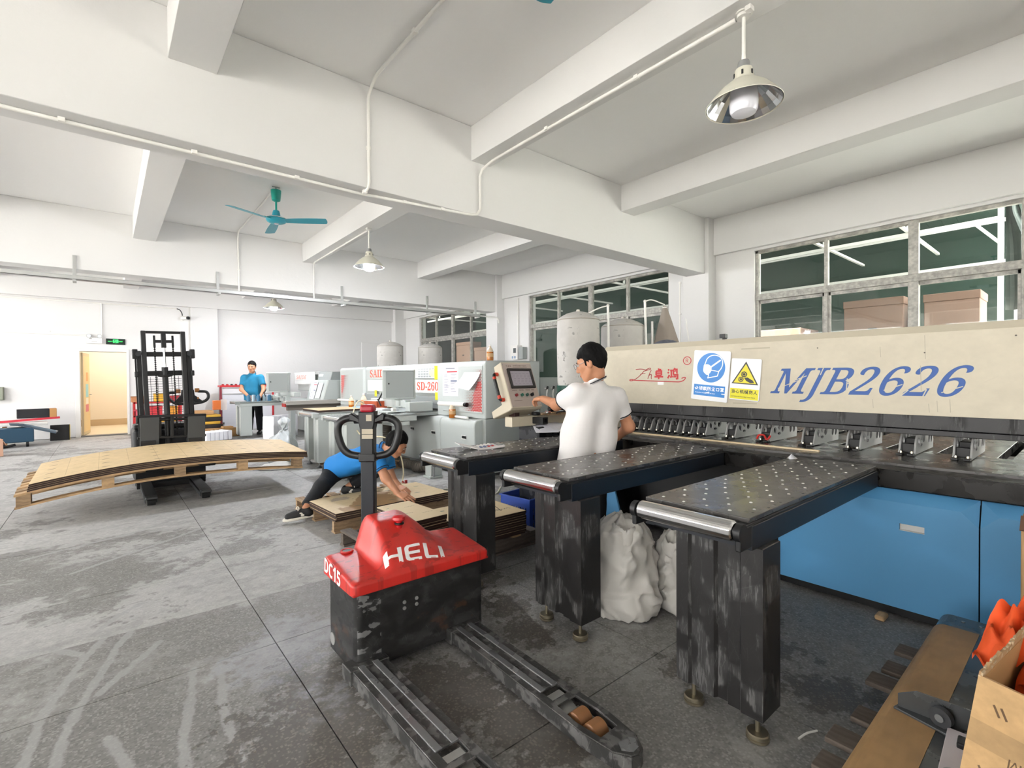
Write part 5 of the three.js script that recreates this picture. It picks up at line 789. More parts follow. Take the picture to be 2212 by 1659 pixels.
// ---------------------------------------------------------------- black stacker
{
  const t = T('stacker', 'black walkie stacker with tall mast lifting the sagging pallet', 'forklift', [0.645, 0, -7.72]);
  const tilt = (m) => { m.rotation.z = 0.03; m.position.y = 0.03; return m; };
  const mast = new THREE.Group(); mast.name = 'mast'; tilt(mast); t.add(mast);
  const blk = mats.blackPlain, grey = std(0x3f4142, 0.6);
  for (const s of [-1, 1]) {
    M('outer_channel', [b2(s * 0.24, s * 0.29, 0.08, 1.73, -0.14, -0.02, 0.006), b2(s * 0.29, s * 0.305, 0.08, 1.73, -0.14, -0.1)], blk, mast);
    M('inner_channel', [b2(s * 0.185, s * 0.235, 0.1, 1.985, -0.11, 0.0, 0.006)], std(0x1b1c1e, 0.45), mast);
    const br = M('roller_bracket', [b2(s * 0.275, s * 0.33, 1.63, 1.75, -0.1, 0.02, 0.008), b2(s * 0.28, s * 0.315, 1.4, 1.47, -0.1, 0.02, 0.008)], blk, mast); M('roller', cyl(0.03, 0.03, 0.03, s * 0.27, 1.69, 0.02, 'z', 16), mats.darkGrey, br);
    M('chain_anchor', [b2(s * 0.085, s * 0.11, 1.78, 1.93, -0.05, -0.03, 0.004)], blk, mast);
    const links = []; for (let y = 0.62; y < 1.78; y += 0.024) links.push(bx(0.02, 0.015, 0.012, s * 0.0975, y, -0.04, 0.002), bx(0.009, 0.012, 0.009, s * 0.0975, y + 0.012, -0.04)); M('chain', links, std(0x1d1d1c, 0.45, 0.5), mast, { kind: 'stuff' });
  }
  M('top_bar', b2(-0.235, 0.235, 1.955, 1.985, -0.08, -0.02, 0.006), blk, mast); M('cross_bar', b2(-0.2, 0.2, 1.66, 1.72, -0.12, -0.08, 0.006), blk, mast); M('cross_bar', b2(-0.2, 0.2, 1.41, 1.475, -0.12, -0.08, 0.006), blk, mast);
  M('chain_bar', b2(-0.1, 0.1, 1.835, 1.87, -0.055, -0.025, 0.004), blk, mast);
  M('cylinder_head', b2(-0.027, 0.027, 1.77, 1.97, -0.08, -0.02, 0.008), blk, mast); M('piston_rod', rod([0, 1.48, -0.06], [0, 1.78, -0.06], 0.017, 18), mats.chrome, mast);
  M('cylinder', [rod([0, 0.15, -0.06], [0, 1.42, -0.06], 0.033, 20), cyl(0.035, 0.035, 0.12, 0, 1.46, -0.06), lathe([[0.035, -0.02], [0.08, -0.01], [0.085, 0.01], [0.035, 0.012]], 0, 1.41, -0.06, 24)], blk, mast);
  const wires = []; for (let y = 0.6; y < 1.4; y += 0.032) wires.push(bx(0.37, 0.0045, 0.0045, 0, y, -0.15)); for (let x = -0.15; x < 0.16; x += 0.075) wires.push(bx(0.0045, 0.8, 0.0045, x, 1.0, -0.153)); M('wire_guard', wires, blk, mast, { kind: 'stuff' });
  // carriage with its plates, forks
  const c = new THREE.Group(); c.name = 'carriage'; c.rotation.z = -0.022; t.add(c);
  M('carriage_bar', [b2(-0.36, 0.375, 0.90, 0.935, 0.0, 0.05, 0.006), b2(-0.36, 0.375, 0.63, 0.66, 0.0, 0.05, 0.006), b2(-0.375, -0.35, 0.83, 0.93, -0.02, 0.05, 0.006), b2(0.35, 0.375, 0.83, 0.93, -0.02, 0.05, 0.006), rod([-0.32, 0.875, 0.03], [0.34, 0.875, 0.03], 0.02)], blk, c);
  for (const [x0, x1] of [[-0.335, -0.14], [0.165, 0.36]]) M('fork_plate', b2(x0, x1, 0.56, 0.905, 0.052, 0.075, 0.005), grey, c);
  M('centre_post', [b2(-0.02, 0.015, 0.63, 0.93, 0.0, 0.06, 0.004), b2(-0.14, -0.115, 0.63, 0.9, 0, 0.04), b2(0.13, 0.155, 0.63, 0.9, 0, 0.04)], blk, c);
  for (const s of [-0.24, 0.26]) M('fork', [b2(s - 0.08, s + 0.08, 0.38, 0.43, 0.06, 1.1, 0.01), b2(s - 0.08, s + 0.08, 0.38, 0.62, 0.05, 0.09, 0.006)], blk, t);
  // chassis, straddle legs
  M('chassis', [b2(-0.37, 0.385, 0.05, 0.32, -0.2, 0.02, 0.01), b2(-0.36, 0.375, 0.02, 0.09, -0.1, 0.07, 0.006)], blk, t);
  for (const [s, k] of [[-0.27, 0], [0.245, 0]]) { const l = M('straddle_leg', [b2(s - 0.055, s + 0.055, 0.06, 0.1, 0.0, 0.98, 0.006), b2(s - 0.055, s - 0.045, 0.02, 0.1, 0, 1.0), b2(s + 0.045, s + 0.055, 0.02, 0.1, 0, 1.0), b2(s - 0.055, s + 0.055, 0.07, 0.098, 0.98, 1.09, 0.01)], grey, t); M('leg_roller', cyl(0.038, 0.038, 0.075, s, 0.039, 1.03, 'x', 20), mats.rubber, l); }
  M('power_unit', [b2(-0.38, 0.4, 0.08, 0.74, -0.85, -0.22, 0.04)], std(0x15161a, 0.5), t); M('battery_lid', b2(-0.37, 0.39, 0.74, 0.8, -0.6, -0.24, 0.02), std(0x121315, 0.4), t);
  M('drive_wheel', cyl(0.11, 0.11, 0.08, 0, 0.11, -0.6, 'x', 24), mats.rubber, t);
  const h = M('tiller_handle', [tube([[0.13, 1.2, -0.75], [0.05, 1.195, -0.75], [0.04, 1.14, -0.75], [0.12, 1.05, -0.75], [0.25, 1.035, -0.75], [0.33, 1.035, -0.75], [0.47, 1.06, -0.75], [0.53, 1.12, -0.75], [0.51, 1.2, -0.75], [0.4, 1.215, -0.75]], 0.021, 80, 10), ext(poly([[0.1, 1.06], [0.47, 1.06], [0.36, 1.16], [0.35, 1.24], [0.2, 1.24], [0.19, 1.16]]), 0.04, 0.005).translate(0, 0, -0.77), rod([0.27, 0.7, -0.75], [0.27, 1.06, -0.75], 0.03)], std(0x17181a, 0.4), t);
  M('thumb_switch', [b2(0.13, 0.19, 1.19, 1.25, -0.765, -0.73, 0.01), b2(0.36, 0.42, 1.2, 1.26, -0.765, -0.73, 0.01), b2(0.39, 0.41, 1.1, 1.13, -0.735, -0.725)], std(0x8a5a2c, 0.4), h);
}
// ---------------------------------------------------------------- the grey saws at the back
const hoseMat = (c, n) => { const t = dataTex(64, (x) => { const v = 128 + 127 * Math.sin(x / 64 * 2 * Math.PI); return [v, v, v]; }, false, 1, 4); t.repeat.set(n, 1); return std(c, 0.7, 0, { bumpMap: t, bumpScale: 0.006 }); };
const dotsTex = canvasTex(512, 512, (x, W, H) => {                // red hexagon print fading out to single dots, on grey
  x.fillStyle = '#b4bab7'; x.fillRect(0, 0, W, H);
  for (let j = 0; j < 26; j++) for (let i = 0; i < 18; i++) { const u = (i + (j % 2) * 0.5) / 18, v = j / 26, f = clamp(u * 1.25 + v * 0.85 - 0.62), r = 14 * clamp(f, 0, 1); if (r < 1.5) continue; const cx = u * W, cy = v * H; x.fillStyle = f > 0.8 ? '#b8231f' : '#8e2a26'; x.beginPath(); for (let k = 0; k < 6; k++) x.lineTo(cx + r * Math.cos(k * Math.PI / 3), cy + r * Math.sin(k * Math.PI / 3)); x.closePath(); x.fill(); }
  for (let j = 8; j < 26; j++) for (let i = 11; i < 18; i++) { const u = (i + (j % 2) * 0.5) / 18, v = j / 26, f = u * 1.25 + v * 0.85 - 1.05; if (f > 0.2) { x.fillStyle = '#c02622'; x.fillRect(u * W - 14, v * H - 10, 26, 20); x.fillStyle = '#d9dcda'; x.beginPath(); x.ellipse(u * W, v * H + 10, 6, 8, 0, 0, 7); x.fill(); } }
});
const faceX = (w, h, x, y, z) => at(new THREE.PlaneGeometry(w, h).rotateY(-Math.PI / 2), x, y, z);        // a print facing -x, w along z
const faceZ = (w, h, x, y, z) => at(new THREE.PlaneGeometry(w, h), x, y, z);
const brand = (text, w, h, style, bg = '#b9bfbc', fg = '#d8482c', shade = '#8b5a48') => canvasTex(1024, Math.round(1024 * h / w), (x, W, H) => { x.fillStyle = bg; x.fillRect(0, 0, W, H); x.font = style; const m = x.measureText(text).width; x.save(); x.translate(W * 0.03, H * 0.82); x.scale(W * 0.94 / m, H * 0.72 / 100 * 1.35); x.fillStyle = shade; x.fillText(text, 2, 2); x.fillStyle = fg; x.fillText(text, 0, 0); x.strokeStyle = '#f0b09a'; x.lineWidth = 1; x.strokeText(text, 0, 0); x.restore(); });
const noticeTex = canvasTex(256, 384, (x, W, H) => { x.fillStyle = '#e6e6ee'; x.fillRect(0, 0, W, H); x.fillStyle = '#8a8a92'; x.fillRect(50, 18, 150, 16); x.fillStyle = '#b8333a'; x.fillRect(70, 60, 170, 18); x.fillStyle = '#55565e'; for (let i = 0; i < 12; i++) { x.fillRect(20, 100 + i * 22, 50 + (i * 37) % 30, 4); x.fillRect(130, 100 + i * 20, 100 - (i * 23) % 35, 4); } x.fillStyle = '#3d4a66'; x.fillRect(130, 180, 105, 16); x.fillStyle = '#9a9aa2'; for (let i = 0; i < 4; i++) x.fillRect(28 + i * 22, 240, 14, 22); });
{
  const t = T('grey_panel_saw', 'grey panel saw with red dot print and the longest beam, in the middle bay', 'machine', [0, 0, 0]);
  const X = 3.98, ZN = -5.35, ZT = -6.6;
  // near tower, rounded top edge towards the operator
  const tp = new THREE.Shape(); tp.moveTo(X, 0.82); tp.lineTo(X, 1.55); tp.quadraticCurveTo(X, 1.62, X + 0.07, 1.622); tp.lineTo(5.0, 1.625); tp.lineTo(5.0, 0.82); tp.closePath();
  M('tower', ext(tp, ZN - ZT, 0.012).translate(0, 0, ZT), mats.sgrey, t); M('tower_base', b2(X, 5.0, 0.06, 0.815, ZT, ZN, 0.012), mats.sgreyM, t);
  M('access_panel', [b2(X - 0.012, X + 0.01, 0.885, 1.555, -6.43, -5.4, 0.012)], mats.sgrey, t);
  M('dot_print', faceX(0.50, 0.6, X - 0.0135, 1.20, -5.66), std(0xffffff, 0.45, 0, { map: dotsTex }), t, { keepUV: true });
  M('towel_bar', [rod([X - 0.09, 1.0, -6.4], [X - 0.09, 1.005, -5.72], 0.033, 16), rod([X - 0.09, 1.0, -6.3], [X, 1.0, -6.3], 0.012), rod([X - 0.09, 1.0, -5.8], [X, 1.0, -5.8], 0.012)], mats.whitePaint, t); M('bar_end', rod([X - 0.09, 1.006, -5.72], [X - 0.09, 1.006, -5.66], 0.03, 14), mats.blackPlain, t);
  // beam
  const bp = new THREE.Shape(); bp.moveTo(X + 0.06, 1.08); bp.lineTo(X + 0.04, 1.54); bp.quadraticCurveTo(X + 0.04, 1.62, X + 0.12, 1.622); bp.lineTo(4.9, 1.625); bp.lineTo(4.9, 1.08); bp.closePath();
  M('beam', ext(bp, 2.9, 0.008).translate(0, 0, ZT - 2.85), mats.sgrey, t);
  M('pressure_beam', b2(X + 0.02, X + 0.4, 0.97, 1.09, ZT - 2.85, ZT, 0.01), mats.sgreyD, t);
  M('white_band', [b2(X + 0.03, X + 0.06, 1.14, 1.36, -9.3, ZT - 0.02, 0.004)], std(0xd9dddb, 0.4), t);
  M('brand_lettering', faceX(0.98, 0.2, X + 0.026, 1.475, -8.72), std(0xffffff, 0.45, 0, { map: brand('SAIDE7', 0.98, 0.2, 'bold 100px serif', '#b7bdba') }), t, { keepUV: true });
  M('model_lettering', faceX(0.86, 0.19, X + 0.028, 1.25, -6.9), std(0xffffff, 0.45, 0, { map: brand('SD-2600', 0.86, 0.19, 'bold 100px serif', '#d9dddb', '#e0472f', '#b06a52') }), t, { keepUV: true });
  M('data_chart', faceX(0.76, 0.17, X + 0.026, 1.47, -7.0), std(0xffffff, 0.5, 0, { map: canvasTex(512, 128, (x, W, H) => { x.fillStyle = '#dfe2e0'; x.fillRect(0, 0, W, H); x.fillStyle = '#9aa09e'; for (let j = 0; j < 4; j++) for (let i = 0; i < 7; i++) x.fillRect(84 + i * 60, 8 + j * 30, 50, 20); x.fillStyle = '#e4dcae'; x.beginPath(); x.arc(400, 40, 76, -0.3, 3.3); x.fill(); }) }), t, { keepUV: true });
  M('yellow_sticker', [faceX(0.12, 0.22, X + 0.022, 1.47, -6.66)], mats.yellow, t);
  for (const z of [-6.65, -8.9]) M('hazard_label', faceX(0.1, 0.12, X + 0.018, 1.1, z), std(0xd5cf22, 0.5), t);
  // far tower
  M('far_tower', ext(tp, 1.3, 0.04).translate(0, 0, -10.72), mats.sgrey, t); M('far_tower_base', b2(X, 5.0, 0.06, 0.815, -10.7, -9.45, 0.012), mats.sgreyM, t);
  M('dot_print', at(new THREE.PlaneGeometry(0.42, 0.55).rotateZ(Math.PI).rotateY(-Math.PI / 2), X - 0.002, 1.2, -10.42), std(0xffffff, 0.45, 0, { map: dotsTex }), t, { keepUV: true }); M('bar', [rod([X - 0.08, 0.93, -10.6], [X - 0.08, 0.93, -9.7], 0.025, 12), rod([X - 0.08, 0.93, -10.1], [X, 0.93, -10.1], 0.012)], mats.whitePaint, t);
  // front covers below the table, with rounded shoulders and finger slots
  const fp = new THREE.Shape(); fp.moveTo(4.0, 0.06); fp.lineTo(3.86, 0.06); fp.lineTo(3.84, 0.70); fp.quadraticCurveTo(3.842, 0.79, 3.90, 0.80); fp.lineTo(4.0, 0.81); fp.closePath();
  for (const [z0, z1, dx] of [[-6.3, -5.42, 0], [-6.98, -6.31, 0.0], [-8.0, -6.99, 0.06], [-9.4, -8.01, 0.06]]) { const c = M('front_cover', ext(fp, z1 - z0, 0.01).translate(dx, 0, z0), mats.sgrey, t); const zc = mix(z0, z1, 0.72); M('finger_slot', [b2(3.835 + dx, 3.85 + dx, 0.535, 0.575, zc - 0.05, zc + 0.05, 0.004)], mats.blackPlain, c); M('slot_rim', [b2(3.832 + dx, 3.84 + dx, 0.573, 0.583, zc - 0.055, zc + 0.055, 0.002), b2(3.832 + dx, 3.84 + dx, 0.527, 0.537, zc - 0.055, zc + 0.055, 0.002)], mats.whitePaint, c); }
  M('foot_block', [b2(3.42, 3.6, 0.03, 0.2, -6.02, -5.86, 0.01), bx(0.2, 0.03, 0.2, 3.5, 0.016, -5.94, 0.005)], mats.sgrey, t); M('foot_screw', rod([3.46, 0.02, -5.85], [3.46, 0.17, -5.85], 0.016), mats.steel, t);
  M('saw_table', b2(3.42, 4.4, 0.81, 0.86, -9.4, ZT, 0.006), mats.sgreyM, t);
  M('side_cabinet', b2(5.01, 5.46, 0.55, 1.385, -5.75, -5.36, 0.01), mats.sgreyM, t);
  for (let k = 0; k < 3; k++) { const x = 5.1 + k * 0.13, h = M('hook', tube([[x, 1.22, -5.35], [x, 1.2, -5.3], [x - 0.02, 1.13, -5.29], [x, 1.06, -5.3], [x + 0.02, 1.03, -5.32]], 0.011, 20, 7), mats.whitePaint, t); M('hook_tip', rod([x, 1.19, -5.31], [x + 0.015, 1.25, -5.3], 0.016), mats.blackPlain, h); }
  // operator's side: fence arm, shelf with ribs
  M('fence_arm', [b2(3.5, 3.6, 0.93, 1.05, -8.0, -6.75, 0.01), b2(3.5, 3.9, 0.88, 1.02, -6.75, -6.6, 0.01)], mats.sgrey, t);
  M('shelf', [b2(3.22, 3.5, 0.875, 0.885, -8.15, -6.72, 0.003), b2(3.2, 3.225, 0.76, 0.885, -8.15, -6.72, 0.004)], mats.sgrey, t);
  for (const z of [-8.0, -7.55, -7.1, -6.8]) M('shelf_rib', [ext(poly([[3.17, 0.76], [3.2, 0.885], [3.24, 0.885], [3.24, 0.76]]), 0.02).translate(0, 0, z), ext(poly([[3.17, 0.76], [3.2, 0.885], [3.24, 0.885], [3.24, 0.76]]), 0.02).translate(0, 0, z + 0.09)], mats.sgreyD, t);
  M('front_rail', b2(3.15, 3.42, 0.70, 0.755, -8.6, -6.45, 0.006), mats.sgrey, t);
}
// monitors in their cabinets, seen from the door side
{
  const mk = (label, pos, ry, w = 0.5) => {
    const t = T('monitor_cabinet', label, 'monitor', pos, ry); const h = w * 0.93;
    M('cabinet', [bx(w, h, 0.16, 0, h / 2 + 0.12, -0.05, 0.022), bx(w * 0.98, 0.05, 0.22, 0, h + 0.09, -0.08, 0.015)], mats.sgrey, t);
    const d = M('door', bx(w * 0.84, h * 0.86, 0.012, 0.02, h / 2 + 0.115, 0.035, 0.005), mats.sgreyD, t); M('lock', cyl(0.014, 0.012, 0.012, -w * 0.29, h / 2 + 0.13, 0.046, 'z', 12), mats.blackPlain, d);
    M('stand', [cyl(0.055, 0.045, 0.1, 0, 0.05, 0), bx(0.2, 0.02, 0.2, 0, 0.01, 0, 0.006)], mats.sgrey, t);
    M('cable', tube([[-w / 2, h * 0.5, -0.06], [-w / 2 - 0.06, h * 0.25, -0.06], [-w / 2 - 0.07, 0.12, -0.04], [-w / 2 - 0.02, 0.02, 0]], 0.012, 24, 7), mats.blackPlain, t);
  };
  mk('grey monitor cabinet with locked door in front of the orange lettering', [3.5, 0.94, -6.95], -0.55, 0.5);
  mk('grey monitor cabinet standing beside the worker in teal', [3.12, 0.96, -12.35], -0.5, 0.5);
}
// grey extension tables
{
  const t = T('grey_extension_table', '', 'table', [2.44, 0, -6.82], 0, 'grey extension tables of the middle saw');
  const hw = 0.36, L = 1.1;
  M('tabletop', b2(0.02, L, 0.84, 0.86, -hw, hw, 0.003), std(0x8d9290, 0.35, 0.3), t); M('side_rail', b2(0.0, L, 0.76, 0.838, hw - 0.03, hw, 0.004), mats.sgrey, t); M('side_rail', b2(0, L, 0.76, 0.838, -hw, -hw + 0.03, 0.004), mats.sgrey, t);
  M('roller', rod([-0.01, 0.825, -hw + 0.04], [-0.01, 0.825, hw - 0.05], 0.03, 20), mats.chrome, t); for (const s of [-1, 1]) M('roller_bracket', bx(0.1, 0.075, 0.05, 0.005, 0.82, s * (hw - 0.015), 0.008), mats.sgrey, t);
  for (const s of [-1, 1]) {
    const c = s * (hw - 0.13), o = []; for (const [x, z] of [[0.06, -0.14], [0.06, -0.09], [0.05, -0.08], [0.05, -0.03], [0.062, -0.02], [0.062, 0.03], [0.05, 0.04], [0.05, 0.09], [0.04, 0.1], [0.04, 0.14], [0.26, 0.14], [0.26, -0.14]]) o.push([x, -(z + c)]);
    M('leg_panel', extY(poly(o.reverse()), 0.68, 0.003).translate(0, 0.09, 0), mats.sgrey, t);
    M('levelling_foot', [rod([0.08, 0, c + 0.05], [0.08, 0.1, c + 0.05], 0.011, 8), lathe([[0, 0], [0.04, 0.002], [0.042, 0.012], [0.03, 0.025], [0.012, 0.04], [0, 0.04]], 0.08, 0, c + 0.05, 16)], mats.steel, t);
  }
  const beads = []; for (let i = 0; i < 9; i++) for (let k = 0; k < 6; k++) beads.push(new THREE.SphereGeometry(0.009, 6, 3, 0, 6.3, 0, 1.5).scale(1, 0.55, 1).translate(0.08 + i * 0.11, 0.86, -0.3 + k * 0.11 + (i % 2) * 0.05)); M('air_bead', beads, std(0xe2e2e0, 0.25, 0.6), t, { kind: 'stuff' });
  t.userData.label = 'grey extension table with beaded top just behind the truck tiller';
  copyOf(t, 'grey_extension_table', [2.46, 0, -8.02], 0, 'grey extension table carrying a tan board, beside the clear plastic bag');
  const p = T('fiberboard_sheet', 'tan board lying on the grey extension table behind the tiller', 'board', [3.15, 0.862, -8.1], 0.02); M('core', bx(1.25, 0.03, 0.72, 0, 0.015, 0), mats.plyEdge, p); M('face', bx(1.25, 0.003, 0.72, 0, 0.0315, 0), mats.ply, p);
  const r = T('guide_rail', 'long grey profile rail with red end cap behind the tan board', 'rail', [3.75, 0, -11.0]); M('profile', [b2(-0.85, 0.9, 0.86, 0.92, -0.12, 0.12, 0.008), b2(-0.85, 0.9, 0.84, 0.87, -0.16, 0.16, 0.004)], std(0xaaa69e, 0.45, 0.2), r); M('end_cap', b2(-0.87, -0.845, 0.8, 0.87, -0.12, 0.12, 0.004), mats.redDark, r); M('web', b2(-0.8, 0.9, 0.72, 0.84, -0.05, 0.05), std(0x6a625a, 0.6), r); for (const x of [-0.7, 0.7]) M('leg', b2(x - 0.05, x + 0.05, 0, 0.72, -0.08, 0.08, 0.006), mats.sgreyD, r);
}
// far saw
{
  const t = T('grey_panel_saw', 'farthest grey panel saw with translucent guard and slanted end box', 'machine', [0, 0, 0]);
  const X = 4.0;
  M('beam', b2(X + 0.02, 4.9, 1.08, 1.5, -13.9, -11.9, 0.02), std(0xc9cecb, 0.4), t); M('beam_end', [ext(poly([[X - 0.02, 1.3], [X + 0.05, 1.55], [4.8, 1.56], [4.85, 1.3]]), 0.9, 0.01).translate(0, 0, -12.25)], mats.sgreyD, t);
  M('guard', [b2(X - 0.06, X - 0.05, 1.25, 1.55, -13.9, -12.25, 0.003), bar([X - 0.06, 1.55, -13.1], [X + 0.4, 1.58, -13.1], 1.65, 0.01, [0, 1, 0])], std(0xd5d8d4, 0.25, 0), t);
  M('brand_lettering', faceX(0.9, 0.14, X - 0.064, 1.43, -13.35), std(0xffffff, 0.5, 0, { map: brand('SAIDE', 0.9, 0.14, 'italic bold 100px sans-serif', '#d5d8d4', '#cf7f72', '#c9a29a') }), t, { keepUV: true });
  M('notice', faceX(0.42, 0.17, X + 0.012, 1.19, -12.75), std(0xf4f4f2, 0.6), t); M('yellow_notice', faceX(0.3, 0.24, X + 0.011, 1.22, -12.4), std(0xd8d27c, 0.6), t);
  const eb = extX(poly([[12.25, 0.88], [12.1, 1.36], [11.1, 1.36], [11.0, 0.88]].map(([z, y]) => [z, y])), 0.75, 0.02); M('end_box', [ext(poly([[3.72, 0.88], [3.86, 1.36], [4.75, 1.36], [4.75, 0.88]]), 1.15, 0.02).translate(0, 0, -12.25)], mats.sgrey, t);
  M('posted_sheet', at(new THREE.PlaneGeometry(0.34, 0.42).rotateZ(0).rotateY(-Math.PI / 2).rotateZ(-0.28), 3.775, 1.12, -11.85), std(0xffffff, 0.7, 0, { map: noticeTex }), t, { keepUV: true }); M('posted_sheet', at(new THREE.PlaneGeometry(0.3, 0.36).rotateY(-Math.PI / 2).rotateZ(-0.28), 3.772, 1.12, -11.45), mats.paper, t, { keepUV: true });
  M('lower_body', b2(3.9, 4.9, 0.06, 0.86, -14.1, -11.0, 0.02), mats.sgrey, t); M('saw_table', b2(3.3, 4.5, 0.82, 0.87, -14, -12.3, 0.005), mats.sgreyM, t);
  M('fence_arm', [b2(3.35, 3.5, 0.97, 1.08, -13.2, -11.9, 0.01), b2(3.2, 3.3, 0.87, 0.99, -13.6, -12.0, 0.008)], mats.sgrey, t); for (const z of [-13.2, -12.6, -12.1]) M('shelf_rib', b2(3.17, 3.21, 0.86, 0.97, z, z + 0.08, 0.004), mats.sgreyD, t);
  M('suction_hose', tube([[4.5, 1.5, -11.3], [4.6, 1.48, -10.95], [4.75, 1.4, -10.8], [4.9, 1.2, -10.75]], 0.09, 40, 14), hoseMat(0x4a4c4d, 22), t, { keepUV: true });
  const w = T('work_table', 'pale grey work table where the worker in teal stands', 'table', [2.36, 0, -13.12]);
  M('tabletop', b2(0, 1.6, 0.82, 0.86, -0.32, 0.32, 0.006), std(0x7f8583, 0.4, 0.2), w); M('side_rail', b2(0.02, 1.6, 0.75, 0.82, 0.27, 0.32, 0.005), mats.sgrey, w);
  M('roller', rod([-0.02, 0.84, -0.3], [-0.02, 0.84, 0.28], 0.028, 14), mats.steel, w); M('bracket', [bx(0.1, 0.07, 0.05, 0, 0.83, 0.3, 0.008), bx(0.1, 0.07, 0.05, 0, 0.83, -0.32, 0.008)], mats.sgreyD, w);
  for (const z of [-0.2, 0.18]) M('leg_panel', [extY(poly([[0.08, -(z - 0.13)], [0.08, -(z + 0.02)], [0.06, -(z + 0.04)], [0.06, -(z + 0.13)], [0.3, -(z + 0.13)], [0.3, -(z - 0.13)]].reverse()), 0.69, 0.004).translate(0, 0.06, 0)], mats.sgrey, w);
  for (let k = 0; k < 5; k++) tag(M('glue_can', [cyl(0.045, 0.045, 0.13 + 0.02 * (k % 2), 2.62 + k * 0.1 + (k > 2 ? 0.05 : 0), 0.925 + 0.01 * (k % 2), -12.95 + 0.03 * (k % 3), 'y', 14), cyl(0.03, 0.03, 0.03, 2.62 + k * 0.1 + (k > 2 ? 0.05 : 0), 1.0, -12.95 + 0.03 * (k % 3), 'y', 12)], k % 2 ? std(0x9fb3bd, 0.4, 0.3) : std(0x3f7596, 0.4)), 'small blue can standing on the table before the worker in teal', 'can', 'cans on the far work table');
}
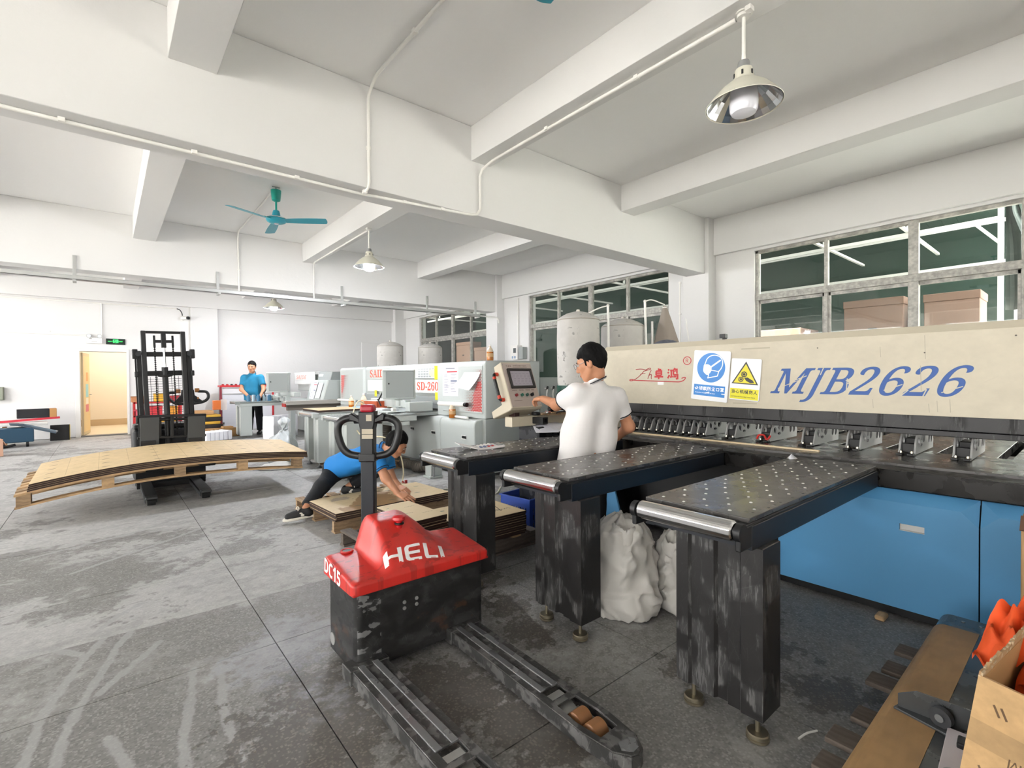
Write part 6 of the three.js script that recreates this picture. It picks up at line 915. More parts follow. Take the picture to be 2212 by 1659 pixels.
// dust collectors with filter bags
{
  const bagTex = dataTex(512, (x, y, i) => { const v = 0.50 * (1 + 0.10 * N512[i] + 0.08 * N512b[i]) - 0.28 * sstep(0.30, 0.38, N512b[i]) * sstep(0.05, 0.3, N512[i]); return [s8(v), s8(v * 0.965), s8(v * 0.90)]; }, true, 0.9);
  const bagM = std(0xffffff, 0.9, 0, { map: bagTex, bumpMap: tFabric, bumpScale: 0.0006 });
  const mk = (label, pos, r, top, band, extra) => {
    const t = T('dust_collector', label, 'dust collector', pos), pr = [[0, top]]; pr.push([r * 0.2, top], [r * 0.55, top - 0.025], [r * 0.85, top - 0.07], [r * 0.98, top - 0.1], [r, top - 0.13], [r * 1.01, top - 0.4], [r, band + 0.05], [r * 0.98, band]);
    const g = new THREE.LatheGeometry(pr.map((p) => new THREE.Vector2(...p)), 48), p = g.attributes.position; for (let i = 0; i < p.count; i++) { const x = p.getX(i), y = p.getY(i), z = p.getZ(i), a = Math.atan2(z, x), k = 1 + 0.02 * n3(Math.cos(a) * 2.5, y * 3, Math.sin(a) * 2.5) + 0.008 * Math.sin(a * 14) * sstep(top - 0.35, top - 0.1, y); p.setXYZ(i, x * k, y, z * k); } g.computeVertexNormals();
    M('filter_bag', g, bagM, t); M('seam', new THREE.TorusGeometry(r * 1.0, 0.006, 6, 48).rotateX(Math.PI / 2).translate(0, top - 0.115, 0), std(0xa39c90, 0.9), t);
    M('bag_knot', [cyl(0.03, 0.02, 0.035, 0, top + 0.012, 0)], std(0xcfcabf, 0.9), t);
    M('clamp_ring', cyl(r * 1.02, r * 1.02, 0.13, 0, band - 0.06, 0, 'y', 40), mats.green, t);
    M('lower_bag', lathe([[0, 0.08], [r * 0.8, 0.1], [r * 1.02, 0.3], [r, band - 0.15]]), std(0xb9bfc0, 0.35), t);
    M('stand', [0, 1, 2, 3].map((k) => rod([r * 1.1 * Math.cos(k * 1.571 + 0.78), 0, r * 1.1 * Math.sin(k * 1.571 + 0.78)], [r * 1.02 * Math.cos(k * 1.571 + 0.78), band - 0.1, r * 1.02 * Math.sin(k * 1.571 + 0.78)], 0.018)), mats.green, t);
  };
  mk('largest white dust bag with green ring, rising behind the worker in white', [4.84, 0, -4.43], 0.277, 2.25, 1.27);
  mk('white dust bag half hidden by the cream beam, next to the hanging cloth', [5.62, 0, -4.30], 0.295, 2.2, 1.2);
  mk('white dust bag with dark scribbles in front of the back wall', [5.37, 0, -11.1], 0.31, 2.28, 1.25);
  mk('white dust bag in front of the far window', [6.14, 0, -10.5], 0.29, 2.24, 1.2);
  const pole = (label, pts, r = 0.016) => { const t = T('support_pole', label, 'pole', [0, 0, 0]); M('pole', rod(pts[0], pts[1], r, 10), mats.pvc, t); if (pts[2]) { M('hook_arm', tube(pts.slice(1), 0.009, 24, 7), mats.pvc, t); M('cap', new THREE.SphereGeometry(r * 1.35, 10, 8).translate(...pts[1]), mats.pvc, t); } };
  pole('white plastic pole leaning beside the largest dust bag', [[5.02, 0, -4.05], [5.2, 2.34, -4.22], [5.08, 2.3, -4.28], [4.94, 2.22, -4.38]]);
  pole('tall white pole with bent hook holding the hanging cloth', [[5.75, 0, -3.95], [5.72, 2.42, -4.0], [5.82, 2.44, -3.95], [5.98, 2.38, -3.86]]);
  pole('thin white pole between the second dust bag and the hanging cloth', [[5.86, 0, -3.98], [5.86, 2.15, -3.98]]);
  pole('thin white rod leaning against the wall column', [[7.3, 0, -4.0], [7.1, 2.3, -4.2]], 0.009);
  // empty filter bag hanging as a cone of folds
  const n = 72, m = 22, pos = [], idx = []; const A = V(5.98, 2.36, -3.86);
  for (let j = 0; j <= m; j++) { const v = j / m, R = 0.02 + 0.33 * Math.pow(v, 0.85); for (let i = 0; i < n; i++) { const a = i / n * Math.PI * 2, f = 1 + 0.24 * Math.sin(a * 5 + 0.6) * v + 0.08 * n3(Math.cos(a) * 2, v * 3, Math.sin(a) * 2); pos.push(A.x + Math.cos(a) * R * f * 0.8 + 0.1 * v, A.y - v * 1.35, A.z + Math.sin(a) * R * f); idx.push(j * n + i, (j + 1) * n + i, j * n + (i + 1) % n, j * n + (i + 1) % n, (j + 1) * n + i, (j + 1) * n + (i + 1) % n); } }
  const g = new THREE.BufferGeometry(); g.setAttribute('position', new THREE.Float32BufferAttribute(pos, 3)); g.setIndex(idx.slice(0, m * n * 6)); g.computeVertexNormals();
  const cl = T('hanging_cloth', 'brownish empty filter cloth hanging in folds from a white hook', 'cloth', [0, 0, 0]); M('cloth_body', g, std(0x948a80, 0.9, 0, { side: THREE.DoubleSide, bumpMap: tFabric, bumpScale: 0.0006 }), cl); M('tie', new THREE.TorusGeometry(0.024, 0.008, 6, 16).rotateX(Math.PI / 2).translate(A.x, A.y - 0.02, A.z), mats.pvc, cl);
  const h = T('suction_hose', 'dark ribbed hose arching up behind the cream beam', 'hose', [0, 0, 0]); M('hose_body', tube([[5.05, 1.2, -3.5], [5.12, 1.62, -3.5], [5.3, 1.75, -3.42], [5.5, 1.68, -3.36], [5.6, 1.3, -3.3]], 0.085, 60, 16), hoseMat(0x5b5f6c, 26), h, { keepUV: true }); M('hose_collar', cyl(0.095, 0.095, 0.06, 5.05, 1.2, -3.5), mats.darkGrey, h);
}
// small things on and around the grey saw
{
  const juice = new THREE.MeshPhysicalMaterial({ color: 0xb4681c, roughness: 0.15, clearcoat: 0.4 }), clear = std(0xd9dcda, 0.15);
  const bottle = (label, x, y, z, s = 1) => { const t = T('juice_bottle', label, 'bottle', [x, y, z]); t.scale.setScalar(s); M('bottle_body', lathe([[0, 0], [0.045, 0], [0.048, 0.02], [0.047, 0.09], [0.048, 0.125], [0.03, 0.165], [0.016, 0.185], [0.016, 0.2]], 0, 0, 0, 20), juice, t); M('label', cyl(0.0487, 0.0487, 0.05, 0, 0.075, 0, 'y', 20, true), std(0xc9a070, 0.6), t); M('bottle_neck', lathe([[0.0482, 0.12], [0.0485, 0.126], [0.031, 0.166], [0.0175, 0.186], [0.0175, 0.2]], 0, 0, 0, 20), std(0xd3c3ac, 0.25), t); M('cap', cyl(0.019, 0.018, 0.022, 0, 0.21, 0, 'y', 14), mats.whitePaint, t); };
  bottle('amber drink bottle standing on top of the grey saw tower', 4.12, 1.622, -5.42, 1.0);
  bottle('amber drink bottle on the front cover beside the white bar', 3.88, 0.805, -6.02, 1.05); bottle('amber drink bottle on the shelf left of the monitor cabinet', 3.42, 0.886, -8.1, 1.1); bottle('second amber drink bottle on the shelf, lower and in front', 3.28, 0.886, -8.3, 0.95);
  tag(M('notice_sheet', faceX(0.42, 0.44, 3.966, 1.335, -6.2), std(0xffffff, 0.7, 0, { map: noticeTex, side: THREE.DoubleSide }), null, { keepUV: true }), 'printed notice sheet with red heading taped to the grey saw', 'notice');
  const cp = new THREE.PlaneGeometry(0.40, 0.25, 10, 8), a = cp.attributes.position; for (let i = 0; i < a.count; i++) { const u = a.getX(i) / 0.40 + 0.5, v = 0.5 - a.getY(i) / 0.25; a.setXYZ(i, a.getX(i) - 0.14 * v, a.getY(i) + 0.05 * (1 - u) * v, 0.01 + 0.10 * v * v); } cp.computeVertexNormals(); cp.rotateY(-Math.PI / 2).translate(3.962, 1.335, -5.62);
  tag(M('curled_sheet', cp, std(0xeeeeee, 0.8, 0, { side: THREE.DoubleSide })), 'blank white sheet curling off the red dot print', 'paper');
  tag(M('white_tube', rod([3.9, 0.825, -5.98], [3.87, 0.825, -5.62], 0.018, 14), mats.whitePaint), 'white cardboard tube lying beside the amber bottle', 'tube');
  const o = T('orange_box', 'orange storage bin on the shelf beside the monitor cabinet', 'box', [3.42, 0.886, -7.62], 0.2); M('bin_body', [b2(-0.1, 0.1, 0, 0.012, -0.17, 0.17), b2(-0.1, -0.09, 0, 0.13, -0.17, 0.17), b2(0.09, 0.1, 0, 0.13, -0.17, 0.17), b2(-0.1, 0.1, 0, 0.13, 0.16, 0.17), b2(-0.1, 0.1, 0, 0.13, -0.17, -0.16)], std(0xc4542a, 0.5), o); M('rim', [b2(-0.11, 0.11, 0.13, 0.142, -0.18, 0.18, 0.004)], std(0xd8d4cc, 0.5), o);
  for (const [x, z, w, d, c, l, cat] of [[3.3, -7.95, 0.16, 0.3, 0x8fb0c4, 'pale blue folder on the ribbed shelf', 'folder'], [3.32, -7.5, 0.1, 0.16, 0x1c1c1e, 'small black pouch on the ribbed shelf', 'pouch'], [3.34, -7.2, 0.16, 0.34, 0xdfe0e4, 'stack of white papers on the ribbed shelf', 'papers'], [3.36, -6.85, 0.06, 0.07, 0xe4e2de, 'small white box on the ribbed shelf', 'box']]) tag(M(cat === 'papers' ? 'paper_stack' : cat === 'folder' ? 'folder' : cat === 'pouch' ? 'pouch' : 'small_box', bx(w, cat === 'box' ? 0.05 : 0.03, d, x, 0.886 + (cat === 'box' ? 0.025 : 0.015), z, 0.008).translate(0, 0, 0), std(c, 0.6)), l, cat);
  tag(M('tape_roll', lathe([[0.03, 0], [0.06, 0], [0.06, 0.045], [0.03, 0.045], [0.03, 0]], 3.27, 0.887, -7.72, 24), std(0xd8cfae, 0.5)), 'cream roll of tape on the ribbed shelf', 'tape');
  const h = T('suction_hose', 'thick brown ribbed hose curling on the floor beside the grey saw', 'hose', [0, 0, 0]); M('hose_body', tube([[3.46, 0.78, -7.28], [3.45, 0.45, -7.26], [3.46, 0.2, -7.2], [3.5, 0.09, -6.95], [3.56, 0.075, -6.6], [3.62, 0.075, -6.35], [3.66, 0.1, -6.2], [3.62, 0.13, -6.15], [3.52, 0.1, -6.28], [3.46, 0.08, -6.4]], 0.072, 110, 14), hoseMat(0x4c463e, 60), h, { keepUV: true }); M('hose_collar', cyl(0.08, 0.08, 0.05, 3.46, 0.79, -7.28), mats.darkGrey, h);
  const c1 = T('air_hose', 'thin cream air hose hanging over the kneeling worker, red nozzle', 'hose', [0, 0, 0]); M('hose_body', tube([[3.3, 0.95, -7.75], [3.12, 1.02, -7.6], [2.75, 0.86, -6.9], [2.62, 0.66, -6.4], [2.66, 0.62, -6.2], [2.82, 0.6, -5.95], [2.92, 0.42, -5.8], [2.95, 0.2, -5.75], [2.92, 0.06, -5.72]], 0.009, 120, 7), std(0xc9bd9c, 0.45), c1); M('nozzle', [rod([2.92, 0.06, -5.72], [2.94, 0.0, -5.68], 0.014), bx(0.03, 0.05, 0.03, 2.96, 0.05, -5.7, 0.006)], mats.redDark, c1);
  const c2 = T('air_hose', 'thin pale hose lying on the floor under the nearest black table roller', 'hose', [0, 0, 0]); M('hose_body', tube([[3.05, 0.012, -5.0], [3.2, 0.012, -5.15], [3.35, 0.012, -4.95], [3.2, 0.012, -4.7], [3.5, 0.012, -4.55], [3.8, 0.012, -4.8]], 0.009, 60, 7), std(0xb9b4a4, 0.5), c2); M('end_fitting', rod([3.03, 0.012, -4.98], [3.05, 0.012, -5.0], 0.012), mats.steel, c2);
}
// ---------------------------------------------------------------- people: signed distance fields meshed by surface nets
function surfaceNet(f, lo, hi, h) {
  const n = [0, 1, 2].map((k) => Math.ceil((hi[k] - lo[k]) / h) + 1), [nx, ny, nz] = n, val = new Float32Array(nx * ny * nz), id = (i, j, k) => (k * ny + j) * nx + i;
  for (let k = 0; k < nz; k++) for (let j = 0; j < ny; j++) for (let i = 0; i < nx; i++) val[id(i, j, k)] = f(lo[0] + i * h, lo[1] + j * h, lo[2] + k * h);
  const vert = new Int32Array(nx * ny * nz).fill(-1), pos = [], idx = [];
  const E = [[0, 1], [2, 3], [4, 5], [6, 7], [0, 2], [1, 3], [4, 6], [5, 7], [0, 4], [1, 5], [2, 6], [3, 7]];
  for (let k = 0; k + 1 < nz; k++) for (let j = 0; j + 1 < ny; j++) for (let i = 0; i + 1 < nx; i++) {
    const c = []; let m = 0; for (let q = 0; q < 8; q++) { const v = val[id(i + (q & 1), j + ((q >> 1) & 1), k + (q >> 2))]; c.push(v); if (v < 0) m |= 1 << q; }
    if (m === 0 || m === 255) continue;
    let x = 0, y = 0, z = 0, w = 0; for (const [a, b] of E) if ((c[a] < 0) !== (c[b] < 0)) { const t = c[a] / (c[a] - c[b]); x += (a & 1) + ((b & 1) - (a & 1)) * t; y += ((a >> 1) & 1) + (((b >> 1) & 1) - ((a >> 1) & 1)) * t; z += (a >> 2) + ((b >> 2) - (a >> 2)) * t; w++; }
    vert[id(i, j, k)] = pos.length / 3; pos.push(lo[0] + (i + x / w) * h, lo[1] + (j + y / w) * h, lo[2] + (k + z / w) * h);
  }
  const quad = (a, b, c, d, flip) => { if (a < 0 || b < 0 || c < 0 || d < 0) return; if (flip) idx.push(a, c, b, a, d, c); else idx.push(a, b, c, a, c, d); };
  for (let k = 1; k + 1 < nz; k++) for (let j = 1; j + 1 < ny; j++) for (let i = 1; i + 1 < nx; i++) {
    const s = val[id(i, j, k)] < 0;
    if (s !== (val[id(i + 1, j, k)] < 0)) quad(vert[id(i, j - 1, k - 1)], vert[id(i, j, k - 1)], vert[id(i, j, k)], vert[id(i, j - 1, k)], !s);
    if (s !== (val[id(i, j + 1, k)] < 0)) quad(vert[id(i - 1, j, k - 1)], vert[id(i - 1, j, k)], vert[id(i, j, k)], vert[id(i, j, k - 1)], !s);
    if (s !== (val[id(i, j, k + 1)] < 0)) quad(vert[id(i - 1, j - 1, k)], vert[id(i, j - 1, k)], vert[id(i, j, k)], vert[id(i - 1, j, k)], !s);
  }
  const g = new THREE.BufferGeometry(); g.setAttribute('position', new THREE.Float32BufferAttribute(pos, 3)); g.setIndex(idx); g.computeVertexNormals(); return g;
}
const cap = (x, y, z, a, b, ra, rb) => { const ux = b[0] - a[0], uy = b[1] - a[1], uz = b[2] - a[2], px = x - a[0], py = y - a[1], pz = z - a[2], L = ux * ux + uy * uy + uz * uz; let t = L > 0 ? (px * ux + py * uy + pz * uz) / L : 0; t = t < 0 ? 0 : t > 1 ? 1 : t; const dx = px - ux * t, dy = py - uy * t, dz = pz - uz * t; return Math.sqrt(dx * dx + dy * dy + dz * dz) - (ra + (rb - ra) * t); };
const smin = (a, b, k) => { const h = Math.max(k - Math.abs(a - b), 0) / k; return Math.min(a, b) - h * h * k * 0.25; };
const smax = (a, b, k) => -smin(-a, -b, k);
const ell = (x, y, z, c, r) => { const px = x - c[0], py = y - c[1], pz = z - c[2], k0 = Math.hypot(px / r[0], py / r[1], pz / r[2]), k1 = Math.hypot(px / (r[0] * r[0]), py / (r[1] * r[1]), pz / (r[2] * r[2])); return k1 < 1e-9 ? -Math.min(...r) : k0 * (k0 - 1) / k1; };
const chain = (bones, k) => (x, y, z) => { let d = 9; for (const [a, b, ra, rb] of bones) d = smin(d, cap(x, y, z, a, b, ra, rb), k); return d; };
const boundsOf = (pts, m) => [[0, 1, 2].map((k) => Math.min(...pts.map((p) => p[k])) - m), [0, 1, 2].map((k) => Math.max(...pts.map((p) => p[k])) + m)];
const vadd = (a, b, s = 1) => [a[0] + b[0] * s, a[1] + b[1] * s, a[2] + b[2] * s], vsub = (a, b) => [a[0] - b[0], a[1] - b[1], a[2] - b[2]], vlen = (a) => Math.hypot(...a), vnorm = (a) => { const l = vlen(a); return a.map((c) => c / l); }, vmix = (a, b, t) => a.map((c, i) => c + (b[i] - c) * t), vdot = (a, b) => a[0] * b[0] + a[1] * b[1] + a[2] * b[2], vcross = (a, b) => [a[1] * b[2] - a[2] * b[1], a[2] * b[0] - a[0] * b[2], a[0] * b[1] - a[1] * b[0]];
const basisMat = (r, u, f, o) => new THREE.Matrix4().makeBasis(V(...r), V(...u), V(...f)).setPosition(...o);
// head in its own frame: +y up, +z where it looks
const headGeo = (() => {
  const f = (x, y, z) => {
    const X = Math.abs(x);
    let d = ell(x, y, z, [0, 0.022, -0.012], [0.075, 0.100, 0.095]);
    d = smin(d, ell(x, y, z, [0, -0.045, 0.022], [0.058, 0.072, 0.066]), 0.035);
    d = smin(d, cap(x, y, z, [-0.022, -0.098, 0.058], [0.022, -0.098, 0.058], 0.017, 0.017), 0.03);
    d = smin(d, cap(X, y, z, [0.058, -0.045, 0.0], [0.03, -0.09, 0.045], 0.016, 0.014), 0.025);
    d = smin(d, cap(X, y, z, [0.045, -0.022, 0.062], [0.052, -0.012, 0.045], 0.014, 0.016), 0.025);
    d = smin(d, cap(X, y, z, [0.012, 0.026, 0.082], [0.04, 0.024, 0.07], 0.009, 0.009), 0.018);
    d = smax(d, -cap(X, y, z, [0.026, 0.003, 0.098], [0.038, 0.003, 0.093], 0.014, 0.012), 0.014);
    d = smin(d, cap(x, y, z, [0, 0.012, 0.086], [0, -0.03, 0.103], 0.008, 0.012), 0.013);
    d = smin(d, cap(X, y, z, [0.006, -0.034, 0.096], [0.014, -0.034, 0.09], 0.009, 0.007), 0.01);
    d = smin(d, ell(x, y, z, [0, -0.0625, 0.083], [0.026, 0.0065, 0.012]), 0.008); d = smin(d, ell(x, y, z, [0, -0.075, 0.081], [0.022, 0.007, 0.012]), 0.008);
    d = smax(d, -cap(x, y, z, [-0.022, -0.0688, 0.094], [0.022, -0.0688, 0.094], 0.0028, 0.0028), 0.004);
    let e = ell(X, y, z, [0.079, -0.006, -0.012], [0.011, 0.032, 0.02]); e = smax(e, -ell(X, y, z, [0.09, -0.004, -0.006], [0.009, 0.019, 0.01]), 0.006); d = smin(d, e, 0.01);
    d = smin(d, cap(x, y, z, [0, -0.05, -0.03], [0, -0.085, -0.03], 0.05, 0.046), 0.025);
    return d;
  };
  return surfaceNet(f, [-0.11, -0.155, -0.13], [0.11, 0.14, 0.13], 0.0042);
})();
const hairGeo = (() => {
  const f = (x, y, z) => {
    const nz = fbm3(x * 26, y * 20, z * 26, 3) * 0.009 + n3(x * 90, y * 30, z * 60) * 0.0022, X = Math.abs(x);
    let d = ell(x, y, z, [0, 0.028, -0.018], [0.087, 0.114, 0.106]) + nz;
    const line = z > 0 ? 0.012 + 0.70 * z - (X < 0.05 ? 0.012 : 0) + 0.008 * n3(x * 60, 1, 2) : 0.012 + 1.2 * z;
    d = smax(d, line - y, 0.008);
    const sb = cap(X, y, z, [0.073, 0.03, 0.012], [0.074, -0.012, 0.014], 0.010, 0.006) + nz * 0.5; d = smin(d, sb, 0.01);
    return d;
  };
  return surfaceNet(f, [-0.11, -0.1, -0.14], [0.11, 0.16, 0.11], 0.0042);
})();
// hand: wrist at 0, +z to the fingers, +y away from the palm, thumb on the side s (+x or -x); curl in radians per joint
function handGeo(s, curl, spread = 0.08) {
  const bones = [], rot = (v, a) => [v[0], v[1] * Math.cos(a) - v[2] * Math.sin(a), v[1] * Math.sin(a) + v[2] * Math.cos(a)];
  const fx = [0.030, 0.010, -0.010, -0.029], L = [[0.040, 0.024, 0.020], [0.044, 0.028, 0.021], [0.041, 0.026, 0.020], [0.032, 0.019, 0.018]], kz = [0.086, 0.09, 0.086, 0.078];
  fx.forEach((x, i) => {
    const k = [s * x, 0, kz[i]]; bones.push([[s * x * 0.55, 0, 0.012], k, 0.0155, 0.0125]);
    let p = k, a = 0; const c = Array.isArray(curl) ? curl[i] : curl;
    for (let j = 0; j < 3; j++) { a += c * [0.7, 1, 0.75][j]; const dir = rot([s * (1.5 - i) * spread, 0, 1], a); const q = vadd(p, vnorm(dir), L[i][j]); bones.push([p, q, 0.0094 - j * 0.0008, 0.0086 - j * 0.0009]); p = q; }
  });
  const t0 = [s * 0.022, -0.006, 0.022], t1 = [s * 0.046, -0.018, 0.05], t2 = [s * 0.055, -0.026, 0.078], t3 = [s * 0.052, -0.034, 0.1];
  bones.push([t0, t1, 0.0155, 0.0125], [t1, t2, 0.0115, 0.0102], [t2, t3, 0.01, 0.0085], [[0, 0, -0.035], [0, 0, 0.02], 0.0235, 0.02]);
  const fing = bones.map((b, i) => b), f = (x, y, z) => { let d = 9; for (let i = 0; i < fing.length; i++) { const [a, b, ra, rb] = fing[i]; d = smin(d, cap(x, y, z, a, b, ra, rb), i % 4 === 0 || i > 15 ? 0.012 : 0.004); } return d; };
  const [lo, hi] = boundsOf(bones.flatMap((b) => [b[0], b[1]]), 0.03);
  return surfaceNet(f, lo, hi, 0.0036);
}
const creaseN = (x, y, z, a) => a * (0.6 * fbm3(x * 7 + 3, y * 7, z * 7, 3) + 0.4 * Math.sin(26 * (y + 0.6 * x) + 9 * n3(x * 5, y * 5, z * 5)) * Math.max(0, n3(x * 4 + 9, y * 4, z * 4)));
function person(label, J, o) {
  const base = [J.pelvis[0], 0, J.pelvis[2]], t = T('person', label, 'person', base);
  const place = (g) => g.translate(-base[0], -base[1], -base[2]);
  const side = vnorm(vsub(J.sR, J.sL)), up = vnorm(vsub(J.chest, J.waist)), S = o.s || 1;
  const W = (p, k) => vadd(p, side, k * S);
  const hs = o.headScale || 1;
  // skin: torso, limbs, then finer head and hands merged into the same mesh
  const sk = [[J.sL, J.sR, 0.055, 0.055], [W(J.chest, -0.07), W(J.waist, -0.055), 0.09, 0.085], [W(J.chest, 0.07), W(J.waist, 0.055), 0.09, 0.085], [W(J.waist, 0), W(J.pelvis, 0), 0.1, 0.1], [vmix(J.chest, J.neck, 0.6), J.neck, 0.055, 0.052], [J.neck, vadd(J.head, vnorm(o.look), -0.022 * S), 0.052, 0.05],
    [J.sL, J.eL, 0.05, 0.043], [J.sR, J.eR, 0.05, 0.043], [J.eL, J.wL, 0.043, 0.029], [J.eR, J.wR, 0.043, 0.029],
    [J.hipL, J.kL, 0.07, 0.05], [J.hipR, J.kR, 0.07, 0.05], [J.kL, vmix(J.kL, J.aL, 0.35), 0.048, 0.05], [vmix(J.kL, J.aL, 0.35), J.aL, 0.05, 0.034], [J.kR, vmix(J.kR, J.aR, 0.35), 0.048, 0.05], [vmix(J.kR, J.aR, 0.35), J.aR, 0.05, 0.034]].map(([a, b, r, q]) => [a, b, r * S, q * S]);
  const [lo, hi] = boundsOf(sk.flatMap((b) => [b[0], b[1]]), 0.14 * S);
  const parts = [surfaceNet(chain(sk, 0.035), lo, hi, o.cell || 0.0135)];
  const fz = vnorm(o.look), rx = vnorm(vcross(o.headUp || [0, 1, 0], fz)), uy = vcross(fz, rx), hm = basisMat(rx, uy, fz, J.head).multiply(new THREE.Matrix4().makeScale(hs, hs, hs));
  parts.push(headGeo.clone().applyMatrix4(hm));
  for (const [w, h, n, s, c] of [[J.wL, J.hL, o.palmL, o.thumbL || 1, o.curlL], [J.wR, J.hR, o.palmR, o.thumbR || -1, o.curlR]]) {
    const d = vnorm(vsub(h, w)), y0 = vnorm(vsub(n, d.map((q) => q * vdot(n, d)))), x0 = vcross(y0, d); parts.push(handGeo(s, c).applyMatrix4(basisMat(x0, y0, d, w).multiply(new THREE.Matrix4().makeScale(S, S, S))));
  }
  M('body', parts.map((g) => place(g)), o.skin || mats.skin, t);
  const hair = M('hair', place(hairGeo.clone().applyMatrix4(hm)), mats.hair, t);
  const eyeW = [], eyeD = [], brow = [];
  for (const s of [-1, 1]) { eyeW.push(new THREE.SphereGeometry(0.0115, 12, 8).scale(1.25, 0.62, 0.8).translate(s * 0.032, 0.003, 0.080)); eyeD.push(new THREE.SphereGeometry(0.0056, 10, 8).scale(1, 1, 0.6).translate(s * 0.032, 0.003, 0.0872)); brow.push(rod([s * 0.014, 0.0245, 0.0915], [s * 0.046, 0.024, 0.0785], 0.0042, 7)); }
  M('eyes', eyeW.map((g) => place(g.applyMatrix4(hm))), std(0xd9d4cc, 0.3), t); M('irises', eyeD.map((g) => place(g.applyMatrix4(hm))), std(0x17100c, 0.2), t); M('eyebrows', brow.map((g) => place(g.applyMatrix4(hm))), mats.hair, t);
  M('lips', place(new THREE.SphereGeometry(0.01, 12, 6).scale(2.1, 0.62, 0.55).translate(0, -0.0695, 0.0895).applyMatrix4(hm)), std(0x9a5a4c, 0.5), t);
  if (o.glasses) { const g = []; for (const s of [-1, 1]) g.push(new THREE.TorusGeometry(0.021, 0.0016, 6, 22).scale(1.15, 0.85, 1).translate(s * 0.033, 0.003, 0.104), rod([s * 0.057, 0.006, 0.1], [s * 0.082, 0.012, -0.01], 0.0016, 6)); g.push(rod([-0.01, 0.008, 0.106], [0.01, 0.008, 0.106], 0.0015, 6)); M('glasses', g.map((q) => place(q.applyMatrix4(hm))), std(0xb9bcc0, 0.25, 0.7), t, { label: 'thin framed glasses' }); }
  // shirt
  const lo_ = o.loose || 1, slL = vmix(J.sL, J.eL, o.sleeve || 0.68), slR = vmix(J.sR, J.eR, o.sleeve || 0.68), hemC = vadd(J.pelvis, up, -(o.hem || 0.02));
  const tb = [[vmix(J.sL, J.sR, 0.06), vmix(J.sL, J.sR, 0.94), 0.072, 0.072], [W(J.chest, -0.078), W(J.waist, -0.072 * lo_), 0.118, 0.118], [W(J.chest, 0.078), W(J.waist, 0.072 * lo_), 0.118, 0.118], [W(J.waist, -0.07 * lo_), W(hemC, -0.08 * lo_), 0.12, 0.124], [W(J.waist, 0.07 * lo_), W(hemC, 0.08 * lo_), 0.12, 0.124], [vmix(J.chest, J.neck, 0.45), vmix(J.chest, J.neck, 0.92), 0.085, 0.066]].map(([a, b, r, q]) => [a, b, r * S, q * S]);
  const tors = chain(tb, 0.06), hemN = up.map((c) => -c), dL = vnorm(vsub(J.eL, J.sL)), dR = vnorm(vsub(J.eR, J.sR));
  const shirtF = (x, y, z) => {
    const p = [x, y, z]; let d = tors(x, y, z);
    const a = Math.max(cap(x, y, z, J.sL, J.eL, 0.07 * S, 0.066 * S), vdot(vsub(p, slL), dL)), b = Math.max(cap(x, y, z, J.sR, J.eR, 0.07 * S, 0.066 * S), vdot(vsub(p, slR), dR));
    d = smin(smin(d, a, 0.05), b, 0.05) + creaseN(x, y, z, o.crease || 0.012);
    d = Math.max(d, vdot(vsub(p, hemC), hemN)); 
    return Math.max(d, -cap(x, y, z, J.neck, J.head, 0.05 * S, 0.05 * S));
  };
  const [sl, sh] = boundsOf([...tb.flatMap((b) => [b[0], b[1]]), slL, slR], 0.16 * S);
  const shirt = M('shirt', place(surfaceNet(shirtF, sl, sh, o.cell || 0.0125)), o.shirt, t);
  const nd = vnorm(vsub(J.head, J.neck)), fw = vnorm(vsub(o.front, nd.map((q) => q * vdot(o.front, nd)))), sd = vcross(nd, fw), col = [], cr = 0.068 * S;
  const ringAt = (r, dy, a0, a1, tilt) => { const pts = []; for (let i = 0; i <= 24; i++) { const a = mix(a0, a1, i / 24), c = Math.cos(a), s = Math.sin(a); pts.push(vadd(vadd(vadd(J.neck, fw, c * r * 1.05 - 0.005), sd, s * r), nd, dy - tilt * c)); } return pts; };
  const lowR = ringAt(cr + 0.012, -0.012 * S, 0.32, 2 * Math.PI - 0.32, 0.028), topR = ringAt(cr - 0.003, 0.024 * S, 0.22, 2 * Math.PI - 0.22, 0.022), cp = [], ci = [];
  for (let i = 0; i <= 24; i++) { const q = vadd(topR[i], vnorm(vsub(topR[i], J.neck)), 0.007); cp.push(...lowR[i], ...topR[i], ...q); if (i < 24) { const b = i * 3; for (const [m, n] of [[0, 1], [1, 2]]) ci.push(b + m, b + n, b + 3 + m, b + n, b + 3 + n, b + 3 + m); ci.push(b + 2, b, b + 5, b, b + 3, b + 5); } }
  const cg = new THREE.BufferGeometry(); cg.setAttribute('position', new THREE.Float32BufferAttribute(cp, 3)); cg.setIndex(ci); cg.computeVertexNormals();
  M('collar', place(cg), o.collar || o.shirt, shirt);
  if (o.trim) {
    M('collar_stripe', place(tube(ringAt(cr + 0.012, 0.0, 0.3, 2 * Math.PI - 0.3, 0.027), 0.0036, 60, 6)), o.trim, shirt);
    for (const [c, d] of [[slL, dL], [slR, dR]]) { const g = new THREE.TorusGeometry(0.0715 * S, 0.004, 6, 36); g.applyQuaternion(new THREE.Quaternion().setFromUnitVectors(V(0, 0, 1), V(...d))); const q = vadd(c, d, -0.014); M('sleeve_stripe', place(g.translate(...q)), o.trim, shirt); }
  }
  // trousers
  const hemL = vmix(J.kL, J.aL, o.cuff || 0.95), hemR = vmix(J.kR, J.aR, o.cuff || 0.95), eL2 = vnorm(vsub(J.aL, J.kL)), eR2 = vnorm(vsub(J.aR, J.kR));
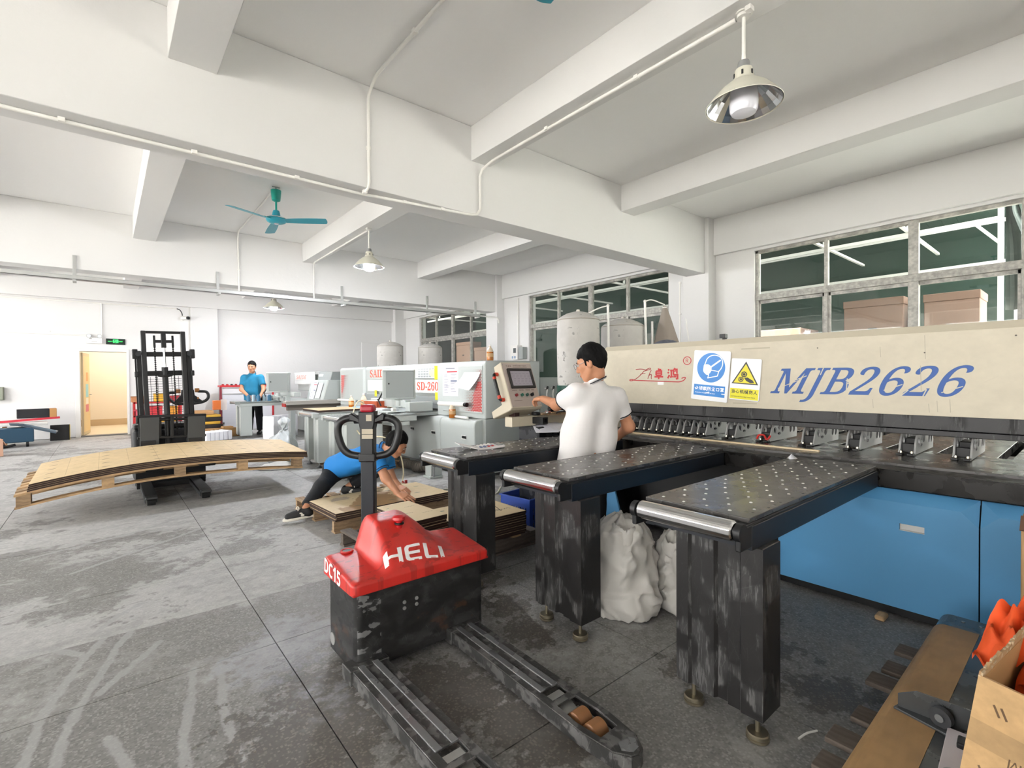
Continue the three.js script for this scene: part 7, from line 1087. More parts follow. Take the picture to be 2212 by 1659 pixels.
  const hips = chain([[W(J.pelvis, -0.06), W(J.pelvis, 0.06), 0.118, 0.118], [J.hipL, J.hipR, 0.1, 0.1], [J.hipL, J.kL, 0.098, 0.074], [J.hipR, J.kR, 0.098, 0.074]].map(([a, b, r, q]) => [a, b, r * S, q * S]), 0.04);
  const trF = (x, y, z) => { const p = [x, y, z], a = Math.max(cap(x, y, z, J.kL, J.aL, 0.073 * S, 0.058 * S), vdot(vsub(p, hemL), eL2)), b = Math.max(cap(x, y, z, J.kR, J.aR, 0.073 * S, 0.058 * S), vdot(vsub(p, hemR), eR2)); return smin(smin(hips(x, y, z), a, 0.03), b, 0.03) + creaseN(x, y, z, 0.012); };
  const [tl, th] = boundsOf([J.pelvis, J.hipL, J.hipR, J.kL, J.kR, J.aL, J.aR], 0.17 * S);
  M('trousers', place(surfaceNet(trF, tl, th, o.cell || 0.0135)), o.trousers || std(0x15171b, 0.85), t);
  // shoes
  for (const [a, toe] of [[J.aL, J.tL], [J.aR, J.tR]]) {
    const d = vnorm([toe[0] - a[0], (toe[1] - (a[1] - 0.085)) * 0.8, toe[2] - a[2]]), x = vnorm(vcross([0, 1, 0], d)), u = vcross(d, x), m = basisMat(x, u, d, vadd(a, [0, 1, 0], -0.088)), app = (g) => place(g.applyMatrix4(m));
    const sole = new THREE.Shape(); sole.moveTo(-0.03, 0.07); sole.quadraticCurveTo(0, 0.088, 0.03, 0.07); sole.quadraticCurveTo(0.038, 0, 0.046, -0.1); sole.quadraticCurveTo(0.04, -0.2, 0, -0.205); sole.quadraticCurveTo(-0.04, -0.2, -0.046, -0.1); sole.quadraticCurveTo(-0.038, 0, -0.03, 0.07);
    const shoe = M('shoe', app(surfaceNet((X, Y, Z) => { let q = cap(X, Y, Z, [0, 0.048, -0.03], [0, 0.036, 0.15], 0.04, 0.036); q = smin(q, cap(X, Y, Z, [0, 0.05, -0.03], [0, 0.088, -0.01], 0.042, 0.04), 0.03); q = smin(q, cap(X, Y, Z, [0, 0.06, 0.04], [0, 0.045, 0.1], 0.034, 0.034), 0.03); q = Math.max(q, 0.012 - Y); return Math.max(q, Y - 0.098 - 0.1 * Math.max(0, -Z - 0.02)); }, [-0.07, -0.005, -0.1], [0.07, 0.12, 0.21], 0.006)), o.sneaker ? std(0x17181a, 0.6) : mats.blackPlain, t);
    M('sole', app(extY(sole, 0.026, 0.006)), o.sneaker ? std(0xd8d3c6, 0.6) : std(0x1c1c1e, 0.7), shoe);
    if (o.sneaker) {
      const wl = std(0xdcd6c8, 0.6);
      M('toe_cap', app(new THREE.SphereGeometry(0.037, 16, 10, 0, 6.3, 0, 1.45).scale(0.95, 0.62, 1.25).translate(0, 0.03, 0.143)), wl, shoe);
      for (const s of [-1, 1]) M('side_panel', app(new THREE.SphereGeometry(0.03, 12, 8).scale(0.25, 0.75, 1.5).translate(s * 0.036, 0.05, 0.035)), wl, shoe);
      for (let i = 0; i < 5; i++) M('lace', app(tube([[-0.026, 0.073 - i * 0.006, 0.045 + i * 0.017], [0, 0.092 - i * 0.007, 0.05 + i * 0.017], [0.026, 0.073 - i * 0.006, 0.045 + i * 0.017]], 0.0042, 8, 5)), wl, shoe);
      M('lace_bow', app(tube([[0, 0.098, 0.045], [-0.03, 0.112, 0.06], [-0.04, 0.09, 0.075], [0, 0.098, 0.048], [0.03, 0.115, 0.06], [0.042, 0.09, 0.07], [0, 0.098, 0.046]], 0.0042, 40, 5)), wl, shoe);
    }
  }
  return t;
}
const skinA = std(0xc48a68, 0.55), skinB = std(0xbb8464, 0.55);
person('man in white polo shirt with dark collar stripe reaching to the control console', {
  head: [2.723, 1.483, -2.372], neck: [2.772, 1.352, -2.372], chest: [2.782, 1.17, -2.392], waist: [2.765, 0.949, -2.43], pelvis: [2.745, 0.74, -2.445], sL: [2.600, 1.262, -2.412], sR: [2.955, 1.225, -2.322],
  eL: [2.690, 1.170, -2.69], wL: [2.782, 1.205, -2.945], hL: [2.80, 1.205, -3.04], eR: [3.075, 1.0, -2.300], wR: [3.17, 0.885, -2.50], hR: [3.2, 0.862, -2.59], hipL: [2.655, 0.72, -2.465], hipR: [2.835, 0.70, -2.425], kL: [2.66, 0.42, -2.47], kR: [2.84, 0.41, -2.43], aL: [2.66, 0.09, -2.45], aR: [2.85, 0.09, -2.41], tL: [2.72, 0.02, -2.62], tR: [2.92, 0.02, -2.57],
}, { look: [-0.42, -0.28, -0.88], front: [0.15, 0, -0.98], palmL: [-0.3, 0.9, 0.3], palmR: [-0.2, 0.95, 0.1], thumbL: -1, thumbR: 1, curlL: [0.35, 0.7, 0.8, 0.85], curlR: 0.3, headScale: 1.06, shirt: std(0xe7e4e2, 0.8, 0, { bumpMap: tFabric, bumpScale: 0.0003 }), trim: std(0x1b1a20, 0.8), skin: skinA, loose: 1.28, s: 1.02, hem: 0.03, crease: 0.013, glasses: true, sleeve: 0.6 });
person('kneeling man in bright blue polo and dark trousers lunging over the boards', {
  head: [2.275, 0.712, -4.575], neck: [2.195, 0.640, -4.705], chest: [2.117, 0.575, -4.861], waist: [2.014, 0.490, -5.102], pelvis: [1.939, 0.415, -5.325], sR: [2.075, 0.590, -4.64], sL: [2.300, 0.556, -4.861], eR: [2.120, 0.395, -4.500], wR: [2.175, 0.262, -4.345], hR: [2.215, 0.236, -4.258], eL: [2.325, 0.335, -4.82], wL: [2.352, 0.25, -4.68], hL: [2.36, 0.235, -4.60],
  hipR: [1.880, 0.385, -5.255], kR: [1.690, 0.285, -5.075], aR: [1.478, 0.125, -4.918], tR: [1.329, 0.03, -4.940], hipL: [2.034, 0.385, -5.385], kL: [2.25, 0.37, -5.06], aL: [1.99, 0.225, -5.145], tL: [2.16, 0.135, -5.02],
}, { look: [0.66, -0.50, 0.30], headUp: [0.35, 0.9, 0.25], front: [0.35, -0.8, 0.45], palmR: [-0.4, 0.9, 0.1], palmL: [-0.2, 0.95, 0.1], thumbL: -1, thumbR: 1, curlL: 0.22, curlR: [0.25, 0.3, 0.34, 0.4], shirt: std(0x1878c0, 0.8, 0, { bumpMap: tFabric, bumpScale: 0.0003 }), collar: std(0x1668aa, 0.8), trim: std(0x15263c, 0.8), skin: skinB, sneaker: true, cuff: 0.88, headScale: 1.06, s: 1.04, hem: -0.02, sleeve: 0.62, crease: 0.016 });
person('man in teal polo shirt standing behind the far pale grey work table', {
  head: [2.832, 1.700, -13.589], neck: [2.850, 1.525, -13.636], chest: [2.847, 1.31, -13.635], waist: [2.853, 1.05, -13.626], pelvis: [2.866, 0.93, -13.61], sR: [2.684, 1.425, -13.745], sL: [3.013, 1.425, -13.475], eR: [2.609, 1.13, -13.68], wR: [2.692, 0.985, -13.37], hR: [2.72, 0.93, -13.25], eL: [3.044, 1.13, -13.33], wL: [2.93, 0.985, -13.17], hL: [2.87, 0.93, -13.09],
  hipR: [2.813, 0.90, -13.655], hipL: [2.947, 0.90, -13.543], kL: [2.965, 0.48, -13.497], aL: [2.979, 0.09, -13.531], kR: [2.795, 0.48, -13.638], aR: [2.791, 0.09, -13.688], tL: [2.90, 0.02, -13.36], tR: [2.70, 0.02, -13.52],
}, { look: [-0.45, -0.1, 0.88], front: [-0.62, 0, 0.78], palmR: [-0.3, 0.8, 0.5], palmL: [-0.3, 0.8, 0.5], thumbL: -1, thumbR: 1, curlL: 0.3, curlR: 0.3, shirt: std(0x14759a, 0.8), skin: skinA, headScale: 1.1, s: 1.1, hem: 0.06, sleeve: 0.62, cell: 0.017 });
// ---------------------------------------------------------------- sacks, crate, carton and the other things lying about
function blob(lo, hi, h, f) { return surfaceNet(f, lo, hi, h); }
{
  const sackM = std(0xbcb9b3, 0.62, 0, { bumpMap: tFabric, bumpScale: 0.0005 });
  const sack = (label, c, r, seedX) => {
    const t = T('woven_sack', label, 'sack', [c[0], 0, c[2]]);
    const f = (x, y, z) => {
      let d = ell(x, y, z, [0, r[1] * 0.82, 0], [r[0], r[1] * 0.95, r[2]]); d = smin(d, ell(x, y, z, [0.02, 0.1, 0.0], [r[0] * 1.02, 0.13, r[2] * 1.02]), 0.1); d = smin(d, ell(x, y, z, [-0.04, r[1] * 1.6, 0.03], [r[0] * 0.55, 0.08, r[2] * 0.55]), 0.12);
      const a = Math.atan2(z, x), w = fbm3(x * 4 + seedX, y * 4, z * 4, 3);
      const cr = (q) => 1 - Math.min(1, Math.abs(q) * 2.6); d += 0.03 * w - 0.020 * cr(n3(x * 7 + seedX + 2 * w, y * 5, z * 7)) - 0.014 * cr(n3(x * 13 + 4, y * 9 + seedX, z * 13 + 2 * w)) + 0.022 * Math.abs(Math.sin(22 * y + 5 * w + 2.2 * a)) * Math.max(0, 0.3 + n3(x * 5 + seedX, y * 5, z * 5)) + 0.03 * Math.abs(n3(x * 9 + seedX, y * 6 + x * 5, z * 9)) + 0.014 * Math.sin(a * 9 + 4 * w) * sstep(r[1] * 1.2, r[1] * 1.75, y);
      return Math.max(d, 0.003 - y);
    };
    M('sack_body', blob([-r[0] - 0.1, -0.01, -r[2] - 0.1], [r[0] + 0.1, r[1] * 2.05, r[2] + 0.1], 0.009, f), sackM, t);
    M('tied_mouth', blob([-0.2, -0.06, -0.2], [0.2, 0.1, 0.2], 0.008, (x, y, z) => { const a = Math.atan2(z, x), R = Math.hypot(x, z); return Math.abs(R - 0.10 - 0.03 * Math.sin(a * 3 + seedX) - 0.2 * (y + 0.03) * 0.4) - 0.012 + 0.5 * Math.max(0, Math.abs(y - 0.01) - 0.035) + 0.012 * n3(x * 20, y * 20, z * 20); }).translate(-0.04, r[1] * 1.66, 0.03), sackM, t);
    return t;
  };
  sack('big white woven sack under the middle black table, tied at the top', [2.37, 0, -1.82], [0.225, 0.285, 0.225], 1);
  sack('smaller white woven sack half hidden by the leg of the nearest table', [2.64, 0, -1.60], [0.17, 0.23, 0.16], 5);
  // blue crate with slotted sides
  const cm = std(0x2448a0, 0.45), c = T('plastic_crate', 'blue slotted plastic crate under the black tables', 'crate', [3.06, 0, -3.42], 0.12), w = 0.42, d = 0.36, h = 0.3;
  const wall = (L) => { const s = poly([[-L / 2, 0], [L / 2, 0], [L / 2, h], [-L / 2, h]]); const n = Math.round(L / 0.034); for (const [y0, hh] of [[0.06, 0.05], [0.13, 0.05], [0.195, 0.04]]) for (let i = 1; i < n - 1; i++) rhole(s, -L / 2 + (i + 0.5) * L / n, y0, L / n * 0.5, hh); return ext(s, 0.006); };
  M('side_wall', wall(w).translate(0, 0, d / 2 - 0.006), cm, c); M('side_wall', wall(w).translate(0, 0, -d / 2), cm, c); M('end_wall', wall(d).rotateY(Math.PI / 2).translate(w / 2 - 0.006, 0, 0), cm, c); M('end_wall', wall(d).rotateY(Math.PI / 2).translate(-w / 2, 0, 0), cm, c);
  M('crate_floor', b2(-w / 2, w / 2, 0, 0.01, -d / 2, d / 2), cm, c); M('rim', [b2(-w / 2 - 0.012, w / 2 + 0.012, h - 0.012, h, d / 2 - 0.008, d / 2 + 0.012, 0.003), b2(-w / 2 - 0.012, w / 2 + 0.012, h - 0.012, h, -d / 2 - 0.012, -d / 2 + 0.008, 0.003), b2(w / 2 - 0.008, w / 2 + 0.012, h - 0.012, h, -d / 2, d / 2, 0.003), b2(-w / 2 - 0.012, -w / 2 + 0.008, h - 0.012, h, -d / 2, d / 2, 0.003)], cm, c);
  M('carry_ring', new THREE.TorusGeometry(0.03, 0.01, 8, 20).scale(1.5, 0.7, 1).translate(-0.02, h - 0.07, d / 2 + 0.015), std(0xd9dcde, 0.35), c);
  tag(M('cord', tube([[2.98, 0.32, -3.2], [3.04, 0.25, -3.19], [3.02, 0.16, -3.2], [3.07, 0.1, -3.19], [3.03, 0.03, -3.18]], 0.005, 30, 6), std(0x6f7470, 0.8)), 'grey cord hanging down the slotted side of the blue crate', 'cord');
  tag(M('offcut_board', bx(0.3, 0.012, 0.22, 3.04, 0.21, -3.42), mats.ply), 'tan board offcut lying inside the blue crate', 'board');
}
{
  // heap on the dark pallet by the blue panels
  const p = T('wooden_pallet', 'dark old pallet whose slat ends stick out below the kraft covered channel', 'pallet', [2.3, 0, 0]);
  for (const [x, l] of [[1.64, 0.02], [1.82, 0.0], [1.99, 0.015], [2.18, -0.01], [2.48, 0.02], [2.63, 0.0], [2.84, 0.0]]) M('slat', b2(x - 2.3 - 0.052, x - 2.3 + 0.052, 0.085, 0.105, -0.6 - l, 0.5, 0.004), mats.greyWood, p, { grain: 'z' });
  for (const z of [-0.42, 0, 0.42]) M('bearer', b2(-0.75, 0.62, 0, 0.085, z - 0.03, z + 0.03, 0.004), mats.greyWood, p, { grain: 'x' });
  const kraft = std(0xc79f6c, 0.55, 0, { map: dataTex(256, (x, y, i) => { const v = 1 + 0.1 * smp(N512, x / 256, y / 256) + 0.04 * smp(N512b, x / 256, y / 64); return [205 * v, 205 * v, 205 * v]; }, true, 1.5) }), metalG = std(0x55585a, 0.42, 0.5, { roughnessMap: tScuffR });
  const t = T('metal_channel', 'long grey metal channel with curled edge, covered with brown kraft paper', 'profile', [0, 0, 0], 0);
  const arc = (r) => { const o = []; for (let i = 0; i <= 14; i++) { const a = Math.PI * 0.5 + i / 14 * Math.PI * 0.98; o.push([-0.435 + r * Math.cos(a), 0.205 + r * Math.sin(a)]); } return o; };   // (z, y)
  const prof = (rO, rI, zr) => { const o = [[zr, 0.205 + rO], ...arc(rO), ...arc(rI).reverse(), [zr, 0.205 + rI]]; return poly(o.map(([z, y]) => [-z, y])); };
  M('channel', extX(prof(0.045, 0.042, -0.15), 1.5, 0).translate(1.55, 0, 0), metalG, t);
  M('kraft_cover', extX(prof(0.0475, 0.0452, -0.325), 1.4, 0).translate(1.5, 0, 0), kraft, t, { label: 'brown kraft paper cover' });
  M('screw', [[3.0, -0.39], [3.0, -0.33], [2.98, -0.2], [2.82, -0.2]].map(([x, z]) => cyl(0.007, 0.007, 0.004, x, 0.251, z, 'y', 10)), mats.steel, t); M('slot', [[2.93, -0.2], [2.75, -0.2]].map(([x, z]) => bx(0.035, 0.002, 0.012, x, 0.2505, z)), mats.blackPlain, t);
  const b = T('roller_bracket', 'dark grey metal bracket with a round wheel lying on the kraft paper', 'bracket', [2.06, 0.252, -0.33], -0.25);
  M('plate', ext(hole(poly([[-0.1, 0], [0.2, 0], [0.2, 0.075], [0.06, 0.082], [-0.05, 0.08], [-0.1, 0.05]]), 0.12, 0.035, 0.045, 0.018), 0.006, 0.001).rotateY(-Math.PI / 2 + 0.3), metalG, b); M('base_flange', b2(-0.05, 0.03, 0, 0.008, -0.1, 0.2, 0.002), metalG, b); M('wheel', [cyl(0.03, 0.03, 0.02, -0.02, 0.036, 0.02, 'x', 24)], mats.darkGrey, b); M('hub', cyl(0.012, 0.012, 0.026, -0.022, 0.036, 0.02, 'x', 14), mats.midGrey, b);
  const s = T('white_plate', 'white rigid sheet with black clips leaning out of the heap beside the bracket', 'sheet', [1.72, 0.265, -0.2], 0.06); M('sheet_body', ext(rrect(0.62, 0.16, 0.006), 0.006, 0.001).rotateX(-Math.PI / 2), std(0xc6c0c4, 0.5), s); M('clip', [bx(0.05, 0.02, 0.045, 0.24, 0.012, -0.03, 0.005)], mats.blackPlain, s); M('wheel', [cyl(0.028, 0.028, 0.02, 0.03, 0.02, -0.04, 'y', 20)], mats.blackPlain, s); M('wheel_rim', [new THREE.TorusGeometry(0.026, 0.004, 6, 24).rotateX(Math.PI / 2).translate(0.03, 0.031, -0.04)], mats.steel, s);
  tag(M('plastic_wrap', tube([[1.70, 0.12, -0.49], [1.78, 0.16, -0.487], [1.86, 0.15, -0.488]], 0.012, 14, 6), std(0xd7d7d4, 0.25)), 'scrap of white plastic wrap stuck to the side of the kraft channel', 'wrap');
  // open carton with orange cloth
  const c = T('cardboard_carton', 'open cardboard carton with upside down stencilled text and orange cloth', 'carton', [1.59, 0.125, -0.25], 0); c.rotation.set(0.13, -0.12, 0);
  const W = 0.47, D = 0.5, H = 0.545, th = 0.007;
  const txt = canvasTex(1024, 1024, (x, w, h) => {
    const im = x.createImageData(w, h); for (let j = 0; j < h; j++) for (let i = 0; i < w; i++) { const tp = j > 200 && j < 310 ? 0.9 : 1, n = tp * (1 + 0.07 * smp(N512, i / 500, j / 500) + 0.04 * smp(N512b, i / 300, j / 300)), o = (j * w + i) * 4; im.data[o] = 178 * n; im.data[o + 1] = 145 * n; im.data[o + 2] = 102 * n; im.data[o + 3] = 255; } x.putImageData(im, 0, 0);
    x.fillStyle = 'rgba(74,55,38,0.85)'; x.font = '64px sans-serif'; x.save(); x.translate(w, h); x.rotate(Math.PI);
    const L = (s, px, py, sl = 0) => { x.save(); x.translate(w - px, h - py); x.rotate(sl); x.fillText(s, 0, 0); x.restore(); };
    L('CM', 240, 300); L('8', 330, 330); L('KGS', 250, 440); L('KGS', 250, 580); L('CS', 240, 720); L('PCS', 250, 850); x.restore();
    x.strokeStyle = 'rgba(74,55,38,0.85)'; x.lineWidth = 9; for (const [a, b] of [[70, 100], [60, 400], [60, 650]]) for (const k of [0, 1]) { x.beginPath(); x.moveTo(a + k * 26, b); x.lineTo(a + 26 + k * 26, b + 46); x.stroke(); }
  });
  const inner = std(0xa87e4e, 0.85);
  const zig = (L, top, amp) => { const s = new THREE.Shape(); s.moveTo(0, 0); s.lineTo(L, 0); const n = 26; for (let i = n; i >= 0; i--) s.lineTo(L * i / n, top + amp * (rnd() - 0.5)); s.closePath(); return s; };
  M('front_wall', [b2(0, th, 0, H, 0, D)], mats.card, c); M('printed_side', at(new THREE.PlaneGeometry(D, H).rotateY(-Math.PI / 2), -0.0008, H / 2, D / 2), std(0xffffff, 0.85, 0, { map: txt }), c, { keepUV: true });
  M('left_wall', [ext(zig(W, H + 0.01, 0.014), th)], mats.card, c); M('right_wall', [ext(zig(W, H, 0.01), th).translate(0, 0, D - th)], mats.card, c); M('back_wall', b2(W - th, W, 0, H, 0, D), mats.card, c); M('carton_floor', b2(0, W, 0, th, 0, D), inner, c); M('inner_lining', [b2(th, th + 0.001, 0, H - 0.004, th, D - th), b2(th, W - th, 0, H - 0.008, th, th + 0.001)], inner, c);
  const frayed = []; for (let i = 0; i < 46; i++) { const u = rnd() * W; frayed.push(bx(rr(0.006, 0.02), rr(0.003, 0.012), 0.004, u, H + rr(-0.004, 0.012), rr(0, th), 0.0)); } M('torn_edge', frayed, std(0xb9a283, 0.9), c, { kind: 'stuff' });
  const cloth = (label, pos, pts, seedX, wdt) => {
    const n = 70, m = 10, P = new THREE.CatmullRomCurve3(pts.map((q) => V(...q))), pos3 = [], idx = [];
    for (let i = 0; i <= n; i++) { const u = i / n, q = P.getPoint(u), tg = P.getTangent(u), sd = V(-tg.z, 0.3 * Math.sin(u * 9 + seedX), tg.x).normalize(); for (let j = 0; j <= m; j++) { const v = j / m - 0.5, k = wdt * (1 + 0.3 * Math.sin(u * 11 + seedX)); pos3.push(q.x + sd.x * v * k, q.y + sd.y * v * k + 0.02 * Math.sin(v * 13 + u * 24 + seedX) + 0.03 * n3(u * 13 + seedX, v * 5, 1) + 0.012 * Math.abs(n3(u * 25, v * 11, seedX)), q.z + sd.z * v * k); if (i < n && j < m) { const a = i * (m + 1) + j; idx.push(a, a + 1, a + m + 1, a + 1, a + m + 2, a + m + 1); } } }
    const g = new THREE.BufferGeometry(); g.setAttribute('position', new THREE.Float32BufferAttribute(pos3, 3)); g.setIndex(idx); g.computeVertexNormals();
    return tag(M('orange_cloth', g, std(0xe0531c, 0.75, 0, { side: THREE.DoubleSide, bumpMap: tFabric, bumpScale: 0.0006 })), label, 'cloth');
  };
  cloth('bright orange cloth draped over the torn edge of the open carton', 0, [[1.93, 0.55, -0.175], [1.99, 0.63, -0.17], [2.06, 0.685, -0.13], [2.13, 0.69, -0.05], [2.1, 0.65, 0.05], [1.97, 0.6, 0.1]], 1, 0.10);
  cloth('crumpled orange cloth bunched inside the open carton', 0, [[1.74, 0.5, 0.02], [1.84, 0.55, -0.06], [1.96, 0.58, -0.05], [1.98, 0.55, 0.06], [1.84, 0.54, 0.12], [1.72, 0.52, 0.16]], 4, 0.12);
  cloth('loop of orange cloth deep inside the open carton', 0, [[1.78, 0.46, -0.02], [1.9, 0.56, -0.06], [2.0, 0.5, 0.05], [1.86, 0.44, 0.12], [1.74, 0.47, 0.08]], 7, 0.15);
  const k = T('cardboard_carton', 'tall taped cardboard carton standing behind the orange cloth', 'carton', [2.72, 0.106, -0.19]); M('carton_body', b2(0, 0.5, 0, 0.72, 0, 0.55, 0.006), mats.card, k); M('flap', bar([0.0, 0.725, 0.27], [-0.05, 0.68, 0.27], 0.54, 0.006), std(0x5b4130, 0.85), k); M('packing_tape', [b2(-0.0015, 0.0, 0.1, 0.66, 0.09, 0.15), b2(-0.0015, 0, 0.3, 0.4, 0, 0.5)], std(0xa37f3c, 0.25), k);
  tag(M('wood_chip', [bx(0.09, 0.03, 0.05, 3.36, 0.016, -0.78, 0.012)], mats.pine), 'small pale wood chip on the floor under the blue panel', 'chip');
  tag(M('machine_leveller', [lathe([[0, 0], [0.07, 0.001], [0.075, 0.01], [0.03, 0.02], [0.018, 0.05], [0, 0.05]], 3.55, 0, -1.33, 24)], mats.steel), 'round steel levelling disc at the edge of the blue panel', 'leveller');
  tag(M('wire_scrap', tube([[2.0, 0.006, -0.72], [2.05, 0.008, -0.71], [2.1, 0.006, -0.69]], 0.004, 10, 6), mats.whitePaint), 'short scrap of white wire beside the nearest table foot', 'wire');
}
// ---------------------------------------------------------------- things along the back wall
{
  const red = std(0xb8262a, 0.4), cardP = std(0xb98a55, 0.85);
  // clutter left of the doorway
  const a = T('skid_box', 'dark blue metal box with sloping grey lid lying by the back wall', 'box', [-1.55, 0, -14.6], 0.15); M('box_body', [b2(-0.25, 0.35, 0.1, 0.4, -0.2, 0.25, 0.02)], std(0x1f4258, 0.45), a); M('sloping_lid', [bar([0.15, 0.46, 0], [0.72, 0.26, 0.1], 0.42, 0.03), bar([0.0, 0.48, 0.0], [0.2, 0.46, 0.0], 0.45, 0.03)], std(0x3a4a58, 0.4), a); M('lid_rib', [bar([0.2, 0.465, 0.1], [0.7, 0.285, 0.18], 0.02, 0.02), bar([0.2, 0.465, -0.1], [0.7, 0.285, -0.02], 0.02, 0.02)], std(0x6d7e8c, 0.4), a); M('caster', [-0.1, 0.25].map((x) => cyl(0.06, 0.06, 0.04, x, 0.06, 0.2, 'x', 14)), mats.rubber, a);
  const cb = T('cardboard_carton', 'black printed carton with brown end lying on the red bar by the back wall', 'carton', [-1.2, 0.56, -15.2], 0.12); M('carton_body', b2(-0.3, 0.22, 0, 0.2, -0.1, 0.1, 0.008), std(0x16161a, 0.6), cb); M('carton_end', b2(0.22, 0.34, 0, 0.2, -0.1, 0.1, 0.008), cardP, cb);
  const rb = T('red_bar', 'long red bar resting on the pile by the back wall', 'bar', [-1.35, 0.5, -15.1], 0.15); M('bar_body', [bar([-0.5, 0, 0], [0.55, 0.05, 0], 0.08, 0.045)], std(0xc83040, 0.5), rb); M('end_plate', bx(0.03, 0.06, 0.1, -0.5, 0, 0, 0.004), red, rb);
  const ws = T('white_board', 'white panel lying flat under the red bar by the back wall', 'board', [-1.35, 0.42, -15.0], 0.1); M('panel_body', b2(-0.4, 0.35, 0, 0.06, -0.25, 0.25, 0.01), std(0xdcd9d4, 0.6), ws); M('panel_edge', b2(-0.4, -0.39, 0, 0.06, -0.25, 0.25), cardP, ws); M('support', b2(-0.35, -0.28, -0.42, 0, -0.2, 0.2), cardP, ws);
  tag(M('cable_coil', [tube([[-2.1, 0.03, -14.2], [-1.9, 0.03, -14.5], [-1.7, 0.03, -14.3], [-1.85, 0.03, -14.15], [-1.6, 0.03, -14.35], [-1.45, 0.06, -14.4]], 0.025, 40, 7)], mats.rubber), 'black cable lying on the floor beside the dark blue box', 'cable');
  const bb = T('black_board', 'square black board leaning on the wall beside the doorway', 'board', [-0.82, 0, -15.45]); bb.rotation.x = -0.14; M('board_body', b2(-0.17, 0.17, 0, 0.36, -0.02, 0.02, 0.006), std(0x141414, 0.6), bb); M('board_edge', b2(0.165, 0.175, 0, 0.36, -0.02, 0.02, 0.002), std(0xc9b44a, 0.6), bb);
  const pk = T('cardboard_carton', 'pale pinkish carton cut off by the picture edge near the door wall', 'carton', [-1.72, 0, -13.0], 0.3); M('carton_body', b2(-0.25, 0.22, 0, 0.32, -0.2, 0.2, 0.01), std(0xcfa58c, 0.8), pk); M('flap', bar([0.2, 0.32, 0], [0.26, 0.2, 0], 0.4, 0.008), std(0xbf9278, 0.8), pk);
  const wb = T('wall_box', 'small grey green box fixed to the back wall above the clutter', 'box', [-1.86, 0.95, ZB]); M('box_body', b2(-0.1, 0.1, 0, 0.3, 0, 0.12, 0.01), std(0x7f8373, 0.6), wb); M('lid', b2(-0.09, 0.09, 0.02, 0.28, 0.12, 0.13, 0.006), std(0x8c9080, 0.5), wb);
  // red tool racks with boxes behind the stacker
  const rk = T('red_rack', 'red steel shelf rack behind the black stacker', 'rack', [0.95, 0, -14.9]);
  for (const x of [-0.42, 0.5]) for (const z of [-0.2, 0.2]) M('post', b2(x - 0.02, x + 0.02, 0, 0.86, z - 0.02, z + 0.02), red, rk); for (const y of [0.16, 0.5, 0.82]) M('shelf', b2(-0.44, 0.52, y, y + 0.035, -0.22, 0.22, 0.004), red, rk);
  const items = [[0.6, 0.855, 0.26, 0.14, 0xb8794f, 'brown box on the left end of the red rack'], [1.02, 0.855, 0.22, 0.2, 0xd9a62e, 'yellow box on top of the red rack'], [1.3, 0.855, 0.26, 0.14, 0xa82c34, 'dark red box on the right end of the red rack'], [0.62, 0.535, 0.2, 0.14, 0xcc4a5a, 'pinkish box on the middle shelf of the red rack'], [0.95, 0.535, 0.24, 0.22, 0xc8323a, 'red box on the middle shelf of the red rack'], [1.28, 0.535, 0.22, 0.2, 0xd28e2c, 'orange box on the middle shelf of the red rack'], [0.75, 0.195, 0.3, 0.24, 0xc23438, 'large red box on the low shelf of the red rack'], [1.2, 0.195, 0.3, 0.2, 0xcd9a2e, 'flat yellow box on the low shelf of the red rack']];
  for (const [x, y, w, h, c, l] of items) { const t = T('storage_box', l, 'box', [x, y, -14.82]); M('box_body', b2(-w / 2, w / 2, 0, h, -0.14, 0.14, 0.012), std(c, 0.5), t); M('lid', b2(-w / 2 - 0.006, w / 2 + 0.006, h * 0.8, h, -0.146, 0.146, 0.006), std(new THREE.Color(c).multiplyScalar(0.8), 0.5), t); }
  // cartons and trays right of the stacker
  [[1.98, 0, 0.62, 0.16, 0xa9825a, 'brown flat carton at the bottom of the pile right of the stacker'], [1.96, 0.165, 0.66, 0.09, 0x2a2420, 'black tray in the pile right of the stacker'], [1.94, 0.26, 0.6, 0.07, 0xd0a238, 'yellow flat carton in the pile right of the stacker'], [1.95, 0.335, 0.66, 0.1, 0x1e1b18, 'upper black tray in the pile right of the stacker'], [1.93, 0.44, 0.64, 0.06, 0xcaa03a, 'upper yellow carton in the pile right of the stacker'], [1.85, 0.505, 0.5, 0.1, 0xb48a5c, 'brown carton topping the pile right of the stacker']].forEach(([x, y, w, h, c, l]) => { const t = T('flat_carton', l, 'carton', [x, y, -14.6], 0.05); M('carton_body', b2(-w / 2, w / 2, 0, h - 0.004, -0.25, 0.25, 0.008), std(c, 0.75), t); M('edge_strip', b2(-w / 2 - 0.003, w / 2 + 0.003, h * 0.5, h - 0.006, 0.247, 0.253, 0.001), std(new THREE.Color(c).multiplyScalar(1.15), 0.7), t); });
  const oc = T('acrylic_box', 'translucent orange plastic box standing on the carton pile', 'box', [2.2, 0.61, -14.55]); M('box_body', b2(-0.09, 0.09, 0, 0.24, -0.07, 0.07, 0.01), std(0xc86a30, 0.3), oc); M('side_sheet', b2(0.1, 0.24, -0.02, 0.26, -0.05, -0.04), std(0xd6cdc6, 0.2), oc);
  const lc = T('cardboard_carton', 'brown low carton on the floor between the pile and the pale work table', 'carton', [2.28, 0, -13.6], 0.1); M('carton_body', b2(-0.28, 0.22, 0, 0.2, -0.16, 0.16, 0.01), std(0x9a7548, 0.85), lc); M('flap', [b2(-0.12, 0.1, 0.2, 0.25, -0.1, 0.12, 0.006)], std(0xa98255, 0.85), lc);
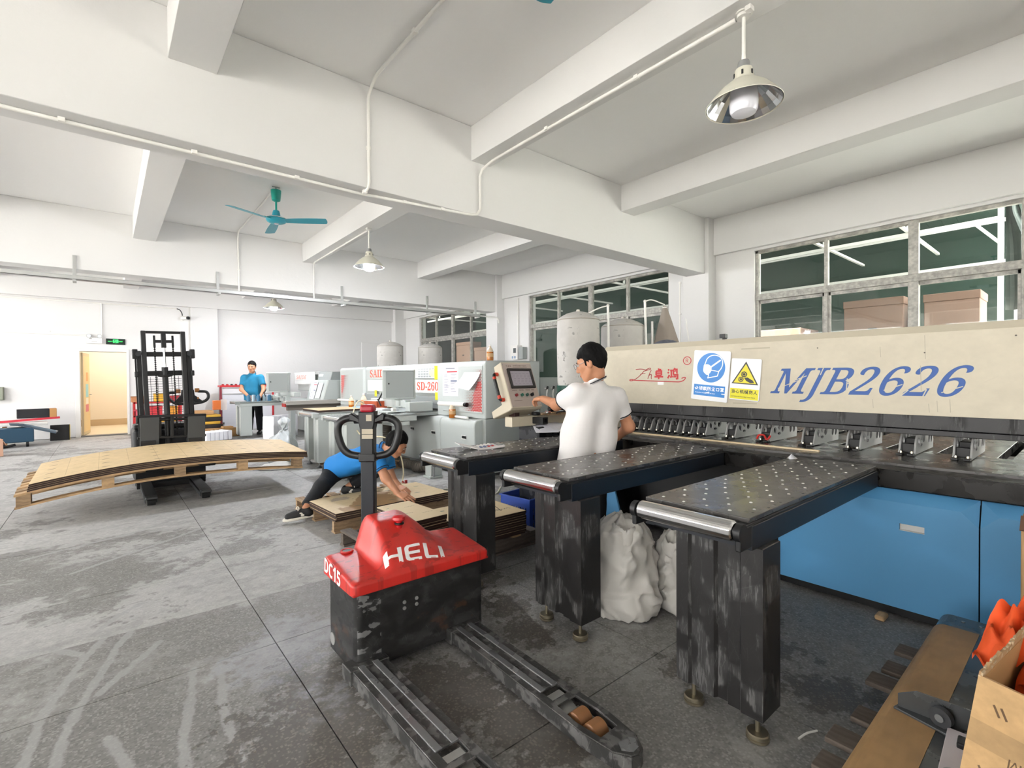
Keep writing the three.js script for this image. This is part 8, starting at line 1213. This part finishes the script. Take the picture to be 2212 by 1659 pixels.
  // white cabinet with red frame
  const cb2 = T('display_counter', 'white panelled counter with red top rail behind the worker in teal', 'counter', [3.05, 0, -15.3]);
  M('top_rail', b2(-0.68, 0.68, 1.18, 1.23, -0.18, 0.2, 0.006), std(0xc92a30, 0.4), cb2); for (const x of [-0.66, 0.64]) M('post', b2(x - 0.025, x + 0.025, 0, 1.18, 0.1, 0.18, 0.004), std(x < 0 ? 0x7b2530 : 0xb92c32, 0.45), cb2); M('front_panel', [b2(-0.62, 0.62, 0.0, 0.98, 0.12, 0.14, 0.004)], std(0xdfe0e6, 0.35), cb2); M('upper_panel', b2(-0.62, 0.62, 1.0, 1.17, 0.12, 0.14, 0.004), std(0xe6e6e8, 0.35), cb2); M('divider', b2(-0.62, 0.62, 0.975, 1.005, 0.11, 0.15, 0.003), mats.zinc, cb2);
  for (let i = 0; i < 12; i++) M('knob', lathe([[0, 0], [0.03, 0.0], [0.034, 0.02], [0.02, 0.035], [0, 0.036]], -0.6 + i * 0.105, 1.23, 0.12, 14), i % 3 === 2 ? mats.blackPlain : std(0x9e2228, 0.4), cb2);
  M('hinge', [[-0.6, 0.75], [-0.6, 0.2]].map(([x, y]) => cyl(0.025, 0.025, 0.06, x, y, 0.15, 'y', 10)), mats.steel, cb2);
  // foam and plastic
  const fm = (label, pos, w, h, d, ry) => { const t = T('foam_pack', label, 'foam', pos, ry); for (let i = 0; i < 6; i++) M('foam_sheet', b2(-w / 2 + i * w / 6 + 0.003, -w / 2 + (i + 1) * w / 6 - 0.003, rr(0, 0.006), h - rr(0, 0.012), -d / 2, d / 2, 0.02), mats.foam, t); };
  fm('tall pack of white foam sheets in front of the pale work table', [3.2, 0, -12.45], 0.86, 0.54, 0.3, 0.65); fm('low white foam block on the floor beside the stacker', [1.9, 0, -12.9], 0.6, 0.22, 0.4, 0.4);
  const pb = std(0xd3d8d9, 0.18), bag = T('plastic_bag', 'clear crinkled plastic bag tied at the top beside the sagging pallet', 'bag', [2.2, 0, -8.55]);
  M('bag_body', blob([-0.4, -0.01, -0.4], [0.4, 0.9, 0.4], 0.018, (x, y, z) => { const R = Math.hypot(x, z), a = Math.atan2(z, x); let d = ell(x, y, z, [0, 0.22, 0], [0.27, 0.27, 0.25]); d = smin(d, cap(x, y, z, [0.02, 0.4, 0], [0.06, 0.56, 0], 0.1, 0.035), 0.12); d = smin(d, cap(x, y, z, [0.06, 0.58, 0], [0.04, 0.68, 0.02], 0.03, 0.09), 0.03); return Math.max(d + 0.05 * Math.abs(n3(x * 8, y * 6, z * 8)) + 0.02 * Math.sin(a * 7 + y * 6) * sstep(0.2, 0.5, y), 0.004 - y); }), pb, bag); M('knot', new THREE.TorusGeometry(0.04, 0.014, 6, 16).rotateX(Math.PI / 2).translate(0.06, 0.565, 0), std(0x9fa5a6, 0.3), bag);
  const fb = T('plastic_bag', 'flat white plastic bag lying on the floor below the sagging pallet', 'bag', [2.05, 0, -8.15]); M('bag_body', blob([-0.35, -0.01, -0.3], [0.35, 0.2, 0.3], 0.014, (x, y, z) => Math.max(ell(x, y, z, [0, 0.02, 0], [0.28, 0.09, 0.2]) + 0.04 * Math.abs(n3(x * 9, y * 9, z * 9)), 0.003 - y)), std(0xdcdad4, 0.4), fb); M('bag_mouth', tube([[0.2, 0.05, 0.0], [0.27, 0.07, 0.06], [0.3, 0.05, 0.12], [0.26, 0.03, 0.15]], 0.03, 20, 8), std(0xd3d1cb, 0.4), fb);
  pallet('old pallet standing in the shade below the grey extension tables', [3.15, 0, -7.5], 0.1, 0.9, 1.3, { mat: mats.oldWood });
}
scene.traverse((o) => { if (o.isMesh) { o.castShadow = true; o.receiveShadow = true; } if (o.isLight && o.shadow) o.castShadow = true; });
renderer.render(scene, camera);
